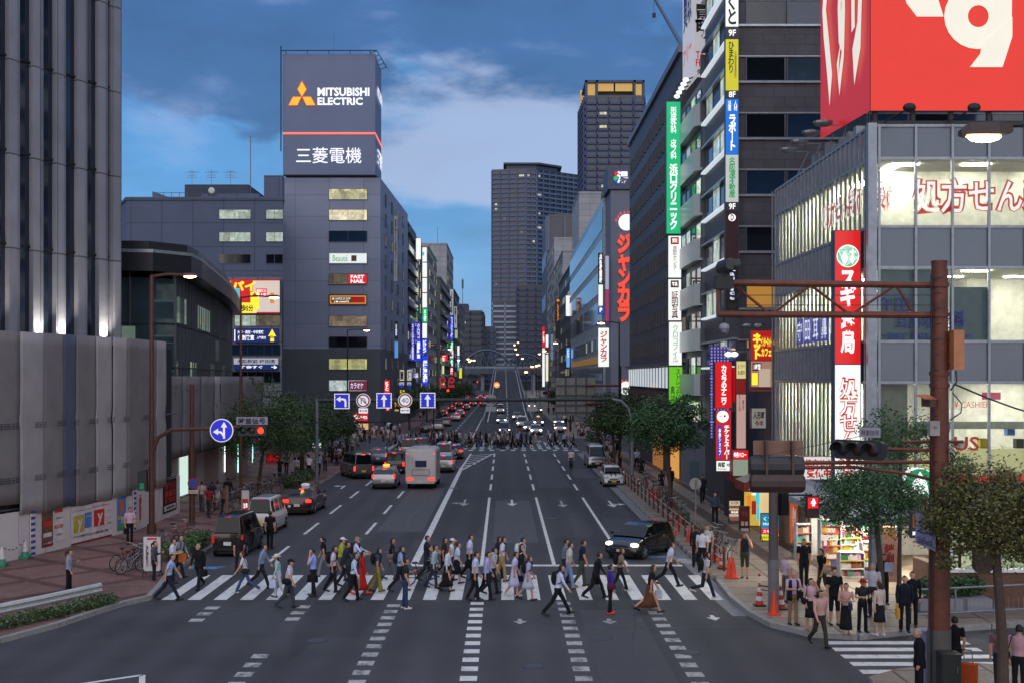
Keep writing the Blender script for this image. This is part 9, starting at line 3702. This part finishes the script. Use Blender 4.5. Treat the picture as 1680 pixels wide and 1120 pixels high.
pp('man in a dark tee and jeans looking at a phone',665,998,5,pose='phone',top='26272b',bcol='2c3a58',hair='short',h=1.72,shoes='white',extras=(B_('phone','111114','phone in the hand of the man in dark tee and jeans'),
))
pp('man in a dark tee riding behind the white bloused woman',700,952,0,pose='ride',top='23262e',bcol='2a2c33',h=1.72,z=.12)
pp('woman in a pale teal blouse and dark jeans',711,964,0,pose='walk',top='9fb6bc',sleeve='long',bcol='26324a',hair='long',female=True,h=1.62)
pp('woman in a white blouse and long black skirt with raised chin',733,969,0,pose='walk',top='c9d0d6',sleeve='long',bottom='long_skirt',bcol='141417',hair='long',hcol=HAIRB,
female=True,h=1.64)
pp('woman with dark hair behind the white cap',727,948,0,pose='walk',top='2c2a2e',bcol='222226',hair='bob',female=True,h=1.6)
pp('person in a white cap and white shirt',739,952,0,pose='walk',top='cfd4dc',bcol='2c2e36',h=1.62,extras=(B_('cap','cfd0d2'),))
pp('woman in a white blouse and black knee skirt bending forward',749,958,0,pose='walk',top='c0c8e2',bottom='skirt',bcol='16161a',hair='bun',female=True,h=1.6)
pp('man in a white shirt with a black briefcase, upright',770,949,0,pose='stroll',top='bcc8e0',bcol='191a22',h=1.74,extras=(B_('briefcase','141417','black briefcase of the upright man in white',
'r'),))
pp('man in a white blue shirt and black trousers in the middle of the crossing',779,986,0,pose='stroll',top='b6c2da',bcol='17181c',h=1.72)
pp('man in a lavender shirt walking close behind the middle man',797,983,0,pose='walk',top='a4a6d0',sleeve='long',bcol='1a1a20',h=1.70)
pp('man with white bag straps over a grey shirt',808,974,0,pose='walk',top='a9acb6',bcol='23242a',h=1.70,extras=(B_('backpack','bab6b4','white backpack beside the lavender shirt'),
))
pp('long haired woman in brown behind the khaki trousers',816,948,0,pose='walk',top='4c4338',bcol='26231f',hair='long',female=True,h=1.64,sleeve='long')
pp('man in a white shirt and khaki trousers',823,954,0,pose='walk',top='c2ccd8',bcol='9a845c',h=1.72,shoes='black',extras=(B_('backpack','202126','black backpack of the man in khaki trousers'),
))
pp('woman in a short white dress',843,978,0,pose='walk',top='c2bede',bottom='dress',bcol='c2bede',female=True,h=1.6,hair='short',shoes='white',extras=(B_('bag','15151a','black bag between the white dress and the pale lilac top'),
))
pp('man in black with a white cloth on his shoulder',855,952,0,pose='walk',top='24242a',bcol='1a1a1e',sleeve='none',extras=(B_('backpack','c4c6ca','white cloth bundle on the shoulder of the man in black'),
))
pp('older person in a pale lilac top and light skirt with a backpack',866,984,0,pose='walk',top='aab0d6',bottom='skirt',bcol='aeb2c4',hcol=HAIRB,female=True,h=1.58,extras=(B_('backpack',
'1c1c20','black backpack of the person in the pale lilac top'),))
pp('man in a white shirt with a black backpack in a long stride',915,1009,0,pose='stride',top='c4c8de',sleeve='long',bcol='15161b',h=1.74,extras=(B_('backpack','17171b','black backpack of the long striding man'),
))
pp('man in grey walking behind the floral shirt',926,958,0,pose='walk',top='6e6f78',bcol='2c2c32',h=1.70)
pp('man in a pale floral shirt and light jeans',933,964,0,pose='walk',top='b6bbb8',bcol='7088b4',h=1.72,shoes='tan')
pp('man in a navy shirt and olive trousers looking back',954,962,0,pose='walk',top='1e2336',bcol='44463a',h=1.76)
pp('man in a black suit striding with a dark bag',978,981,0,pose='stride',top='17171b',sleeve='long',bcol='15161a',h=1.70,extras=(B_('jacket','17171b'),B_('bag','1a1a1e','dark bag swinging beside the black suited man')))
pp('woman in a purple top, black leggings and red shoes',1001,1006,10,pose='call',top='42328c',sleeve='long',bottom='pants',bcol='141418',female=True,h=1.62,hair='bun',shoes='red',
extras=(B_('shoulder','4c2030','maroon bag of the woman in the purple top','r'),))
pp('woman in a beige top with a black backpack near the black car',1017,970,0,pose='walk',top='8c7862',sleeve='long',bcol='1a1a1e',female=True,h=1.64,hair='long',hcol=HAIRB,
shoes='white',extras=(B_('backpack','17171b','black backpack of the woman in beige'),))
pp('woman in a black top and swinging brown long skirt',1066,1004,8,pose='stride',top='17161a',bottom='long_skirt',bcol='5c3a26',female=True,h=1.64,hair='long',hcol=HAIRB,
extras=(B_('shopper','b8bcc6','small white plastic bag at the feet of the brown skirt'),))
pp('man in a white shirt striding in front of the black car',1097,961,0,pose='stride',top='b9bdd2',bcol='17181c',h=1.74)
pp('young man in a white tee lifting one foot behind, black sling pack',1157,981,15,pose='lift',top='bcb4c2',bcol='232a3a',h=1.70,shoes='white',extras=(B_('backpack','1a1a1e',
'black sling pack of the young man lifting a foot'),))
pp('man in a white shirt holding a jacket at the right kerb',1152,938,60,pose='stand',top='c2c4cc',bcol='17181e',h=1.72,z=.15,extras=(B_('tote','1d1d24','black bag and jacket bundle of the man at the right kerb'),
))
pp('man with glasses facing the camera behind the man with the jacket',1160,928,260,pose='stand',top='a8aaa6',bcol='24252b',h=1.70,z=.15)
pp('man in black at the left of the two men by the railing',1142,930,90,pose='stand',top='1c1c22',sleeve='long',bcol='1a1a1e',h=1.70,z=.15)
pp('man in a black sleeveless top and shorts holding a phone to his face',1222,948,250,z=.15,pose='call',top='1f2126',sleeve='none',bottom='shorts',bcol='3c3c34',h=1.76,girth=1.08,
extras=())
pp('man in a denim shirt standing before the ticket shop',1173,861,275,z=.15,pose='stand',top='34465c',sleeve='long',bcol='1c1c20',h=1.72,shoes='tan')
pp('old man with grey hair in a pinkish shirt behind the corner pole',1289,988,20,z=.15,pose='stand',top='b8a4b0',bcol='5a5450',hcol=HAIRG,h=1.66)
pp('grey haired man in a navy jacket and khaki trousers',1301,1024,280,z=.15,pose='fold',top='b49ab4',bcol='8a6e54',hcol=HAIRG,h=1.68,extras=(B_('jacket','1b1e2c'),B_('bag',
'191a1f','black bag of the man in the navy jacket')))
pp('woman in a pink top and black skirt touching her hair',1330,1034,285,z=.15,pose='call',top='c09aa0',bottom='skirt',bcol='17171b',hair='long',female=True,h=1.6,shoes='tan',
extras=(B_('shoulder','1a1a1e','black shoulder bag of the woman touching her hair','r'),))
pp('young man in a pink sweater stepping onto the side crossing',1345,1061,285,pose='walk',top='c4968e',sleeve='long',bcol='34342a',h=1.70,hcol=HAIRB)
pp('man in a black tee at the back by the shop',1319,962,265,z=.15,pose='stand',top='15171a',bcol='1b1c20',h=1.76,girth=1.1)
pp('man in a black tee with a towel looking aside',1349,980,200,z=.15,pose='stroll',top='131417',bcol='3a342c',h=1.72,extras=(B_('shoulder','9a8e84','grey towel like sling bag of the man looking aside'),
))
pp('tall man in a black printed tee and shorts',1369,1025,275,z=.15,pose='stand',top='111215',bottom='shorts',bcol='17171a',h=1.78,girth=1.05)
pp('woman in a striped peach top and long black skirt',1388,1041,260,z=.15,pose='fold',top='b89080',bottom='long_skirt',bcol='15151a',female=True,h=1.56,hair='bob',shoes='tan',
extras=(B_('bag','2a2c44','navy bag hanging before the long black skirt'),))
pp('woman in a red hat hugging a black bag',1415,1036,275,z=.15,pose='fold',top='2c2a30',bcol='18181c',female=True,h=1.6,extras=(B_('hat','8a2a28'),B_('shoulder','15151b',
'black bag hugged by the woman in the red hat')))
pp('tall man in a white shirt with grey hair at the waiting corner',1432,1012,240,z=.15,pose='stand',top='b0aeb6',bcol='2c2c34',hcol=HAIRG,h=1.74)
pp('woman in a cream cardigan and black skirt seen from behind',1443,1042,120,z=.15,pose='stand',top='c0aca0',sleeve='long',bottom='skirt',bcol='17171b',female=True,h=1.6,
hair='bob',shoes='white',extras=(B_('tote','a0a2ae','white and red tote of the woman in the cream cardigan','r'),))
pp('man reading a paper behind the waiting group',1450,990,265,z=.15,pose='phone',top='202228',sleeve='long',bcol='1c1c20',h=1.70,extras=(B_('paper','98a6c0','pale sheet held up by the man behind the waiting group'),
))
pp('man in a navy suit with a yellow bag at the edge of the corner',1484,1036,260,z=.15,pose='stand',top='141724',sleeve='long',bcol='12141c',h=1.70,extras=(B_('jacket','141724'),
B_('shopper','b8862c','yellow ochre bag of the man in the navy suit','r')))
pp('man in a dark suit half hidden behind the navy suited man',1497,1027,250,z=.15,pose='stand',top='101115',sleeve='long',bcol='101114',h=1.7)
person('balding grey haired man in a black suit beside the rusty mast',XX(1508,28.2),28.2,165,pose='stand',top='101116',sleeve='long',bcol='0f1014',hcol=HAIRG,h=1.70,z=.15,
girth=1.08,extras=(B_('jacket','101116'),))
person('man in a black tee pulling an orange suitcase behind the mast',XX(1566,29.6),29.6,60,pose='stand',top='121316',bcol='1a1a1e',h=1.70,z=.15,extras=(B_('suitcase','a8481e',
'orange hard suitcase behind the rusty mast'),))
person('man in a pink tee with a sling bag at the right picture edge',XX(1672,28.4),28.4,60,pose='stand',top='b08a90',bcol='17171c',h=1.74,z=.15,extras=(B_('shoulder','15151a',
'black sling bag on the man in the pink tee'),))
person('person in mauve hidden behind the near tree trunk',XX(1640,29.0),29.0,90,pose='stand',top='6a4c52',bcol='2a2628',h=1.64,z=.15)
# left pavement
pp('woman in a grey vest and black trousers walking on the left pavement',113,976,10,z=.15,pose='phone',top='8a8c98',sleeve='long',bcol='131316',female=True,h=1.62,hair='pony',
extras=(B_('phone','6a2a2a','reddish phone of the woman in the grey vest'),))
pp('man in a pink shirt standing at the white boarding',213,892,300,z=.15,pose='stand',top='c0a2b4',bcol='18181d',h=1.70,extras=(B_('bag','17171b','black bag of the man in the pink shirt',
'r'),))
pp('man in black standing beside the white boxy van',443,900,80,pose='stand',top='0f1013',bcol='0d0e11',h=1.74)
for px,py,top,bc,bt,a,lb,kw in((331,838,'b89a94','4a4a58','pants',90,'person in a pink top among the group leaving the walkway',{}),(343,848,'8c2430','3a3438','pants',85,'person in a bright red top in the walkway group',
dict(female=True,hair='bob')),(348,838,'1e2840','3a3a40','pants',90,'man with a navy backpack in the walkway group',dict(extras=(B_('backpack','1a2238','navy backpack in the walkway group'),
))),(357,834,'6c6a70','a8a6aa','long_skirt',92,'woman in a long white skirt in the walkway group',dict(female=True,hair='long',hcol=HAIRB)),(368,846,'5c4a44','1e1c1e','pants',
88,'person in a brown patterned shirt in the walkway group',{}),(374,830,'141418','141418','pants',90,'man in a black suit at the right of the walkway group',dict(sleeve='long')),
(459,787,'17181c','1b1b20','pants',80,'man in black walking away beneath the left trees',{}),(470,778,'8a8a94','26262c','pants',95,'pedestrian in grey under the left trees',
{})):
 pp(lb,px,py,a,z=.15,pose='stroll',top=top,bcol=bc,bottom=bt,fine=.016,**kw)
# bicycle pushed or ridden on the crossing and one rider on the road
# far crowd prototypes
CROWD='crowd at the far crossing'
PROTO0=len(PEOPLE)
looks=[('a crowd of commuters',WHT,'pants','1c1d24','short',False,'walk'),('x',LBL,'pants','22242c','short',False,'walk'),('x','17181c','pants','1a1a1e','long',False,'walk'),
('x','2c3040','pants','24262e','long',False,'stroll'),('x','b8a8a0','skirt','2a2628','short',True,'walk'),('x','c8c8cc','long_skirt','9a8a78','short',True,'walk'),('x','6a5a58',
'pants','2a3248','short',True,'stroll'),('x','1c1c22','skirt','17171b','long',True,'walk'),('x','9a9ca6','pants','5a5448','short',False,'stroll'),('x','c4b0b0','pants','2c2c34',
'short',True,'stand')]
words_=['white shirt','pale blue shirt','black clothes','dark suit','beige top and skirt','white top and long skirt','brown top and jeans','black dress','grey shirt','pink top']
for i,(_,top,bt,bc,sl,fm,ps)in enumerate(looks):
 person('proto',0,0,0,pose=ps,top=top,bottom=bt,bcol=bc,sleeve=sl,female=fm,hair='long' if fm else 'short',h=1.62 if fm else 1.72,fine=.026,sd=100+i)
make_people()
allp=[o for o in COL.objects if o.name.startswith('person')and o.parent is None and o.get('label')=='proto']
pnodes=[tree_of(o)for o in allp]
placed=[False]*len(allp)
rd=random.Random(11)
def crowd(x,y,hdg,where,z=0.0):
 i=rd.randrange(len(allp))
 if not placed[i]:
  placed[i]=True
  o=allp[i]
 else:
  o=copy_tree(pnodes[i])
 o.location=(x,y,z)
 o.rotation_euler=(0,0,R(hdg))
 s=rd.uniform(.94,1.05)
 o.scale=(s,s,s)
 o['label']='pedestrian in %s %s'%(words_[i],where)
 o['group']='pedestrians '+where
 return o
for k in range(112):
 x=rd.uniform(-8.5,8.2)if k>22 else rd.uniform(-13.5,-7.5)
 crowd(x,rd.triangular(128.5,143,133),rd.choice([0,0,180,180,10,190]),'on the far zebra crossing')
for k in range(46):
 crowd(rd.uniform(-22,-14.2),rd.uniform(122,168),rd.uniform(0,360),'at the left corner of the far crossing',.15 if True else 0)
for k in range(26):
 crowd(rd.uniform(-17,-14.6),rd.uniform(88,121),rd.choice([90,270,80]),'under the left street trees',.15)
for k in range(22):
 crowd(rd.uniform(9.4,12.5),rd.uniform(112,165),rd.choice([90,270,180]),'at the right corner of the far crossing',.15)
for k in range(9):
 crowd(rd.uniform(9.6,12.6),rd.uniform(72,110),rd.choice([90,270]),'on the right pavement behind the railing',.15)
for k in range(16):
 crowd(rd.choice([rd.uniform(-16.5,-14.2),rd.uniform(9.4,12)]),rd.uniform(170,260),rd.choice([90,270]),'along the far pavements',.15)
# rider on the right carriageway, bicycle walked over the near crossing
place_bike(937,772,R(270),2,'dark bicycle ridden towards the camera in the right lane',lean=0,group=None,z=0)
o=crowd(*G(937,772),270,'riding a bicycle in the right lane',.12)
o['group']='cyclists on the road'
o=place_bike(691,960,R(0),2,'dark bicycle wheeled across the near zebra crossing',lean=0,group=None,z=0)
